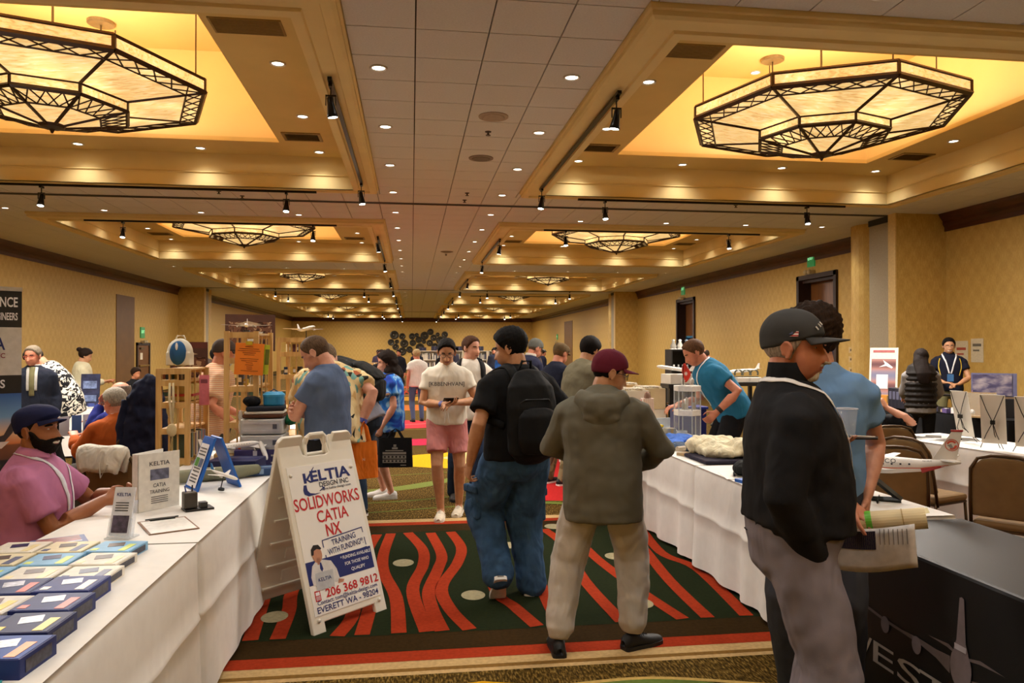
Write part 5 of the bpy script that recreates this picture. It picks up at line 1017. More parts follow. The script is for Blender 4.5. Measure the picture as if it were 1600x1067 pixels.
# ---------------- the A-frame sign
SW=M('#E9E4D6',.45,0,.03,6); SG=thing('sandwich_board','white plastic A-frame sandwich board advertising CAD training, standing in the aisle','sign',(0,0,0))
fl_,fr_=Vector((-.55,4.40,0)),Vector((-.15,4.80,0)); ux=(fr_-fl_).normalized(); bk=Vector((-ux.y,ux.x,0)); top=fl_+bk*.37+Vector((0,0,1.10)); uy=(top-fl_).normalized(); wB=(fr_-fl_).length
TF=plane_T(fl_,ux,uy); fb=fl_+bk*.68; TBk=plane_T(fb+ux*wB,-ux,(top-fb)); HB=(top-fl_).length
def panel(nm,T):
    b=MB(); W=wB; H=HB
    for poly in ([(0,0),(.09,0),(.09,.06),(W-.09,.06),(W-.09,0),(W,0),(W,H-.03),(W-.03,H),(W-.17,H),(W-.19,H-.11),(W-.22,H-.125),(.20,H-.125),(.17,H-.11),(.15,H),(.03,H),(0,H-.03)],):
        b.prism(poly,-.03,0,T)
    o=ob(nm,b,SW,SG,bevel=.006)
    b=MB(); b.tube([T@Vector(v) for v in ((W*.5-.085,H-.125,-.015),(W*.5-.07,H-.02,-.015),(W*.5-.05,H-.005,-.015),(W*.5+.05,H-.005,-.015),(W*.5+.07,H-.02,-.015),(W*.5+.085,H-.125,-.015))],[(.016,.012)]*6,8,(0,0,1)); ob('carry_handle',b,SW,o)
    return o
front=panel('front_panel',TF); back=panel('back_panel',TBk)
b=MB()
for j in range(5): 
    y=.14+.155*j; b.prism([(.07,y),(wB-.07,y),(wB-.07,y+.012),(.07,y+.012)],-.045,-.03,TBk); b.prism([(.12,y+.04),(wB-.2,y+.04),(wB-.2,y+.11),(.12,y+.11)],-.038,-.03,TBk)
ob('moulded_rib',b,SW,back)
for k in (.06,wB-.06): b=MB(); b.tube([TF@Vector((k-.03,HB-.01,-.02)),TF@Vector((k+.03,HB-.01,-.02))],.018,10); ob('hinge',b,SW,SG)
for x,y in ((.05,.93),(wB-.05,.93),(.05,.075),(wB-.05,.075)): b=MB(); b.lathe([(.013,0),(.012,.006),(.001,.007)],12,(0,0,0),cap=False); b.v=[tuple(TF@Vector((p[0]+x,p[1]+y,p[2]))) for p in b.v]; ob('screw_knob',b,M('#D9D3C4',.4),SG,smooth=True)
IW=wB-.06; b=MB(); b.prism([(.03,.10),(wB-.03,.10),(wB-.03,.98),(.03,.98)],0,.003,TF); ins_=ob('printed_sheet',b,M('#F1EEE8',.35,0,.02,5),SG)
NAVY=M('#1F2A6B',.5,vary=.02); REDI=M('#C0242B',.5,vary=.02); GREY=M('#4A4A50',.5); INKW=M('#EEEEF2',.5)
def sgn(txt,cx,y,hgt,wid,mat,rot=0,z=.0045,T=TF,par=None,bold=.012,align='CENTER'):
    t=text_mb(txt,1,bold,'CENTER'); ys=[v[1] for v in t.v]; s=hgt/.73; sx=wid/t.width; R=Matrix.Rotation(rot,4,'Z'); b=MB()
    put(b,MB().add([(v[0]*sx,v[1]*s,0) for v in t.v],t.f),T@Matrix.Translation((cx,y,z))@R); return ob('lettering',b,mat,par or ins_)
def shp(polys,mat,name='print',z=.0042,T=TF,par=None):
    b=MB()
    for p in polys: b.add([T@Vector((x,y,z)) for x,y in p],[tuple(range(len(p)))])
    return ob(name,b,mat,par or ins_)
c_=wB/2
sgn('ELTIA',c_+.060,.875,.068,.31,NAVY,bold=.03); shp([[(.135,.870),(.155,.870),(.155,.932),(.135,.932)],[(.155,.897),(.225,.965),(.228,.962),(.170,.890),(.20,.870),(.178,.870),(.155,.888)]],NAVY,'logo_letter'); sgn('DESIGN INC',c_+.075,.835,.030,.23,GREY,bold=.02); sgn('www.keltia-design.com',c_+.085,.812,.016,.235,GREY)
shp([[(.128,.86),(.118,.83),(.122,.805),(.150,.79),(.20,.792),(.245,.80),(.20,.80),(.165,.808),(.150,.825),(.148,.86)]],NAVY,'logo_swoosh'); shp([[(.235,.812),(.262,.826),(.258,.838),(.264,.84),(.272,.830),(.285,.832),(.276,.822),(.272,.808),(.266,.812),(.266,.820),(.238,.808)]],NAVY,'logo_aircraft')
sgn('SOLIDWORKS',c_,.712,.078,.50,REDI); sgn('CATIA',c_+.015,.622,.074,.24,REDI); sgn('NX',c_,.533,.074,.115,REDI,bold=.02)
sgn('TRAINING',c_+.06,.478,.036,.19,NAVY,.07); sgn('WITH FUNDING*!',c_+.065,.43,.036,.28,NAVY,.07)
R7=Matrix.Translation((c_+.06,.462,0))@Matrix.Rotation(.07,4,'Z')
for pp in ([(-.16,.060),(.16,.060),(.16,.066),(-.16,.066)],[(-.16,-.066),(-.02,-.066),(-.02,-.060),(-.16,-.060)],[(.04,-.066),(.16,-.066),(.16,-.060),(.04,-.060)],[(-.162,.02),(-.156,.02),(-.156,.06),(-.162,.06)],[(-.162,-.066),(-.156,-.066),(-.156,-.025),(-.162,-.025)],[(.156,-.05),(.162,-.05),(.162,.0),(.156,.0)],[(.156,.03),(.162,.03),(.162,.066),(.156,.066)]): shp([[tuple((R7@Vector((x,y,0)))[:2]) for x,y in pp]],NAVY,'stamp_border')
shp([[(.032,.275),(wB-.032,.275),(wB-.032,.41),(.032,.41)]],NAVY,'navy_band',.0038)
for j,t in enumerate(('* FUNDING AVAILABLE','FOR THOSE WHO','QUALIFY')): sgn(t,c_+.125,.375-.040*j,.020,(.24,.19,.11)[j],INKW)
UP=lambda ps:[[(x,y+.022) for x,y in p_] for p_ in ps]
# printed picture of a seated man with a laptop
SHI=M('#D5D2CF',.6); SKN=M('#B98468',.6); HRD=M('#1D1613',.6)
shp(UP([[(.06,.25),(.055,.30),(.075,.36),(.115,.39),(.15,.385),(.215,.365),(.245,.31),(.255,.245),(.225,.235),(.20,.25)]]),SHI,'picture_shirt',.0043)
shp(UP([[(.125+.036*math.cos(a),.418+.048*math.sin(a)) for a in np.linspace(0,2*PI,20,endpoint=False)],[(.115,.36),(.135,.36),(.142,.40),(.118,.40)],[(.235,.225),(.275,.225),(.285,.238),(.245,.25)]]),SKN,'picture_face',.0047)
shp(UP([[(.084,.42),(.088,.455),(.11,.478),(.145,.474),(.163,.45),(.155,.443),(.13,.452),(.108,.445),(.10,.42)]]),HRD,'picture_hair',.0050); shp(UP([[(.132,.37),(.142,.37),(.15,.33),(.137,.315),(.127,.335)]]),NAVY,'picture_tie',.0048)
shp(UP([[(.075,.215),(.205,.215),(.215,.315),(.085,.315)]]),M('#B9BCC0',.4),'picture_laptop',.0052); sgn('KELTIA',.147,.285,.022,.095,NAVY,.0,.0058)
sgn('206 368 9812',c_+.055,.188,.05,.41,REDI,bold=.02); sgn('Contact: tom@keltia-design.com',c_+.01,.158,.024,.46,NAVY); sgn('EVERETT WA - 98204',c_+.005,.113,.036,.47,NAVY)
shp([[(.055,.180),(.095,.180),(.095,.240),(.085,.240),(.085,.254),(.078,.254),(.078,.240),(.055,.240)]],REDI,'phone_icon'); shp([[(.061,.212),(.089,.212),(.089,.232),(.061,.232)]]+[[(.062+.010*i,.186+.008*j),(.069+.010*i,.186+.008*j),(.069+.010*i,.191+.008*j),(.062+.010*i,.191+.008*j)] for i in range(3) for j in range(3)],INKW,'phone_keys',.0048)
# ---------------- roll-up banner at the left edge
RB=thing('rollup_banner','tall dark roll-up banner with an aircraft sunset picture at the left edge','banner',(0,0,0)); TR=plane_T((-2.86,4.55,.06),(.80,.60,0),(0,0,1)); BW_=.62
# printed face is turned to the aisle
b=MB(); b.prism([(0,0),(BW_,0),(BW_,1.95),(0,1.95)],-.002,0,TR); ban=ob('printed_fabric',b,M('#22211F',.5),RB)
b=MB(); b.prism([(-.02,-.06),(BW_+.02,-.06),(BW_+.02,.0),(-.02,.0)],-.06,.06,TR); ob('base_cassette',b,M('#8A8C90',.3,.8),RB); b=MB(); b.prism([(-.0,1.94),(BW_,1.94),(BW_,1.965),(0,1.965)],-.012,.008,TR); ob('top_rail',b,M('#B0B0B2',.3,.8),RB); b=MB(); b.bar(TR@Vector((.3,0,-.03)),TR@Vector((.3,1.94,-.02)),.009,8); ob('support_pole',b,M('#8A8C90',.3,.8),RB)
shp([[(0,1.43),(BW_,1.43),(BW_,1.72),(0,1.72)]],M('#CFCDC8',.5),'white_field',.001,TR,ban)
SUN=bpy.data.materials.new('sunset_print'); SUN.use_nodes=True; nt=SUN.node_tree; bs=nt.nodes['Principled BSDF']; bs.inputs['Roughness'].default_value=.5; tc=N(nt,'ShaderNodeTexCoord'); sp=N(nt,'ShaderNodeSeparateXYZ'); mr=N(nt,'ShaderNodeMapRange'); mr.inputs[1].default_value=.98; mr.inputs[2].default_value=1.38
r=ramp(nt,[(0,'#5A3A22'),(.22,'#7A4A28'),(.24,'#D07A3A'),(.4,'#D8B48C'),(.65,'#6C9CCB'),(1,'#2B5CA8')]); nt.links.new(tc.outputs['Object'],sp.inputs[0]); nt.links.new(sp.outputs['Z'],mr.inputs[0]); nt.links.new(mr.outputs[0],r.inputs[0]); nt.links.new(r.outputs[0],bs.inputs['Base Color'])
shp([[(0,.92),(BW_,.92),(BW_,1.32),(0,1.32)]],SUN,'sunset_picture',.001,TR,ban)
shp([[(BW_-.20,1.0),(BW_-.10,1.01),(BW_-.045,1.08),(BW_-.008,1.20),(BW_-.03,1.19),(BW_-.09,1.07),(BW_-.2,1.04)]],M('#3A3230',.5),'aircraft_winglet',.002,TR,ban); shp([[(BW_-.2,.99),(BW_-.1,.99),(BW_-.06,1.03),(BW_-.2,1.03)]],M('#D9CFC6',.5),'aircraft_engine',.003,TR,ban)
for t,y,h_,w_,m_ in (('ENCE',1.845,.06,.115,INKW),('NGINEERS',1.765,.045,.13,INKW),('A',1.585,.075,.055,NAVY),('NC',1.535,.03,.05,M('#8A3A4A',.5)),('S',1.355,.05,.025,INKW),('R CLIENTS',.66,.042,.14,INKW),('ENGINEERS',.50,.045,.15,INKW)): sgn(t,BW_-(.085 if t in('A','NC','S') else .022)-w_/2,y,h_,w_,m_,0,.003,TR,ban,.02)
shp([[(BW_-.15+.035*math.cos(a),.82+.04*math.sin(a)) for a in np.linspace(PI/6,2*PI+PI/6,6,endpoint=False)]],INKW,'cube_logo',.002,TR,ban); shp([[(BW_-.15+.026*math.cos(a),.82+.03*math.sin(a)) for a in np.linspace(PI/6,2*PI+PI/6,6,endpoint=False)]],M('#22211F',.5),'cube_logo_core',.003,TR,ban); shp([[(BW_-.10,.815),(BW_-.03,.815),(BW_-.03,.835),(BW_-.10,.835)]],M('#B8B8B8',.5),'logo_word',.002,TR,ban)
# ---------------- goods on the first left table: rows of boxed software
def sbox(x,y,z,dx,dy,dz,rot,label,bc,pc,sc,tc_):
    o=thing('software_box',label,'box',(x,y,z),rot,'boxed software on the nearest left table')
    b=MB(); b.box((0,0,dz/2),(dx,dy,dz)); ob('carton',b,M(bc,.5,0,.05,8,spec=.3),o,bevel=.002)
    b=MB(); b.box((0,-.0,dz+.0006),(dx*.94,dy*.94,.0012)); ob('cover_print',b,M(pc,.5,0,.15,14,spec=.25),o)
    b=MB(); b.box((-dx*.05,dy*.12,dz+.0018),(dx*.34,dy*.34,.0012),RZ(20)); ob('cover_picture',b,M(tc_,.3,0,.4,40),o)
    b=MB(); b.box((dx*.30,-dy*.12,dz+.0018),(dx*.16,dy*.6,.0012)); b.box((-dx*.34,-dy*.3,dz+.0018),(dx*.14,dy*.18,.0012)); ob('price_label',b,M(sc,.4),o)
    b=MB(); b.box((dx/2+.0006,0,dz/2),(.0012,dy*.7,dz*.6)); ob('spine_label',b,M('#3A3A4A',.4,0,.5,60),o)
NV=['#1B2A66','#1A2458','#23306E','#1E2F7A']; rng=random.Random(3)
for c in range(4):
    for r in range(8):
        y=2.28+.195*r+.02*c; x=-1.135-.045*r*.5-.205*c+.0
        if x<-1.70 or y>3.55: continue
        h_=(.058,.050,.044)[min(2,c)] if r<4 else .04
        if r<4: bc=NV[(r+c)%4] if (r+2*c)%5!=4 else '#D8D4CC'; pc='#22479A' if (r==0 and c==0) else bc; sc=['#D88A3A','#E8E2D8','#C85040','#E2C94A'][(r*3+c)%4]; tc_='#C9CCE0' if r!=2 or c!=1 else '#6A4A3A'
        else: bc=['#E6E0D2','#DCD6C8','#7FB2D8','#E2D4B0'][(r+c)%4]; pc=bc; sc=['#C8D84A','#2A3468','#E8D8A0'][(r+c)%3]; tc_=['#5A463A','#26305C','#4A3428'][(r+2*c)%3]
        nm='navy' if bc in NV else 'light blue' if bc=='#7FB2D8' else 'white'
        sbox(x,y,.752,.19,.178,h_,rng.uniform(-.06,.06)-.06,'%s software box, %s from front in %s row from the table edge'%(nm,ORD[r],ORD[c]),bc,pc,sc,tc_)
# brochures, binder, pens and the rest on the second table
def flat(name,label,cat,x,y,dx,dy,rot,col,z=.755,t=.003,pic=None,group=None,acc=None):
    o=thing(name,label,cat,(x,y,z),rot,group); b=MB(); b.box((0,0,t/2),(dx,dy,t)); ob('sheet',b,M(col,.5,0,.04,8),o)
    if pic: b=MB(); b.box((0,dy*.08,t+.0006),(dx*.8,dy*.7,.001)); ob('printed_area',b,M(pic,.4,0,.5,25),o)
    if acc: b=MB(); b.box((0,-dy*.3,t+.0012),(dx*.8,dy*.12,.001)); ob('printed_band',b,M(acc,.4),o)
    return o
o=thing('brochure_holder','clear acrylic stand holding printed leaflets near the table edge','brochure holder',(-1.36,3.76,.754),math.radians(-12)); b=MB(); b.box((0,0,.004),(.12,.09,.008)); b.box((0,.018,.09),(.115,.004,.17),RX(-14)); b.box((0,-.018,.05),(.115,.004,.09),RX(-14)); ob('acrylic',b,M('#DDE6EE',.05,0,0,1,alpha=.3,spec=.8),o); b=MB(); b.box((0,.004,.125),(.100,.008,.225),RX(-14)); lf=ob('leaflet_stack',b,M('#D9DCE6',.4),o)
TL=Matrix.Translation((-1.36,3.76,.754))@Matrix.Rotation(math.radians(-12),4,'Z')@Matrix.Translation((0,.004,.125))@Matrix.Rotation(math.radians(-14),4,'X')@plane_T((0,-.0045,0),(1,0,0),(0,0,1)); IV=(Matrix.Translation((-1.36,3.76,.754))@Matrix.Rotation(math.radians(-12),4,'Z')).inverted(); LT=IV@TL
sgn('KELTIA',0,.07,.016,.07,NAVY,0,.001,LT,lf); shp([[(-.04,-.10),(.04,-.10),(.04,-.02),(-.04,-.02)]],M('#4A4458',.5,0,.6,40),'leaflet_picture',.001,LT,lf); shp([[(-.035,.0+.012*j),(.03,.0+.012*j),(.03,.005+.012*j),(-.035,.005+.012*j)] for j in range(4)],GREY,'leaflet_text',.001,LT,lf)
o=thing('ring_binder','white ring binder standing open with its CAD training cover to the viewer','binder',(0,0,0)); TBn=plane_T((-1.475,4.30,.757),(.66,.75,0),(0,0,1)); BM=M('#E6E3DC',.4)
b=MB(); b.prism([(0,0),(.245,0),(.245,.315),(0,.315)],-.004,0,TBn); cov=ob('front_cover',b,BM,o); b=MB(); b.prism([(0,0),(.006,0),(.006,.315),(0,.315)],-.05,0,TBn); ob('spine',b,BM,o)
TBk2=plane_T(TBn@Vector((.0,0,-.05)),(.35,.94,0),(0,0,1)); b=MB(); b.prism([(0,0),(.245,0),(.245,.315),(0,.315)],-.004,0,TBk2); ob('back_cover',b,BM,o)
sgn('KELTIA',.125,.245,.024,.12,GREY,0,.001,TBn,cov); shp([[(.07,.165),(.18,.165),(.18,.225),(.07,.225)]],M('#6A6E86',.4,0,.5,30),'cover_picture',.001,TBn,cov); sgn('CATIA',.125,.125,.022,.075,GREY,0,.001,TBn,cov,.01); sgn('TRAINING',.125,.092,.020,.115,GREY,0,.001,TBn,cov,.01); shp([[(.075,.07-.011*j),(.175,.07-.011*j),(.175,.074-.011*j),(.075,.074-.011*j)] for j in range(4)],GREY,'small_print',.001,TBn,cov)
o=thing('pen_holder','dark mesh pen holder on a black tray beside the white binder','pen holder',(-1.20,4.36,.755),.5); b=MB(); b.box((.02,0,.005),(.15,.11,.01)); ob('tray',b,M('#1C1B1A',.4),o); b=MB(); b.box((-.02,.01,.055),(.07,.07,.09)); ob('cup',b,M('#4A4640',.35,.6),o,bevel=.006); b=MB(); b.box((.045,-.01,.025),(.04,.05,.03)); ob('card_slot',b,M('#3A3733',.35,.6),o)
for k in range(2): b=MB(); b.bar((-.03+.02*k,.01,.04),(-.045+.04*k,.015,.135),.004,6); ob('pen',b,M(('#2A3A8A','#1A1A1A')[k],.3),o)
o=thing('clipboard','brown clipboard with a white form lying near the table edge','clipboard',(-1.22,3.98,.754),math.radians(28)); b=MB(); b.box((0,0,.003),(.23,.32,.004)); ob('board',b,M('#7A5436',.5),o); b=MB(); b.box((0,-.01,.006),(.21,.29,.002)); ob('form',b,M('#EDEAE4',.6),o); b=MB(); b.box((0,.14,.010),(.12,.03,.010)); b.bar((-.08,.15,.012),(.08,.15,.012),.004); ob('clip',b,M('#2A2A2A',.3,.6),o)
flat('leaflet','colourful leaflet lying flat in front of the purple polo man','leaflet',-1.62,3.72,.22,.16,.5,'#4A5A94',pic='#8A4A4A',acc='#C8CCE0')
flat('paper_sheet','white paper under the hands of the seated man in purple','paper',-1.56,4.52,.22,.30,.5,'#EDEAE6')
flat('greeting_card','turquoise card lying at the near corner of the left table','card',-1.17,2.10,.20,.11,.3,'#3BA6B0',pic='#7CC4C4'); flat('paper_menu','white card with orange and yellow print at the very bottom left corner','card',-1.08,1.96,.20,.10,.1,'#E8D8C8',pic='#D8A050')
o=thing('metal_document_box','tall brushed grey metal box at the left picture edge','box',(-1.725,3.10,.757)); b=MB(); b.box((0,0,.14),(.10,.22,.28)); ob('shell',b,M('#7F8482',.35,.7,.1,6),o,bevel=.006); b=MB(); b.box((0,0,.283),(.104,.224,.012)); ob('lid',b,M('#9A9E9C',.3,.7),o)
o=thing('tablet','silver tablet standing on its edge near the left picture edge','tablet',(-1.62,2.98,.768),.5); b=MB(); b.box((0,0,.02),(.16,.10,.018),RX(22)); ob('case',b,M('#B8BCC0',.3,.6),o,bevel=.004); b=MB(); b.box((0,-.004,.031),(.15,.09,.002),RX(22)); ob('screen',b,M('#8A929C',.15),o)
b=MB(); b.bar((-1.66,2.90,.792),(-1.52,2.93,.80),.006,6); tag(ob('pencil',b,M('#D8A020',.4)),'yellow pencil beside the silver tablet','pencil')
# blue mini A-frame with poster, little airliner on its stand
o=thing('mini_sandwich_board','small blue plastic A-frame sign with a printed poster on the left table','sign',(-1.27,5.05,.756),math.radians(-58+0)); BL=M('#1F5FB8',.4)
for sgn_,nm in ((-1,'poster_panel'),(1,'slotted_panel')):
    T=plane_T((-.12,sgn_*.135,0),(1,0,0),(0,-sgn_*.36,1)); b=MB(); b.prism([(0,0),(.24,0),(.22,.345),(.02,.345)],-.008 if sgn_<0 else -.008,.008,T); q=ob(nm,b,BL,o,bevel=.004)
    if sgn_<0:
        T2=plane_T((-.12,-.145,0),(1,0,0),(0,.36,1)); shp([[(.03,.02),(.21,.02),(.195,.30),(.045,.30)]],M('#E2E2E4',.5),'poster',.004,T2,q); shp([[(.05,.15),(.115,.15),(.115,.205),(.05,.205)]],M('#4A8A3A',.5,0,.3,20),'green_picture',.006,T2,q); shp([[(.125,.15),(.19,.15),(.19,.205),(.125,.205)]],M('#5A6A8A',.5,0,.3,20),'blue_picture',.006,T2,q); shp([[(.06,y),(.185,y),(.185,y+.008),(.06,y+.008)] for y in (.05,.07,.09,.115,.135,.225,.245,.265)],GREY,'poster_text',.006,T2,q)
    else:
        b=MB()
        for i in range(3):
            for j in range(5): b.prism([(.045+.055*i,.05+.05*j),(.085+.055*i,.05+.05*j),(.085+.055*i,.08+.05*j),(.045+.055*i,.08+.05*j)],-.0095,-.008,T)
        ob('slots',b,M('#153E80',.5),q)
def airplane(name,label,Lf,T,body='#ECE8E2',stripe=None,tail='#ECE8E2',group=None,parent=None,span=.95,stand=None,props=0):
    """model airliner, nose toward +x; local origin at fuselage centre"""
    o=thing(name,label,'model airplane',(0,0,0),0,group); o.matrix_world=T; s=Lf; r=.052*s; m=M(body,.3,0,.03,6)
    P=[(-.5,.012),(-.44,.018),(-.3,.036),(-.15,.05),(.25,.052),(.38,.048),(.45,.035),(.49,.018),(.5,.006)]
    b=MB(); b.tube([(x*s,0,(.025*s if x<-.3 else 0)*( -x-.3)*5) for x,_ in P],[q*s for _,q in P],14,(0,1,0)); ob('fuselage',b,m,o,smooth=True)
    for e in (1,-1):
        b=MB(); b.add([(x*s,e*y*s*span,z*s) for x,y,z in ((.12,.03,-.022),(-.06,.03,-.022),(-.19,.46,.02),(-.15,.47,.022),(.12,.03,-.010),(-.06,.03,-.014),(-.19,.46,.024),(-.15,.47,.026))],[(0,1,2,3),(7,6,5,4),(0,3,7,4),(1,0,4,5),(2,1,5,6),(3,2,6,7)]); ob('wing',b,m,o)
        b=MB(); b.tube([(.10*s,e*.17*s*span,-.035*s),(.08*s,e*.17*s*span,-.035*s),(-.0*s,e*.17*s*span,-.033*s)],[.016*s,.021*s,.014*s],10,(0,1,0)); ob('engine',b,M('#B9B6B2',.3,.3),o,smooth=True)
        b=MB(); b.add([(x*s,e*y*s,z*s) for x,y,z in ((-.40,.01,.03),(-.47,.01,.03),(-.50,.17,.04),(-.47,.17,.04),(-.40,.01,.038),(-.47,.01,.038),(-.50,.17,.045),(-.47,.17,.045))],[(0,1,2,3),(7,6,5,4),(0,3,7,4),(1,0,4,5),(2,1,5,6),(3,2,6,7)]); ob('tailplane',b,m,o)
        if props: b=MB(); b.ell((.135*s,e*.17*s,-.03*s),(.004*s,.055*s,.008*s)); b.ell((.135*s,e*.17*s,-.03*s),(.004*s,.008*s,.055*s)); ob('propeller',b,M('#6A6660',.4),o)
    b=MB(); F=[(-.36,.035),(-.47,.20),(-.52,.20),(-.48,.03)]; b.add([(x*s,e*.006*s,z*s) for e in (1,-1) for x,z in F],[(0,1,2,3),(7,6,5,4)]+[(i,(i+1)%4,4+(i+1)%4,4+i) for i in range(4)]); fin=ob('tail_fin',b,M(tail,.35,0,.03,6),o)
    if stripe: b=MB(); b.tube([(x*s,0,(.025*s if x<-.3 else 0)*(-x-.3)*5-.012*s) for x,_ in P[1:-2]],[(q*s*1.012,q*s*.16) for _,q in P[1:-2]],14,(0,1,0)); ob('cheat_line',b,M(stripe,.35),o,smooth=True)
    b=MB()
    for e in (1,-1): 
        for k in range(14): b.box(((.34-.045*k)*s,e*.0512*s,.012*s),(.010*s,.003*s,.010*s))
    ob('cabin_windows',b,M('#3A3A44',.3),o)
    if stand: b=MB(); b.tube([(0,0,-.04*s),(-.02*s,0,-stand+.01)],.006*s+.002,8); b.lathe([(.09*s,-stand),(.085*s,-stand+.012),(.001,-stand+.013)],16); ob('stand',b,M('#1E1D1C',.4),o)
    return o,fin
def placeT(x,y,z,h,pitch=0,roll=0): return Matrix.Translation((x,y,z))@Matrix.Rotation(math.radians(h),4,'Z')@Matrix.Rotation(math.radians(pitch),4,'Y')@Matrix.Rotation(math.radians(roll),4,'X')
airplane('model_airplane','small white airliner model on a stand in front of the blue mini sign',.22,placeT(-1.16,4.86,.865,-28,12),tail='#2B6AA8',stand=.10)
airplane('model_airplane','white airliner model lying behind the blue mini sign',.40,placeT(-1.30,5.62,.945,10,-6)); airplane('model_airplane','white airliner model leaning beside the silver cases',.34,placeT(-1.13,5.86,.93,-60,38,20))
# ---------------- third left table: boxes, cases, cloth, bottles
def carton(name,label,x,y,z,dx,dy,dz,rot,col,cat='box',top=None,group=None,lid=False):
    o=thing(name,label,cat,(x,y,z),rot,group); b=MB(); b.box((0,0,dz/2),(dx,dy,dz)); ob('shell',b,M(col,.55,0,.06,7),o,bevel=.003)
    b=MB(); b.box((0,0,dz+.001),(dx*.96,.03,.002)); b.box((0,-dy/2-.001,dz*.6),(.03,.002,dz*.7)); ob('tape' if not lid else 'lid_seam',b,M(top or '#B8A070',.5),o)
    return o
o=carton('electronics_box','dark navy electronics box with white lettering on the left table',-1.25,5.62,.757,.34,.26,.10,-.1,'#171E52',top='#2A3270'); b=MB(); put(b,text_mb('DI°',.05,.03,'CENTER'),plane_T((.09,-.1335,.03),(1,0,0),(0,0,1))); ob('lettering',b,INKW,o)
carton('flat_box','flat blue box beside the silver cases',-1.06,5.52,.757,.22,.16,.05,.2,'#2A4A7A',top='#8AA6C8'); carton('flat_box','flat violet and white box stacked behind the navy electronics box',-1.18,5.95,.757,.30,.22,.13,.1,'#3A3468',top='#C8C8D8')
for k,(x,y,z,dx,dy,dz,c,lb) in enumerate(((-1.36,5.95,.757,.24,.18,.10,'#A88652','brown cardboard box under the small tool boxes'),(-1.40,5.93,.86,.13,.12,.065,'#C8BFA8','small box with a blue lid on the cardboard box'),(-1.27,5.93,.86,.075,.07,.06,'#C8502A','small orange and red carton on the cardboard box'))): carton('small_carton',lb,x,y,z,dx,dy,dz,.1,c,top='#2A5AA8' if k==1 else '#D8C8A0')
b=MB(); b.tube([(-1.62,5.15,.80),(-1.40,5.28,.80),(-1.20,5.36,.80),(-1.08,5.44,.805)],[.040,.045,.045,.035],12,round_=True); tag(ob('rolled_mat',b,cloth('#8A8A72'),smooth=True),'long grey green rolled mat lying behind the mini sign','mat'); b=MB(); b.tube([(-1.52,5.42,.79),(-1.3,5.50,.79),(-1.12,5.56,.79)],[.025,.03,.026],10,round_=True); tag(ob('rolled_print',b,M('#D8C08A',.6),smooth=True),'cream rolled print lying behind the grey mat','roll')
SIL=M('#C2C4C4',.4,.35,.06,8)
for k in range(3):
    o=thing('silver_case','ribbed silver case, %s in the stack on the left table'%('lowest','middle','topmost')[k],'case',(-1.12,5.98,.757+.122*k),-.06,'stack of silver cases'); b=MB(); b.box((0,0,.058),(.31,.24,.116)); ob('shell',b,SIL,o,bevel=.01)
    for z in (.03,.085): b=MB(); b.box((0,-.121,z),(.27,.006,.012)); b.box((0,.121,z),(.27,.006,.012)); ob('rib',b,M('#D0D2D2',.3,.5),o)
    b=MB(); b.box((.10,-.124,.06),(.03,.008,.035)); ob('latch',b,M('#6A6C6E',.3,.7),o)
def cloth_heap(name,label,pts,col,vox=.012,wr=.03,cat='clothes',mat=None):
    b=MB()
    for c,r in pts: b.ell(c,r,14,9)
    o=tag(ob(name,b,mat or cloth(col,.9,.6,14)),label,cat); remesh(o,vox,3,wr); return o
z0=.757+.366
for k,(c,dz,lb) in enumerate((('#5A3A2A',.03,'folded brown cloth on the silver cases'),('#D9D2C4',.022,'folded white cloth on the brown one'),('#2A2C34',.035,'folded charcoal sweater on top of the cloth pile'))):
    b=MB(); b.box((0,0,dz/2),(.30-.01*k,.24,dz)); o=tag(ob('folded_cloth',b,cloth(c),bevel=.012),lb,'cloth','folded cloths on the silver cases'); o.location=(-1.12+.004*k,5.98,z0+sum((.03,.022,.035)[:k])); o.rotation_euler.z=.05*k
cloth_heap('green_cloth','small green cloth hanging beside the silver cases',[((-.93,5.98,1.10),(.05,.08,.05))],'#1F6A4A')
o=thing('round_tin','bright blue round lidded box on the cloth pile','box',(-1.06,6.0,z0+.088)); b=MB(); b.lathe([(.075,0),(.08,.01),(.08,.07)],24); ob('body',b,M('#2A86B8',.4),o,smooth=False); b=MB(); b.lathe([(.084,.07),(.084,.085),(.06,.105),(.001,.108)],24); ob('lid',b,M('#3A98C8',.4),o); b=MB(); b.tube([(-.03,0,.105),(0,0,.125),(.03,0,.105)],.006,6); ob('lid_handle',b,M('#1A4A6A',.4),o)
cloth_heap('baseball_hat','black cap beside the blue round box',[((-1.22,5.96,z0+.12),(.07,.07,.045))],'#141416',cat='cap')
# pine racks
PINE=woodmat('pine','#B98C4A','#D9B272',2.5,.45,(9,9,.8))
def rack(label,x0,x1,y0,y1,h,levels):
    o=thing('pine_rack',label,'rack',(0,0,.757)); t=.03
    for x in (x0,x1):
        for y in (y0,y1): b=MB(); b.box((x,y,h/2),(t*1.3,t,h)); ob('post',b,PINE,o)
    for z in levels:
        for y in (y0,y1): b=MB(); b.box(((x0+x1)/2,y-.004,z),(x1-x0,t*.6,.045)); ob('rail',b,PINE,o)
        b=MB(); b.box(((x0+x1)/2,(y0+y1)/2,z+.012),(x1-x0-.01,y1-y0,.014)); ob('shelf',b,PINE,o)
    for f in (.36,.66): b=MB(); b.box((x0+(x1-x0)*f,y0,h/2),(.012,.012,h*.94)); ob('slat',b,PINE,o); b=MB(); b.box((x1,y0+(y1-y0)*f,h/2),(.012,.012,h*.94)); ob('slat',b,PINE,o)
    return o
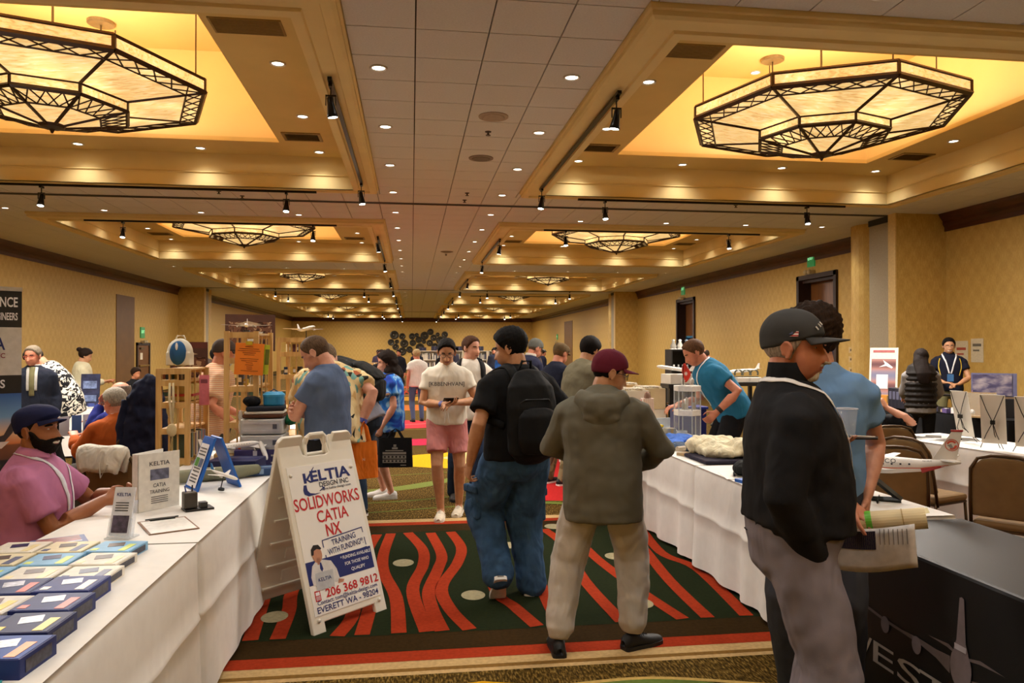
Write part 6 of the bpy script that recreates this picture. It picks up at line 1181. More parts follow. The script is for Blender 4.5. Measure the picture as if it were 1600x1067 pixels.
rack('lower pine rack with the blue and white backpack on top',-1.915,-1.705,6.02,6.54,.74,(.03,.26,.46,.63,.72)); rack('tall pine rack carrying the orange notice',-1.42,-1.20,6.03,6.62,1.03,(.03,.30,.58,.80,1.0)); rack('third pine rack farther back behind the man in blue-grey',-1.28,-1.03,7.50,8.05,1.0,(.03,.30,.62,.84,.98))
Z=.757
o=thing('backpack','blue and white backpack standing on top of the lower pine rack','backpack',(-1.83,6.25,Z+.762)); b=MB(); b.ell((0,0,.10),(.10,.075,.115),16,12); b.box((0,0,.05),(.18,.12,.10)); remesh(ob('body',b,cloth('#DAD4C2'),o),.010,3); b=MB(); b.ell((.0,-.045,.095),(.068,.045,.10),14,10); remesh(ob('front_pocket',b,cloth('#2F5C8C'),o),.008,2); b=MB(); b.tube([(-.03,0,.21),(-.02,.0,.235),(.03,0,.235),(.04,0,.208)],.006,6); ob('handle',b,cloth('#DAD4C2'),o); b=MB(); b.ell((0,-.09,.15),(.010,.006,.03)); ob('zip_pull',b,WHITE,o)
BKC=['#7A3A2A','#2A3A5A','#C8B890','#4A5A4A','#A8842A','#5A2A3A','#D8D2C4','#2A2A2E','#8A5A3A','#3A6A7A']
for k in range(8):
    o=thing('book','%s book from the left on the upper shelf of the lower pine rack'%ORD[k],'book',(-1.895+.022*k,6.12,Z+.657),0,'books in the lower pine rack'); b=MB(); b.box((0,0,.028),(.019,.10,.055+.004*(k%3))); ob('cover',b,M(BKC[k],.5),o); b=MB(); b.box((0,.003,.029),(.015,.098,.057+.004*(k%3))); ob('pages',b,M('#D8CFB8',.8),o)
for k in range(9):
    o=thing('book','%s book from the left on the bottom shelf of the lower pine rack'%ORD[k],'book',(-1.69,6.10+.043*k,Z+.05),0,'books in the lower pine rack'); b=MB(); b.box((-.07,0,.095),(.14,.035,.19-.01*(k%3))); ob('cover',b,M(BKC[(k+3)%10],.5),o); b=MB(); b.box((-.07,0,.097),(.132,.028,.192-.01*(k%3))); ob('pages',b,M('#D8CFB8',.8),o)
o=thing('cloth_bag','khaki canvas bag with a red stripe inside the lower pine rack','bag',(-1.78,6.28,Z+.48)); b=MB(); b.box((0,0,.07),(.15,.30,.135)); remesh(ob('body',b,cloth('#B09A5A'),o),.012,3,.012); b=MB(); b.box((.002,-.153,.05),(.15,.006,.02)); b.box((.078,0,.05),(.006,.29,.02)); ob('stripe',b,M('#A03028',.7),o)
o=thing('wooden_spoon','pale wooden ladle hanging on the front of the lower pine rack','utensil',(-1.815,6.0,1.37)); b=MB(); b.tube([(-.012,-.012,.02),(-.014,-.014,-.1),(.004,-.014,-.28),(.01,-.014,-.30)],[.008,.010,.009,.008],8); b.tube([(.012,-.012,.02),(.016,-.014,-.1),(.008,-.014,-.28)],[.008,.010,.009],8); ob('handle',b,M('#D8C8A0',.6),o,smooth=True); b=MB(); b.ell((.006,-.02,-.34),(.038,.016,.05)); ob('bowl',b,M('#CDBB90',.6),o,smooth=True)
o=thing('notice_sheet','pink printed sheet hanging at the side of the lower pine rack','sheet',(-1.645,6.25,1.44)); b=MB(); b.box((0,0,-.12),(.075,.003,.24),RZ(8)); ob('paper',b,M('#D87A8A',.7),o); b=MB(); b.box((0,-.003,-.05),(.05,.002,.03),RZ(8)); ob('print',b,M('#8A4A5A',.7),o)
o=thing('notice_sheet','bright orange notice with printed lines clipped to the tall pine rack','sheet',(-1.245,6.0,1.69)); b=MB(); b.box((0,-.004,-.12),(.215,.003,.245),RY(3)); pg=ob('paper',b,M('#E8801E',.6,0,.03,6),o)
b=MB()
for j,wd in enumerate((.06,.15,.17,.10,.08,0,.14,.12,.05,.06,.04,.04,.13)): 
    if wd: b.box((0,-.0065,-.025-.0155*j),(wd,.001,.0035),RY(3))
ob('printed_lines',b,M('#6A3410',.7),pg); b=MB(); b.box((0,-.008,.004),(.05,.008,.03)); ob('clip',b,M('#C8A82A',.4),o)
o=thing('notice_sheet','yellow green sheet just behind the orange notice','sheet',(-1.205,6.015,1.685)); b=MB(); b.box((.055,-.002,-.118),(.10,.003,.23),RY(4)); ob('paper',b,M('#B8C430',.6),o); b=MB(); b.box((.09,-.0045,-.10),(.03,.001,.12),RY(4)); ob('printed_lines',b,M('#6A7020',.7),o)
cloth_heap('hanging_cloth','white cloth hanging on the tall pine rack',[((-1.31,6.0,1.13),(.018,.014,.05)),((-1.30,6.0,1.05),(.026,.016,.08)),((-1.285,6.0,.96),(.032,.016,.09))],'#DCD6CA',.008,.012,'cloth')
rng=random.Random(11)
for k in range(16):
    lv=(.315,.60,.815)[k%3]; x=-1.38+.15*rng.random(); y=6.10+.44*rng.random() if k>5 else 6.08+.06*k; c=['#D8C89A','#C8B030','#B8B2A8','#A83A3A','#D8D2C4','#4A4A52','#8A6A3A','#C8C2B4'][k%8]
    o=thing('small_package','%s small packet among the goods in the tall pine rack'%ORD[k],'packet',(x,y,Z+lv+.005),rng.uniform(-.5,.5),'small goods in the tall pine rack'); b=MB(); h_=rng.uniform(.04,.09); b.box((0,0,h_/2),(rng.uniform(.03,.06),.03,h_)); ob('wrapper',b,M(c,.5,0,.2,20),o); b=MB(); b.box((0,-.0158,h_*.5),(.025,.001,h_*.4)); ob('label',b,M(['#D84A2A','#E8E2D8','#2A4A8A'][k%3],.5),o)
for k in range(10):
    o=thing('small_package','%s small packet among the goods in the third pine rack'%ORD[k],'packet',(-1.24+.018*k,7.53+.03*k,Z+(.32,.64,.86)[k%3]),.2*k,'small goods in the third pine rack'); b=MB(); b.box((0,0,.035),(.04,.04,.07+.01*(k%3))); ob('wrapper',b,M(BKC[k],.5),o); b=MB(); b.box((0,-.0205,.035),(.03,.001,.03)); ob('label',b,WHITE,o)
airplane('model_airplane','white propeller airliner model on top of the tall pine rack',.30,placeT(-1.33,6.3,1.84,-80,0),stand=.05,span=1.4,props=1); airplane('model_airplane','grey and white airliner model on top of the third pine rack',.36,placeT(-1.05,7.7,1.85,-55,-6),'#C9C4B8',stand=.10,span=1.3)
def poster(label,T,w,h,base,pic,name='poster',title=None,tm=None):
    o=thing(name,label,'poster',(0,0,0)); b=MB(); b.prism([(0,0),(w,0),(w,h),(0,h)],-.012,0,T); q=ob('board',b,base,o); shp([[(w*.07,h*.08),(w*.93,h*.08),(w*.93,h*.80),(w*.07,h*.80)]],pic,'picture',.002,T,q); return o,q
BRN_=M('#4A2C20',.6,0,.12,10); SEP=pattern('sepia',[(0,'#3A2218'),(.45,'#6A4632'),(.62,'#A88A6A'),(.75,'#4A2E22')],14,'noise',(1,1,1),distort=1)
TP=plane_T((-2.30,7.55,1.20),(.94,.34,0),(0,.12,1)); o,q=poster('dark brown poster with a small airplane, leaning behind the lower pine rack',TP,.34,.46,BRN_,SEP); shp([[(.06,.10),(.16,.15),(.28,.11),(.18,.18),(.17,.24),(.15,.18)]],M('#B09A82',.6),'airplane_print',.004,TP,q); shp([[(.09,.40),(.17,.385),(.25,.40),(.17,.425)]],M('#A89272',.6),'wings_emblem',.004,TP,q)
b=MB(); b.prism([(.0,.46),(.34,.46),(.34,.52),(.0,.52)],-.012,.0,TP); ob('header_strip',b,M('#5A2A20',.6),o)
TP=plane_T((-2.24,9.42,1.62),(.98,.2,0),(0,0,1)); o,q=poster('brown aircraft photo board above the tall pine rack',TP,.58,.45,BRN_,SEP); shp([[(.2,.10),(.36,.12),(.44,.24),(.22,.22)]],M('#B8B2A4',.6),'airplane_print',.004,TP,q); shp([[(.12,.33),(.26,.30),(.42,.33),(.26,.37)]],M('#A89272',.6),'wings_emblem',.004,TP,q); b=MB(); b.bar(TP@Vector((.26,.05,-.03)),TP@Vector((.26,-1.6,-.03)),.014,8); b.prism([(.05,-1.62),(.47,-1.62),(.47,-1.60),(.05,-1.60)],-.2,.14,TP); ob('floor_stand',b,M('#3A2A20',.5),o)
o=thing('coat','dark navy coat draped over a stand at the left of the pine racks','coat',(-2.32,6.95,0)); b=MB(); b.tube([(0,0,.62),(0,0,.95),(.0,0,1.22),(.03,0,1.36),(.05,0,1.42)],[(.20,.13),(.19,.12),(.16,.10),(.10,.07),(.04,.03)],16,(1,0,0)); remesh(ob('body',b,cloth('#161A30',.85,.6,7),o),.014,3,.05); b=MB(); b.tube([(-.15,0,1.2),(-.19,-.02,.95),(-.18,-.03,.72)],[.05,.055,.05],10); remesh(ob('sleeve',b,cloth('#161A30',.85,.6,7),o),.014,2,.02); b=MB(); b.tube([(.03,0,0),(.03,0,1.40)],.015,8); b.bb(-.15,.2,-.15,.15,0,.02); ob('stand',b,LEGM,o)
o=thing('white_bag','white cloth bag hung over the back of a brown chair','bag',(-2.18,5.74,0),math.radians(-20)); b=MB()
b.grid(lambda u,v: ((u-.5)*(.30+.10*math.sin(PI*v)),-.04-.045*math.cos(PI*v)*(1 if v<.5 else 1),.955-.20*abs(v-.5)**1.2*2+.012*math.sin(u*9)-.05*abs(u-.5)),14,15)
q=ob('body',b,cloth('#DDD6C6',.85,.5,12),o,smooth=True); so=q.modifiers.new('s','SOLIDIFY'); so.thickness=.03; so.offset=0
b=MB(); b.tube([(.02,-.10,.84),(.05,-.12,.74),(.09,-.10,.83)],.005,6); ob('strap',b,cloth('#C8C0AE'),o)
o=thing('laptop','black open laptop on the left back table','laptop',(-3.72,7.95,.757),math.radians(118)); b=MB(); b.box((0,0,.009),(.34,.23,.018)); ob('keyboard_base',b,M('#1C1A1A',.4),o,bevel=.003); b=MB(); b.box((0,.13,.12),(.34,.008,.23),RX(-16)); ob('screen_lid',b,M('#2A2320',.35),o)
for k,(x,y,c) in enumerate(((-3.52,8.18,'#C8CCD8'),(-3.46,8.32,'#5A7AB0'),(-3.40,8.44,'#D8D8DC'))): flat('flyer','%s leaflet standing in a row beyond the black laptop'%ORD[k],'leaflet',x,y,.10,.004,.9,c,.757,.20)
o=thing('picture_stand','tall printed display stand on the side table by the left wall','display',(-4.98,12.45,.757)); b=MB(); b.box((0,0,.25),(.28,.015,.50),RX(-6)); ob('panel',b,M('#2A2E4A',.5,0,.5,12),o); b=MB(); b.box((0,-.012,.33),(.20,.004,.12),RX(-6)); b.box((0,-.03,.12),(.20,.004,.10),RX(-6)); ob('picture',b,M('#6A7AA0',.5,0,.5,20),o); b=MB(); b.box((0,.08,.1),(.02,.012,.22),RX(24)); ob('strut',b,BLACK,o)
for k,c in enumerate(('#A83A3A','#D8D2C4','#3A4A8A')): flat('souvenir','%s small item lying before the display stand by the left wall'%ORD[k],'souvenir',-5.15+.12*k,12.3,.08,.08,.3*k,c,.757,.05)
# ================================================================== things people hold or wear
p=P1
# paper roll with its band, and the papers hanging below it
A=Vector((1.65,2.888,.922)); B=Vector((1.988,2.67,.991)); ax=(B-A).normalized()
o=thing('paper_roll','thick cream paper roll with a green band held by the dark cap man','paper roll',(0,0,0)); b=MB()
n=24; rr=[(.040,0),(.041,(B-A).length),(.034,(B-A).length),(.033,0)]; s_,t_=frame(ax,(0,0,1)); vs=[];
for r_,l_ in rr:
    for j in range(n): a=2*PI*j/n; vs.append(A+ax*l_+s_*(r_*math.cos(a))+t_*(r_*math.sin(a)))
b.add(vs,[(i*n+j,i*n+(j+1)%n,((i+1)%4)*n+(j+1)%n,((i+1)%4)*n+j) for i in range(4) for j in range(n)]); ob('rolled_sheets',b,M('#D9C59A',.65,0,.06,12),o,smooth=False)
for l_,c,w_ in ((.50,'#6ABF3A',.022),(.80,'#B0905A',.004)): b=MB(); L_=(B-A).length*l_; b.tube([A+ax*(L_-w_/2),A+ax*(L_+w_/2)],.0425,24,cap=False); ob('band',b,M(c,.5),o)
b=MB(); e=B-ax*.02; b.add([e+s_*.042*c1+t_*.042*s1+ax*d1 for c1,s1,d1 in ((.9,.3,0),(.5,.85,0),(.6,.8,.035),(1.0,.3,.03))],[(0,1,2,3)]); ob('loose_corner',b,M('#E4D6A8',.6),o)
o=thing('newspaper','folded newspaper pages hanging from the hand below the paper roll','paper',(0,0,0)); O_=Vector((1.69,2.82,.922)); U_=Vector((.232,-.20,.05)).normalized(); Vd=Vector((.05,-.03,-1)).normalized(); Nn=U_.cross(Vd).normalized()
PS=1 if Nn.dot(Vector((0,0,1.65))-O_)>0 else -1
def sheet(u0,u1,v0,v1,off,amp):
    b=MB(); b.grid(lambda u,v: (lambda a,c: O_+U_*a+Vd*(c+.01*math.sin(a*13))+Nn*(off+.006*math.sin(a*17+c*18)+.4*c*c))(u0+(u1-u0)*u,v0+(v1-v0)*v),12,8); return b
q=ob('page',sheet(0,.295,-.005,.165,0,.006),M('#D6D0CC',.7,0,.10,30),o,smooth=True); so=q.modifiers.new('s','SOLIDIFY'); so.thickness=.004; so.offset=0
q2=ob('page',sheet(-.13,.05,.0,.135,.015,.004),pattern('newsprint',[(0,'#8A857E'),(.5,'#D0CBC4')],130,'Z',distort=6,bump=0),o,smooth=True)
b=sheet(.02,.155,.004,.075,PS*.004,.006); q3=ob('printed_photo',b,pattern('newsphoto',[(0,'#1C1A34'),(.5,'#3A3058'),(.62,'#B8A868'),(.7,'#221E3A')],60,'X',distort=3,bump=0),q,smooth=True)
b=MB(); 
for j in range(7): b.v+= [tuple(O_+U_*(.17+.016*j)+Vd*z+Nn*(PS*.006+.006*math.sin(17*(.17+.016*j)+18*z)+.4*z*z)) for z in (.005,.065)]+[tuple(O_+U_*(.173+.016*j)+Vd*z+Nn*(PS*.006+.006*math.sin(17*(.17+.016*j)+18*z)+.4*z*z)) for z in (.065,.005)]; b.f.append(tuple(range(4*j,4*j+4))); b.m.append(0)
ob('text_columns',b,M('#8A8480',.8),q)
# plastic cup standing on a dark card
c0=Vector((1.855,2.985,1.275)); o=thing('plastic_cup','clear empty plastic cup in the hand of the man in light blue','cup',tuple(c0)); b=MB(); b.lathe([(.001,.002),(.031,.002),(.043,.112),(.0455,.116),(.0455,.119),(.042,.117),(.030,.005),(.001,.005)],28,cap=False); ob('wall',b,M('#F0F2F6',.05,0,0,1,alpha=.10,spec=1.0),o,smooth=True); b=MB(); b.tube([(.044*math.cos(a),.044*math.sin(a),.118) for a in np.linspace(0,2*PI,28,endpoint=False)],.0022,6,(0,0,1),closed=True); ob('rim',b,M('#E4E6EE',.1,alpha=.75),o,smooth=True)
o=thing('dark_card','thin dark card held flat under the plastic cup','card',(1.895,2.975,1.268),-.6); b=MB(); b.box((0,0,0),(.16,.08,.006),RY(-3)); ob('card',b,M('#2A2220',.35),o); b=MB(); b.box((.02,.01,.006),(.10,.045,.004)); ob('paper_slip',b,M('#B8A898',.7),o)
# backpack on the black tee
def pack(P,label,mat,w_=.30,h_=.46,d_=.15,dz=-.10,drop=0):
    C=P.W@P.Mc; k=P.k; o=thing('backpack',label,'backpack',(0,0,0)); b=MB()
    loc=lambda x,y,z: C@Vector((x,y,z))
    prof=[(.70,.6,.0),(.95,.95,.06),(1,1,.3),(1,1,.6),(.92,.85,.85),(.6,.5,1)]
    b.tube([loc(0,-.125-.5*d_*bb,dz-h_*.5+h_*f) for a,bb,f in prof],[(w_*.5*a*k,d_*.62*bb*k) for a,bb,f in prof],18,C.to_3x3()@Vector((1,0,0)),round_=True)
    remesh(ob('main_compartment',b,mat,o),.011,3,.012); b=MB(); b.tube([loc(0,-.14-d_*1.0,dz-h_*.42+h_*f) for f in (0,.12,.42,.5)],[(w_*.36*k,.02*k),(w_*.42*k,.045*k),(w_*.40*k,.04*k),(w_*.3*k,.015*k)],14,C.to_3x3()@Vector((1,0,0)),round_=True); remesh(ob('front_pocket',b,mat,o),.011,3)
    b=MB(); b.tube([loc(x,-.135-d_*.95*f,dz+h_*z) for x,f,z in ((-.13,.75,.12),(-.08,1.0,.2),(.08,1.0,.2),(.13,.75,.12))],.004*k,6); ob('zip',b,M('#050505',.4),o); b=MB(); b.tube([loc(-.04,-.12,.17),loc(-.03,-.14,.215),loc(.03,-.14,.215),loc(.04,-.12,.17)],.009*k,6); ob('grab_loop',b,mat,o)
    Wi=P.W.inverted()
    for e in (1,-1): 
        s=P.strip('shoulder_strap',[(e*.075,-.13,.10),(e*.085,-.075,.178),(e*.10,.0,.172),(e*.112,.075,.11),(e*.125,.10,.0),(e*.155,.03,-.10),(e*.14,-.10,-.18)],.055,mat,P.shirto,.010,.010,M4=P.Mc); mw=P.W; s.parent=o; s.matrix_world=mw
    return o
pack(P4,'black backpack worn by the man in the black t-shirt',cloth('#101113',.75,.25,6,.3),.34,.50,.13,-.12); pack(P6,'black backpack of the man behind the phone user',cloth('#15161A',.8),.28,.42,.12)
pack(P10,'big black rucksack on the back of the bending man in grey',cloth('#1A1B1B',.8,.5,8),.36,.55,.20,-.06)
# phone
b=MB(); b.box((.372,7.125,1.165),(.145,.075,.012),RZ(6)@RX(-25)); o=tag(ob('phone',b,M('#17161A',.2),bevel=.004),'dark phone held sideways by the man in pink shorts','phone')
b=MB(); b.box(P17.W@(P17.palm[0][0]+V3(-.03,.02,.012)),(.10,.12,.012),RX(20)); tag(ob('phone',b,M('#B0602A',.4),bevel=.003),'phone in the hand of the woman with a hair bun','phone')
# tote bags
def tote(label,c,w_,h_,d_,rot,mat,handle,hl,name='tote_bag'):
    o=thing(name,label,'bag',tuple(c),rot); b=MB()
    b.grid(lambda u,v:(w_*.5*(1-.06*v)*math.copysign(min(1,abs(math.cos(2*PI*u))*1.25),math.cos(2*PI*u)),d_*.5*(1-.45*v)*math.copysign(min(1,abs(math.sin(2*PI*u))*1.25),math.sin(2*PI*u)),h_*v),32,8,True); b.f.append(tuple(range(31,-1,-1))); b.m.append(0)
    q=ob('body',b,mat,o,smooth=False); so=q.modifiers.new('s','SOLIDIFY'); so.thickness=.003
    for e in (1,-1): b=MB(); b.tube([(-w_*.22,e*d_*.25,h_*.97),(-w_*.10,e*d_*.15,h_+hl*.7),(0,e*.01,h_+hl),(w_*.10,e*d_*.15,h_+hl*.7),(w_*.22,e*d_*.25,h_*.97)],[(.012,.003)]*5,6,(1,0,0)); ob('handle',b,handle,o)
    return o,q
ORG=cloth('#E0761C',.7,.3,10)
o,q=tote('bright orange shopping bag hanging from the hand of the man in the cream patterned shirt',(-.395,6.30,.58),.24,.30,.10,.5,ORG,ORG,.17); b=MB(); put(b,text_mb('N',.03,.01,'CENTER'),plane_T((-.02,-.052,.15),(1,0,0),(0,0,1))); ob('lettering',b,M('#F2D8B0',.6),o)
BT=cloth('#121214',.85,.2,8); o,q=tote('black tote bag with a pale printed building carried by the curly haired woman',(-.17,8.10,.385),.37,.31,.09,-.10,BT,BT,.10)
b=MB()
for x0,x1,z0,z1 in ((-.13,.12,.05,.085),(-.13,.12,.095,.13),(-.13,.12,.14,.165),(-.10,.09,.175,.185),(-.03,.03,.195,.215),(-.015,.015,.22,.245)):
    b.bb(x0,x1,-.0485,-.0475,z0,z1)
pr=ob('building_print',b,M('#8C8A84',.7),o); b=MB()
for j in range(6):
    for z in (.06,.105): b.bb(-.115+.04*j,-.095+.04*j,-.0492,-.0484,z,z+.018)
ob('window_print',b,M('#1A1A1A',.8),pr); b=MB(); b.bb(.06,.12,-.049,-.0475,.02,.03); ob('maker_line',b,M('#8C8A84',.7),o)
P7.strip('bag_strap',[(.02,-.16,.02),(-.05,-.10,.16),(-.10,-.02,.15),(-.14,.08,.02),(-.16,.12,-.15),(-.17,.06,-.30)],.024,M('#1A1A20',.6),P7.shirto,.008,.003,M4=P7.Mc)
# laptop tray the woman in the vest holds
o=thing('black_tray','black tray held by the long haired woman at the booth','tray',(6.98,9.22,1.03),-.3); b=MB(); b.box((0,0,0),(.40,.28,.02)); ob('plate',b,M('#141416',.35),o,bevel=.005); b=MB(); b.box((-.05,.0,.03),(.22,.16,.035),RY(-8)); ob('paper_stack',b,M('#7A8AA0',.6),o)
# ================================================================== right foreground: model airliner
JT=placeT(2.66,4.12,.965,143,3)
o,fin=airplane('model_airplane','large white model airliner with an orange and red stripe on the white table',1.0,JT,'#E8E4DE','#D8562A','#D9D4CC',span=.8)
b=MB(); put(b,text_mb('MEXICO',.036,.004,'CENTER',0,1.25),plane_T((-.10,.0555,.018),(-1,0,0),(0,-.0,1))); t1=ob('lettering',b,M('#2A2A30',.5),o); b=MB(); put(b,text_mb('XA-NUS',.012,.0,'CENTER',0,1.1),plane_T((-.335,.037,.026),(-1,0,0),(0,0,1))); ob('lettering',b,M('#2A2A30',.5),o)
b=MB()
for r0,r1,a0,a1 in ((.030,.034,0,6.28),(.016,.026,.3,2.6),(.014,.026,3.2,5.2)):
    nn=26; vs=[]
    for k in range(nn):
        a=a0+(a1-a0)*k/(nn-1)
        for r_ in (r0,r1): vs.append((-.462+r_*math.cos(a),.0075,.118+r_*math.sin(a)))
    b.add(vs,[(2*k,2*k+1,2*k+3,2*k+2) for k in range(nn-1)])
ob('tail_emblem',b,M('#C8503A',.5),o); b=MB(); b.add([(-.47,.0076,.10),(-.455,.0076,.10),(-.44,.0076,.118),(-.46,.0076,.125)],[(0,1,2,3)]); ob('emblem_core',b,M('#8A8A8A',.5),o); b=MB(); b.bb(-.522,-.462,-.0075,.0075,.193,.203); ob('fin_tip',b,M('#A82A2E',.4),o); b=MB(); b.tube([(-.5,0,.03),(-.42,0,.012),(-.30,0,-.012)],[.004,.0175,.034],12,(0,1,0)); ob('red_tail_flash',b,M('#B82A30',.4),o,smooth=True)
ST=M('#1A1D1A',.4); b=MB(); b.prism([(-.16,0),(.14,0),(.0,.185)],-.012,.012,JT@Matrix.Translation((0,.0,-.215))@plane_T((0,0,0),(1,0,0),(0,0,1))); q=MB(); q.prism([(-.10,.022),(.085,.022),(0,.14)],-.014,.014,JT@Matrix.Translation((0,.0,-.215))@plane_T((0,0,0),(1,0,0),(0,0,1)))
o=thing('display_stand','black triangular display stand under the large model airliner','stand',(0,0,0)); b=MB()
f_=JT@Matrix.Translation((-.02,0,0))
for a_,c_2 in (((-.17,0,-.205),(.0,0,-.05)),((.14,0,-.205),(.0,0,-.05)),((-.17,0,-.205),(.14,0,-.205))): b.tube([f_@Vector(a_),f_@Vector(c_2)],[(.018,.014)]*2,4,(0,0,1)); 
ob('triangle_frame',b,ST,o); b=MB(); b.tube([f_@Vector((-.05,-.09,-.205)),f_@Vector((-.05,.09,-.205))],[(.014,.006)]*2,4,(0,0,1)); ob('foot_bar',b,ST,o)
# table banner stands with black X frames
def xstand(k,x,y,h,rot,label):
    o=thing('x_banner_stand',label,'banner',(x,y,.757),math.radians(rot),'white table banners on black X frames'); W_=.19; H_=.50; T=plane_T((0,0,0),(1,0,0),(0,.20,1)); b=MB(); b.prism([(-W_/2,.06),(W_/2,.06),(W_/2,H_),(-W_/2,H_)],-.002,.002,T); ob('banner_sheet',b,M('#E6E1D6',.6,0,.03,6),o)
    hub=T@Vector((0,H_*.52,-.03)); b=MB(); b.box(hub,(.035,.025,.035)); ob('hub',b,BLACK,o)
    for x1,y1 in ((-W_*.46,H_-.005),(W_*.46,H_-.005)): b=MB(); b.tube([hub,T@Vector((x1*.5,H_*.74,-.028)),T@Vector((x1,y1,-.004))],.0035,6); ob('arm',b,BLACK,o)
    for x1,y1 in ((-W_*.30,.0),(W_*.62,.0),(-.02,-.13)): b=MB(); b.tube([hub,T@Vector((x1*.45,H_*.3,-.03)),(x1,y1 if y1 else -.06,.006)],.0035,6); ob('leg',b,BLACK,o)
for k,(x,y) in enumerate(((5.27,6.50),(5.10,5.96),(5.20,5.70))): xstand(k,x,y,.45,(98,130,134)[k],'white table banner with black X frame, %s'%('leftmost of three on the rear table','middle of three on the rear table','rightmost, at the picture edge')[k])
for k,(x,y,r) in enumerate(((5.05,6.90,.4),(5.28,6.95,.9),(5.2,6.65,.2),(5.45,6.7,1.2))): flat('print_sheet','%s dark grey printed sheet on the rear table near the seated man in black'%ORD[k],'print',x,y,.30,.20,r,'#B8B4AE',pic='#5A5650')
flat('name_card','small card lying at the front edge of the rear table beside the banners','card',5.12,5.5,.12,.08,.3,'#C8BCA8',pic='#8A6A4A')
# ================================================================== right aisle tables
def heap(label,pts,col,vox=.012,wr=.04,mat=None,name='clothes',cat='clothes'): return cloth_heap(name,label,pts,col,vox,wr,cat,mat)
heap('big cream cotton garment heaped on the right aisle table',[((2.50,5.82,.83),(.20,.28,.07)),((2.42,5.98,.85),(.16,.16,.075)),((2.62,5.70,.86),(.12,.16,.075)),((2.60,6.02,.86),(.12,.14,.06))],'#DDD3B4',.012,.06); b=MB(); b.box((2.46,5.72,.772),(.44,.46,.03),RZ(.12)); tag(ob('folded_cloth',b,cloth('#2A2634',.9),bevel=.012),'folded dark plum cloth under the cream garment','cloth')
heap('crumpled bright blue fabric on the right aisle table',[((2.46,6.72,.80),(.20,.16,.05)),((2.34,6.55,.79),(.12,.14,.04)),((2.60,6.58,.80),(.13,.12,.04))],'#4C74C8',.012,.05); heap('slate blue folded shirt in front of the bright blue fabric',[((2.40,6.36,.785),(.16,.14,.035))],'#465468',.012,.03); heap('peach and orange cloth beside the cream garment',[((2.66,6.30,.80),(.14,.10,.03))],'#D89A78',.012,.03); heap('black knitted cap on the right aisle table',[((2.36,4.98,.81),(.12,.13,.06)),((2.42,5.12,.80),(.10,.10,.05))],'#1A1C1C',.010,.03,cat='cap')
flat('pen','thin black pen lying on a white sheet at the right aisle table','pen',2.26,5.02,.012,.15,-.4,'#1A1A1E',.762,.008); flat('paper_sheet','white sheet at the front edge of the right aisle table','paper',2.28,5.0,.22,.30,-.2,'#E8E4DA',.755,.002,None)
flat('blue_folder','blue and white folder beside the black knitted cap','folder',2.30,4.72,.24,.20,.2,'#2A62B8',.755,.02,acc='#E8E8F0'); flat('wallet','small tan wallet at the front of the clothes pile','wallet',2.27,6.02,.10,.08,.5,'#A8906A',.755,.025); b=MB(); b.tube([(2.26,6.16,.79),(2.34,6.20,.79)],.022,12); tag(ob('paper_cup',b,M('#B8A890',.6)),'small tan roll beside the olive sleeve on the right table','roll'); flat('magazine','magazine with a yellow cover on the right aisle table','magazine',2.36,7.05,.22,.28,.3,'#D8B88A',pic='#D8C83A',acc='#D86A5A')
o=carton('tissue_box','grey and white box beside the blue crate on the right table',2.52,7.10,.757,.10,.12,.11,.2,'#9AA0A8'); o=thing('clear_tub','small clear plastic tub on the right table','tub',(2.60,6.95,.757)); b=MB(); b.lathe([(.05,0),(.055,.10),(.052,.10),(.047,.005),(.001,.005)],18,cap=False); ob('wall',b,M('#A8B0B8',.1,alpha=.5),o,smooth=True)
# acrylic display tower
o=thing('display_tower','three-tier acrylic display tower with white hexagonal shelves','display',(2.71,7.10,.757)); ACR=M('#D8E0E4',.05,0,0,1,alpha=.16,spec=.9); hexa=[(.135*math.cos(a),.135*math.sin(a)) for a in np.linspace(PI/6,2*PI+PI/6,6,endpoint=False)]
for z,t in ((0,.03),(.235,.055),(.475,.055)): b=MB(); b.prism(hexa,z,z+t); ob('shelf',b,M('#E8E6E0',.3),o,bevel=.004)
for x,y in hexa: b=MB(); b.bar((x*.95,y*.95,.02),(x*.95,y*.95,.50),.006); ob('corner_post',b,M('#C8CCCC',.15,alpha=.7),o)
for j in range(6):
    (x0,y0),(x1,y1)=hexa[j],hexa[(j+1)%6]
    for z0_,z1_ in ((.03,.235),(.29,.475)): b=MB(); b.quad((x0*.95,y0*.95,z0_),(x1*.95,y1*.95,z0_),(x1*.95,y1*.95,z1_),(x0*.95,y0*.95,z1_)); ob('acrylic_pane',b,ACR,o)
for k,(x,y,z,c) in enumerate(((-.05,-.03,.29,'#B8B0A0'),(.0,.02,.29,'#E8E6E2'),(.06,-.02,.29,'#A8A49C'),(-.04,.0,.53,'#C8C4BC'),(.05,.0,.53,'#B8B4AC'))):
    q=thing('trinket','%s small metal trinket in the acrylic tower'%ORD[k],'trinket',(2.71+x,7.10+y,.757+z),0,'trinkets in the acrylic tower'); b=MB(); b.lathe([(.022,0),(.016,.02),(.022,.05+.05*(k==1)),(.008,.07+.05*(k==1)),(.001,.075+.05*(k==1))],10,cap=False); ob('piece',b,M(c,.3,.4),q,smooth=True); b=MB(); b.lathe([(.026,0),(.026,.006),(.001,.006)],12); ob('base',b,WHITE,q)
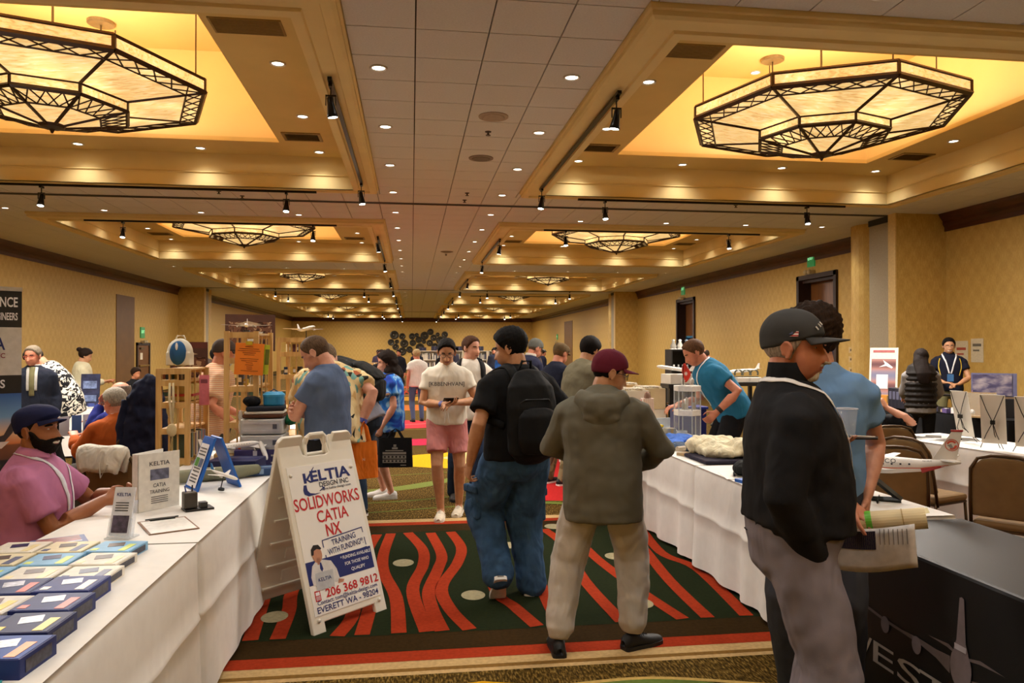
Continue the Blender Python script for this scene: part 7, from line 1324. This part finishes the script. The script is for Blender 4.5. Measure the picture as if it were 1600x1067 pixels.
o=thing('small_flag','small red pennant with a white emblem standing on the acrylic tower','flag',(2.66,7.08,1.29)); b=MB(); b.bar((0,0,0),(0,0,.20),.004); ob('pole',b,BLACK,o); b=MB(); b.grid(lambda u,v:(.012+.012*math.sin(v*5)+ (u-.5)*.085*(1-abs(2*v-1)**1.5*.85)+.015,.008*math.sin(u*5),.03+.185*v),7,9); q=ob('pennant',b,M('#D83A2A',.6,0,.1,9),o,smooth=True); so=q.modifiers.new('s','SOLIDIFY'); so.thickness=.003
b=MB(); b.add([(.025+.022*math.cos(a)*(1 if k%2 else .5),-.012,.115+.026*math.sin(a)*(1 if k%2 else .5)) for k,a in enumerate(np.linspace(0,2*PI,16,endpoint=False))],[tuple(range(16))]); ob('emblem',b,M('#F0D8D0',.6),o)
# chair jacket, crate
heap('dark green jacket thrown over the brown chair behind the right tables',[((3.03,9.10,.92),(.20,.10,.05)),((2.98,8.98,.80),(.18,.05,.12)),((3.15,9.2,.90),(.10,.12,.04))],'#26302A',.014,.05,name='jacket',cat='jacket')
o=thing('storage_crate','royal blue plastic crate behind the acrylic tower','crate',(3.12,8.15,0)); 
b=MB(); b.prism([(-.17,-.13),(.17,-.13),(.17,.13),(-.17,.13)],.55,.98); ob('shell',b,M('#1A2670',.4),o,bevel=.012); b=MB(); b.box((0,0,.985),(.37,.29,.03)); ob('rim',b,M('#24328A',.4),o,bevel=.006); b=MB(); b.box((0,0,.27),(.36,.30,.54)); ob('lower_crate',b,M('#2A2A34',.5),o)
# magazine boxes
BOXC=['#B08A52','#C9B48A','#D8CFBC','#B8945E','#A88450']
for k,(x,y,lb) in enumerate(((2.40,8.00,'open white box of magazines nearest the hooded person'),(2.72,8.40,'open cardboard box of magazines beside the pink bag'),(2.36,8.75,'open white box of magazines, second in the row'),(2.70,9.30,'open cardboard magazine box, farther along'),(2.34,9.55,'pale box of magazines on the fourth right table'),(2.70,10.1,'brown box of magazines at the end of the fourth right table'))):
    carton('storage_box','plain closed box, %s of those under the magazine boxes'%ORD[k],x,y,.757,.31,.37,.20,.05*k,BOXC[(k+1)%5],group='closed boxes under the magazine boxes'); o=thing('magazine_box',lb,'box',(x,y,.96),.05*k,'boxes of magazines on the right tables'); c=BOXC[k%5] if k%2 else '#D6CDBC'; b=MB(); t=.008; w_,d_,h_=.30,.36,.235
    for a in ((-w_/2,0,t,d_),(w_/2,0,t,d_),(0,-d_/2,w_,t),(0,d_/2,w_,t)): b.box((a[0],a[1],h_/2),(a[2],a[3],h_))
    b.box((0,0,.005),(w_,d_,.01)); ob('carton',b,M(c,.7,0,.08,6),o); b=MB()
    for j in range(11): b.box((0,-d_/2+.03+.028*j,.125+.01*(j%3)),(w_*.85,.012,.23),RX(6*(j%3)-6))
    q=ob('magazines',b,pattern('mags',[(0,'#E0D8C6'),(.5,'#C8B890'),(.65,'#8A7A6A'),(.8,'#D8D0C0')],18,'Y',distort=2,bump=0),o); q['kind']='stuff'
o=thing('gift_bag','pink and white striped paper bag among the magazine boxes','bag',(2.50,7.72,.90)); carton('small_box','small tan box under the pink striped bag',2.50,7.72,.757,.22,.18,.142,.1,'#B8A078'); b=MB(); b.prism([(-.06,-.045),(.06,-.045),(.06,.045),(-.06,.045)],0,.22); ob('body',b,pattern('pinkstripe',[(0,'#D8C4BC'),(.4,'#C88A80'),(.7,'#E4D8D0')],14,'X',distort=1.5,bump=.2),o); b=MB(); b.ell((0,0,.24),(.035,.03,.05)); b.tube([(-.03,-.03,.22),(-.02,-.03,.29),(.02,-.03,.29),(.03,-.03,.22)],.004,6); ob('tissue_top',b,M('#8A6A5A',.8),o)
flat('yellow_tray','yellow and black box behind the hooded person','box',2.42,7.45,.26,.18,.1,'#3A3A34',.757,.09,acc='#D8C83A'); b=MB(); b.box((2.42,7.45,.86),(.27,.19,.02),RZ(.1)); tag(ob('box_lid',b,M('#D8C030',.5)),'bright yellow lid on the dark box behind the hooded person','lid'); flat('paper_pile','white and blue papers leaning behind the yellow lid','papers',2.62,7.62,.22,.02,.3,'#C8D4E4',.757,.16)
# black stands behind, with white boxes and airliners
for k,(x,y,lb,lb2) in enumerate(((3.30,8.95,'black display stand with a white box behind the right tables','white box with airliner models on the black stand'),(4.35,9.35,'second black display stand beyond the man in teal','low white box on the second black stand'))):
    o=thing('display_table',lb,'stand',(x,y,0)); b=MB(); b.box((0,0,1.19),(.36,.32,.05)); ob('top',b,BLACK,o,bevel=.004)
    for sx in (-.14,.14):
        for sy in (-.12,.12): b=MB(); b.box((sx,sy,.585),(.045,.045,1.17)); ob('leg',b,BLACK,o)
    b=MB(); b.box((0,0,.25),(.30,.26,.02)); ob('lower_shelf',b,BLACK,o); carton('white_box',lb2,x,y,1.216,.34,.28,.12-.06*k,.1,'#DAD4C8',top='#C8C4BC')
airplane('model_airplane','white airliner model lying on the white box behind the right tables',.46,placeT(3.26,8.95,1.40,155,-8)); airplane('model_airplane','white airliner model with its nose up beyond the man in teal',.42,placeT(4.40,9.45,1.36,175,4))
for k in range(3): o=thing('metal_bowl','%s grey metal sculpture piece on the second black stand'%ORD[k],'ornament',(4.25+.11*k,9.30,1.276)); b=MB(); b.tube([(.05*math.cos(a),0,.05+.05*math.sin(a)) for a in np.linspace(-.5,PI+.5,12)],.012,8); ob('arch',b,M('#6A6A5E',.35,.6),o,smooth=True); b=MB(); b.box((0,0,.006),(.10,.05,.012)); ob('base',b,BLACK,o)
o=thing('shelf_unit','tall black shelf unit by the right wall behind the man in teal','shelf',(4.27,11.55,0)); b=MB()
for x in (-.17,.17): b.box((x,0,.82),(.02,.30,1.64))
b.box((0,.14,.82),(.34,.015,1.64)); ob('case',b,BLACK,o)
for z in (.05,.42,.80,1.05,1.30,1.63): b=MB(); b.box((0,0,z),(.33,.29,.02)); ob('shelf_board',b,BLACK,o)
for k in range(8): q=thing('ornament','%s small white ornament on the black shelf unit'%ORD[k],'ornament',(4.16+.075*(k%4),11.48,(1.062,1.312)[k//4]+.0),0,'ornaments on the black shelf unit'); b=MB(); b.lathe([(.022,0),(.026,.03),(.012,.06),(.016,.08),(.001,.085)],10,cap=False); ob('figure',b,M(['#C8C4BC','#8A8A84'][k%2],.4),q,smooth=True); b=MB(); b.lathe([(.026,0),(.026,.006),(.001,.006)],10); ob('base',b,WHITE,q)
for k in range(3): q=thing('ornament','%s larger ornament on top of the black shelf unit'%ORD[k],'ornament',(4.16+.11*k,11.5,1.642)); b=MB(); b.lathe([(.04,0),(.05,.05),(.02,.12),(.03,.15),(.001,.16)],12,cap=False); ob('figure',b,M(['#A8A49A','#D8D4CA','#6A7A8A'][k],.35,.3),q,smooth=True); b=MB(); b.box((0,0,.006),(.10,.08,.012)); ob('base',b,WHITE,q)
# ================================================================== black booth by the right wall
T=plane_T((7.36,11.25,.76),(.70,-.71,0),(.12,.12,1)); o,q=poster('tall poster with a flying aircraft and white border on the black booth',T,.42,.92,M('#D8D2C4',.5),pattern('dusk',[(0,'#6A4A4E'),(.35,'#A87A72'),(.6,'#9A8088'),(1,'#7A7A94')],.9,'Z',(1,1,1),interp='LINEAR',distort=0,bump=0)); shp([[(.14,.60),(.25,.62),(.33,.58),(.35,.60),(.28,.66),(.20,.72),(.23,.65)]],M('#D8D8DC',.5),'aircraft_print',.004,T,q); shp([[(.11,.25),(.28,.25),(.28,.48),(.11,.48)]],M('#E6E4E0',.5),'white_card',.006,T,q); shp([[(.05,.84),(.37,.84),(.37,.88),(.05,.88)]],M('#A85A5A',.6),'title_band',.004,T,q)
b=MB(); b.bar(T@Vector((.25,.8,-.02)),(7.75,11.35,.76),.012); ob('easel_leg',b,M('#C8B08A',.5),o)
for k in range(4):
    q=thing('binder','%s dark binder from the left on the black booth'%ORD[k],'binder',(7.30+.0*k,10.55-.085*k,.757),-.8,'dark binders on the black booth'); b=MB(); b.box((0,0,.15),(.075,.22,.30)); ob('cover',b,M('#23222C',.4),q,bevel=.004); b=MB(); b.box((-.0,-.1105,.19),(.045,.002,.12)); ob('spine_label',b,M('#5A5A70',.5),q)
for k,(x,y,dx,dy,dz,c,lb) in enumerate(((7.50,10.95,.22,.2,.16,'#D08A3A','orange box on the black booth'),(7.72,10.6,.30,.26,.26,'#B08A52','brown cardboard box on the black booth'),(7.42,10.1,.30,.2,.10,'#B8A080','low tan box on the black booth'),(7.9,9.75,.30,.24,.18,'#2A2A30','black case on the black booth'),(7.65,8.95,.46,.30,.24,'#15151A','black equipment case under the cloud picture'),(7.95,8.55,.30,.3,.30,'#A8864E','cardboard box at the near end of the black booth'))): carton('booth_box',lb,x,y,.757,dx,dy,dz,-.6,c,top='#8A6A3A')
o=thing('framed_picture','framed picture of aircraft above clouds standing on the black case','picture',(7.78,9.10,1.0),-.72); b=MB(); b.box((0,.02,.16),(.52,.02,.32),RX(-5)); ob('frame',b,M('#5A5A7A',.5),o); b=MB(); b.box((-.02,.006,.16),(.45,.01,.285),RX(-5)); ob('print',b,pattern('clouds',[(.25,'#2A2438'),(.45,'#4E4864'),(.6,'#8A8088'),(.75,'#B0A49C')],5,'noise',(1,1,2),distort=.2,interp='LINEAR',bump=0,detail=6),o); b=MB(); b.box((-.2,-.004,.05),(.10,.006,.07),RX(-5)); ob('note',b,M('#C8907A',.5),o)
o=thing('glass_case','clear acrylic case with a tan backing on the black booth','case',(7.32,8.85,.757),-.7); b=MB(); b.box((0,.10,.16),(.44,.02,.32)); b.box((0,0,.01),(.44,.24,.02)); ob('backing',b,M('#A88A5E',.6),o); b=MB(); b.box((0,-.11,.17),(.44,.006,.30)); b.box((-.217,0,.17),(.006,.22,.30)); b.box((.217,0,.17),(.006,.22,.30)); ob('acrylic',b,M('#C8D0D0',.05,0,0,1,alpha=.2,spec=.9),o); b=MB(); b.ell((-.05,0,.06),(.03,.03,.04)); ob('white_item',b,WHITE,o)
for k in range(7): q=thing('booth_item','%s small item in the clutter at the middle of the black booth'%ORD[k],'clutter',(7.40+.05*(k%2),9.95-.11*k,.757),.4*k,'clutter on the black booth'); b=MB(); b.box((0,0,.02+.01*(k%3)),(.09,.07,.04+.02*(k%3))); ob('body',b,M(['#C8C4D0','#8A6A8A','#3A3A4A','#B8A080','#5A4A7A','#D8D4D0','#A84A4A'][k],.4,0,.3,30),q); b=MB(); b.box((0,0,.042+.02*(k%3)),(.05,.04,.004)); ob('label',b,WHITE,q)
for k,(y,z,sy,sz,lb) in enumerate(((12.95,1.55,.34,.50,'white notice with red print on the wall behind the black booth'),(12.55,1.62,.30,.44,'second white notice on the wall behind the black booth'))): o=thing('wall_notice',lb,'notice',(X1-.005,y,z)); b=MB(); b.box((0,0,0),(.008,sy,sz)); ob('sheet',b,M('#CFC2A4',.7),o); b=MB(); b.box((-.006,0,.1),(.003,sy*.7,.05)); b.box((-.006,.02,.0),(.003,sy*.5,.03)); ob('print',b,M('#A84A3A' if k==0 else '#6A6458',.6),o)
for k,(z,lb) in enumerate(((1.62,'uppermost pale switch plate beside the near tall door'),(1.40,'middle pale switch plate beside the near tall door'),(1.14,'lowest pale switch plate beside the near tall door'))): o=thing('switch_plate',lb,'switch',(X1-.004,16.55,z)); b=MB(); b.box((0,0,0),(.008,.20,.14)); ob('plate',b,M('#CBB07A',.5),o,bevel=.002); b=MB(); b.box((-.007,0,0),(.008,.05,.05)); ob('toggle',b,M('#5A4A30',.5),o)
# ================================================================== far down the hall
FARC=cloth('#D6CEC0',.9,.2,4)
for k in range(7):
    y=11.3+3.1*k
    for sd,x in (('right',2.95),('left',-1.0)):
        if sd=='left' and k<1: continue
        o=thing('clothed_table','white clothed table, %s along the %s of the far aisle'%(ORD[k],sd),'table',(x-.37,y+.95,0),0,'clothed tables along the far aisle'); b=MB(); b.box((0,0,.38),(.78,1.9,.72),None,.96); ob('cloth_skirt',b,FARC,o,bevel=.01); b=MB(); b.box((0,0,.745),(.75,1.84,.012)); ob('cloth_top',b,FARC,o)
        rng=random.Random(k*7+len(sd))
        for j in range(4): c=rng.choice(['#A8844E','#D8D0C0','#2A4A8A','#B83A2A','#D8C030','#4A4A50','#C8B48A','#7A4A6A','#3A7A6A']); carton('display_box','%s box on the %s table along the %s of the far aisle'%(ORD[j],ORD[k],sd),x-.37+rng.uniform(-.2,.2),y+.25+.45*j,.752,rng.uniform(.18,.4),rng.uniform(.15,.3),rng.uniform(.06,.34),rng.uniform(-.2,.2),c,top='#E0D8C8',group='boxes on the far aisle tables')
o=carton('yellow_box','bright yellow box far along the right tables',2.58,18.6,.76,.34,.3,.30,0,'#D8CC2A',top='#B8A81A')
for k,(x,y,w_,n_) in enumerate(((.75,33,1.3,4),(2.85,33.4,1.0,4),(4.05,33.6,1.2,4),(2.0,33.2,.5,4))):
    o=thing('bookcase','white bookcase full of books, %s, far down the hall'%('first from the left','third from the left','last on the right','narrow second one')[k],'bookcase',(x,y,0),0,'white bookcases far down the hall'); b=MB(); WC=M('#D8CEB8',.6)
    for sx in (-w_/2,w_/2): b.box((sx,0,.78),(.04,.3,1.56))
    b.box((0,.14,.78),(w_,.02,1.56)); ob('case',b,WC,o)
    for z in (.03,.4,.78,1.16,1.55): b=MB(); b.box((0,0,z),(w_,.3,.03)); ob('shelf',b,WC,o)
    b=MB(); rng=random.Random(k)
    for z in (.415,.795,1.175):
        xx=-w_/2+.04
        while xx<w_/2-.06: t=rng.uniform(.025,.06); b.cur=rng.randrange(5); hh=rng.uniform(.2,.29); b.box((xx+t/2,-.03,z+hh/2),(t*.95,.2,hh)); xx+=t+(.06 if rng.random()<.1 else 0)
    q=ob('book_rows',b,[M(c,.6) for c in ('#D8D0BC','#8A8074','#5A5A64','#B8AE98','#3A3A44')],o); q['kind']='stuff'
    for j in range(2): carton('dark_box','%s dark box on top of the %s far bookcase'%(ORD[j],ORD[k]),x-w_*.2+w_*.4*j,y,1.567,.30,.22,.14+.05*j,0,'#2A2A3A',top='#4A4A6A',group='dark boxes on the far bookcases')
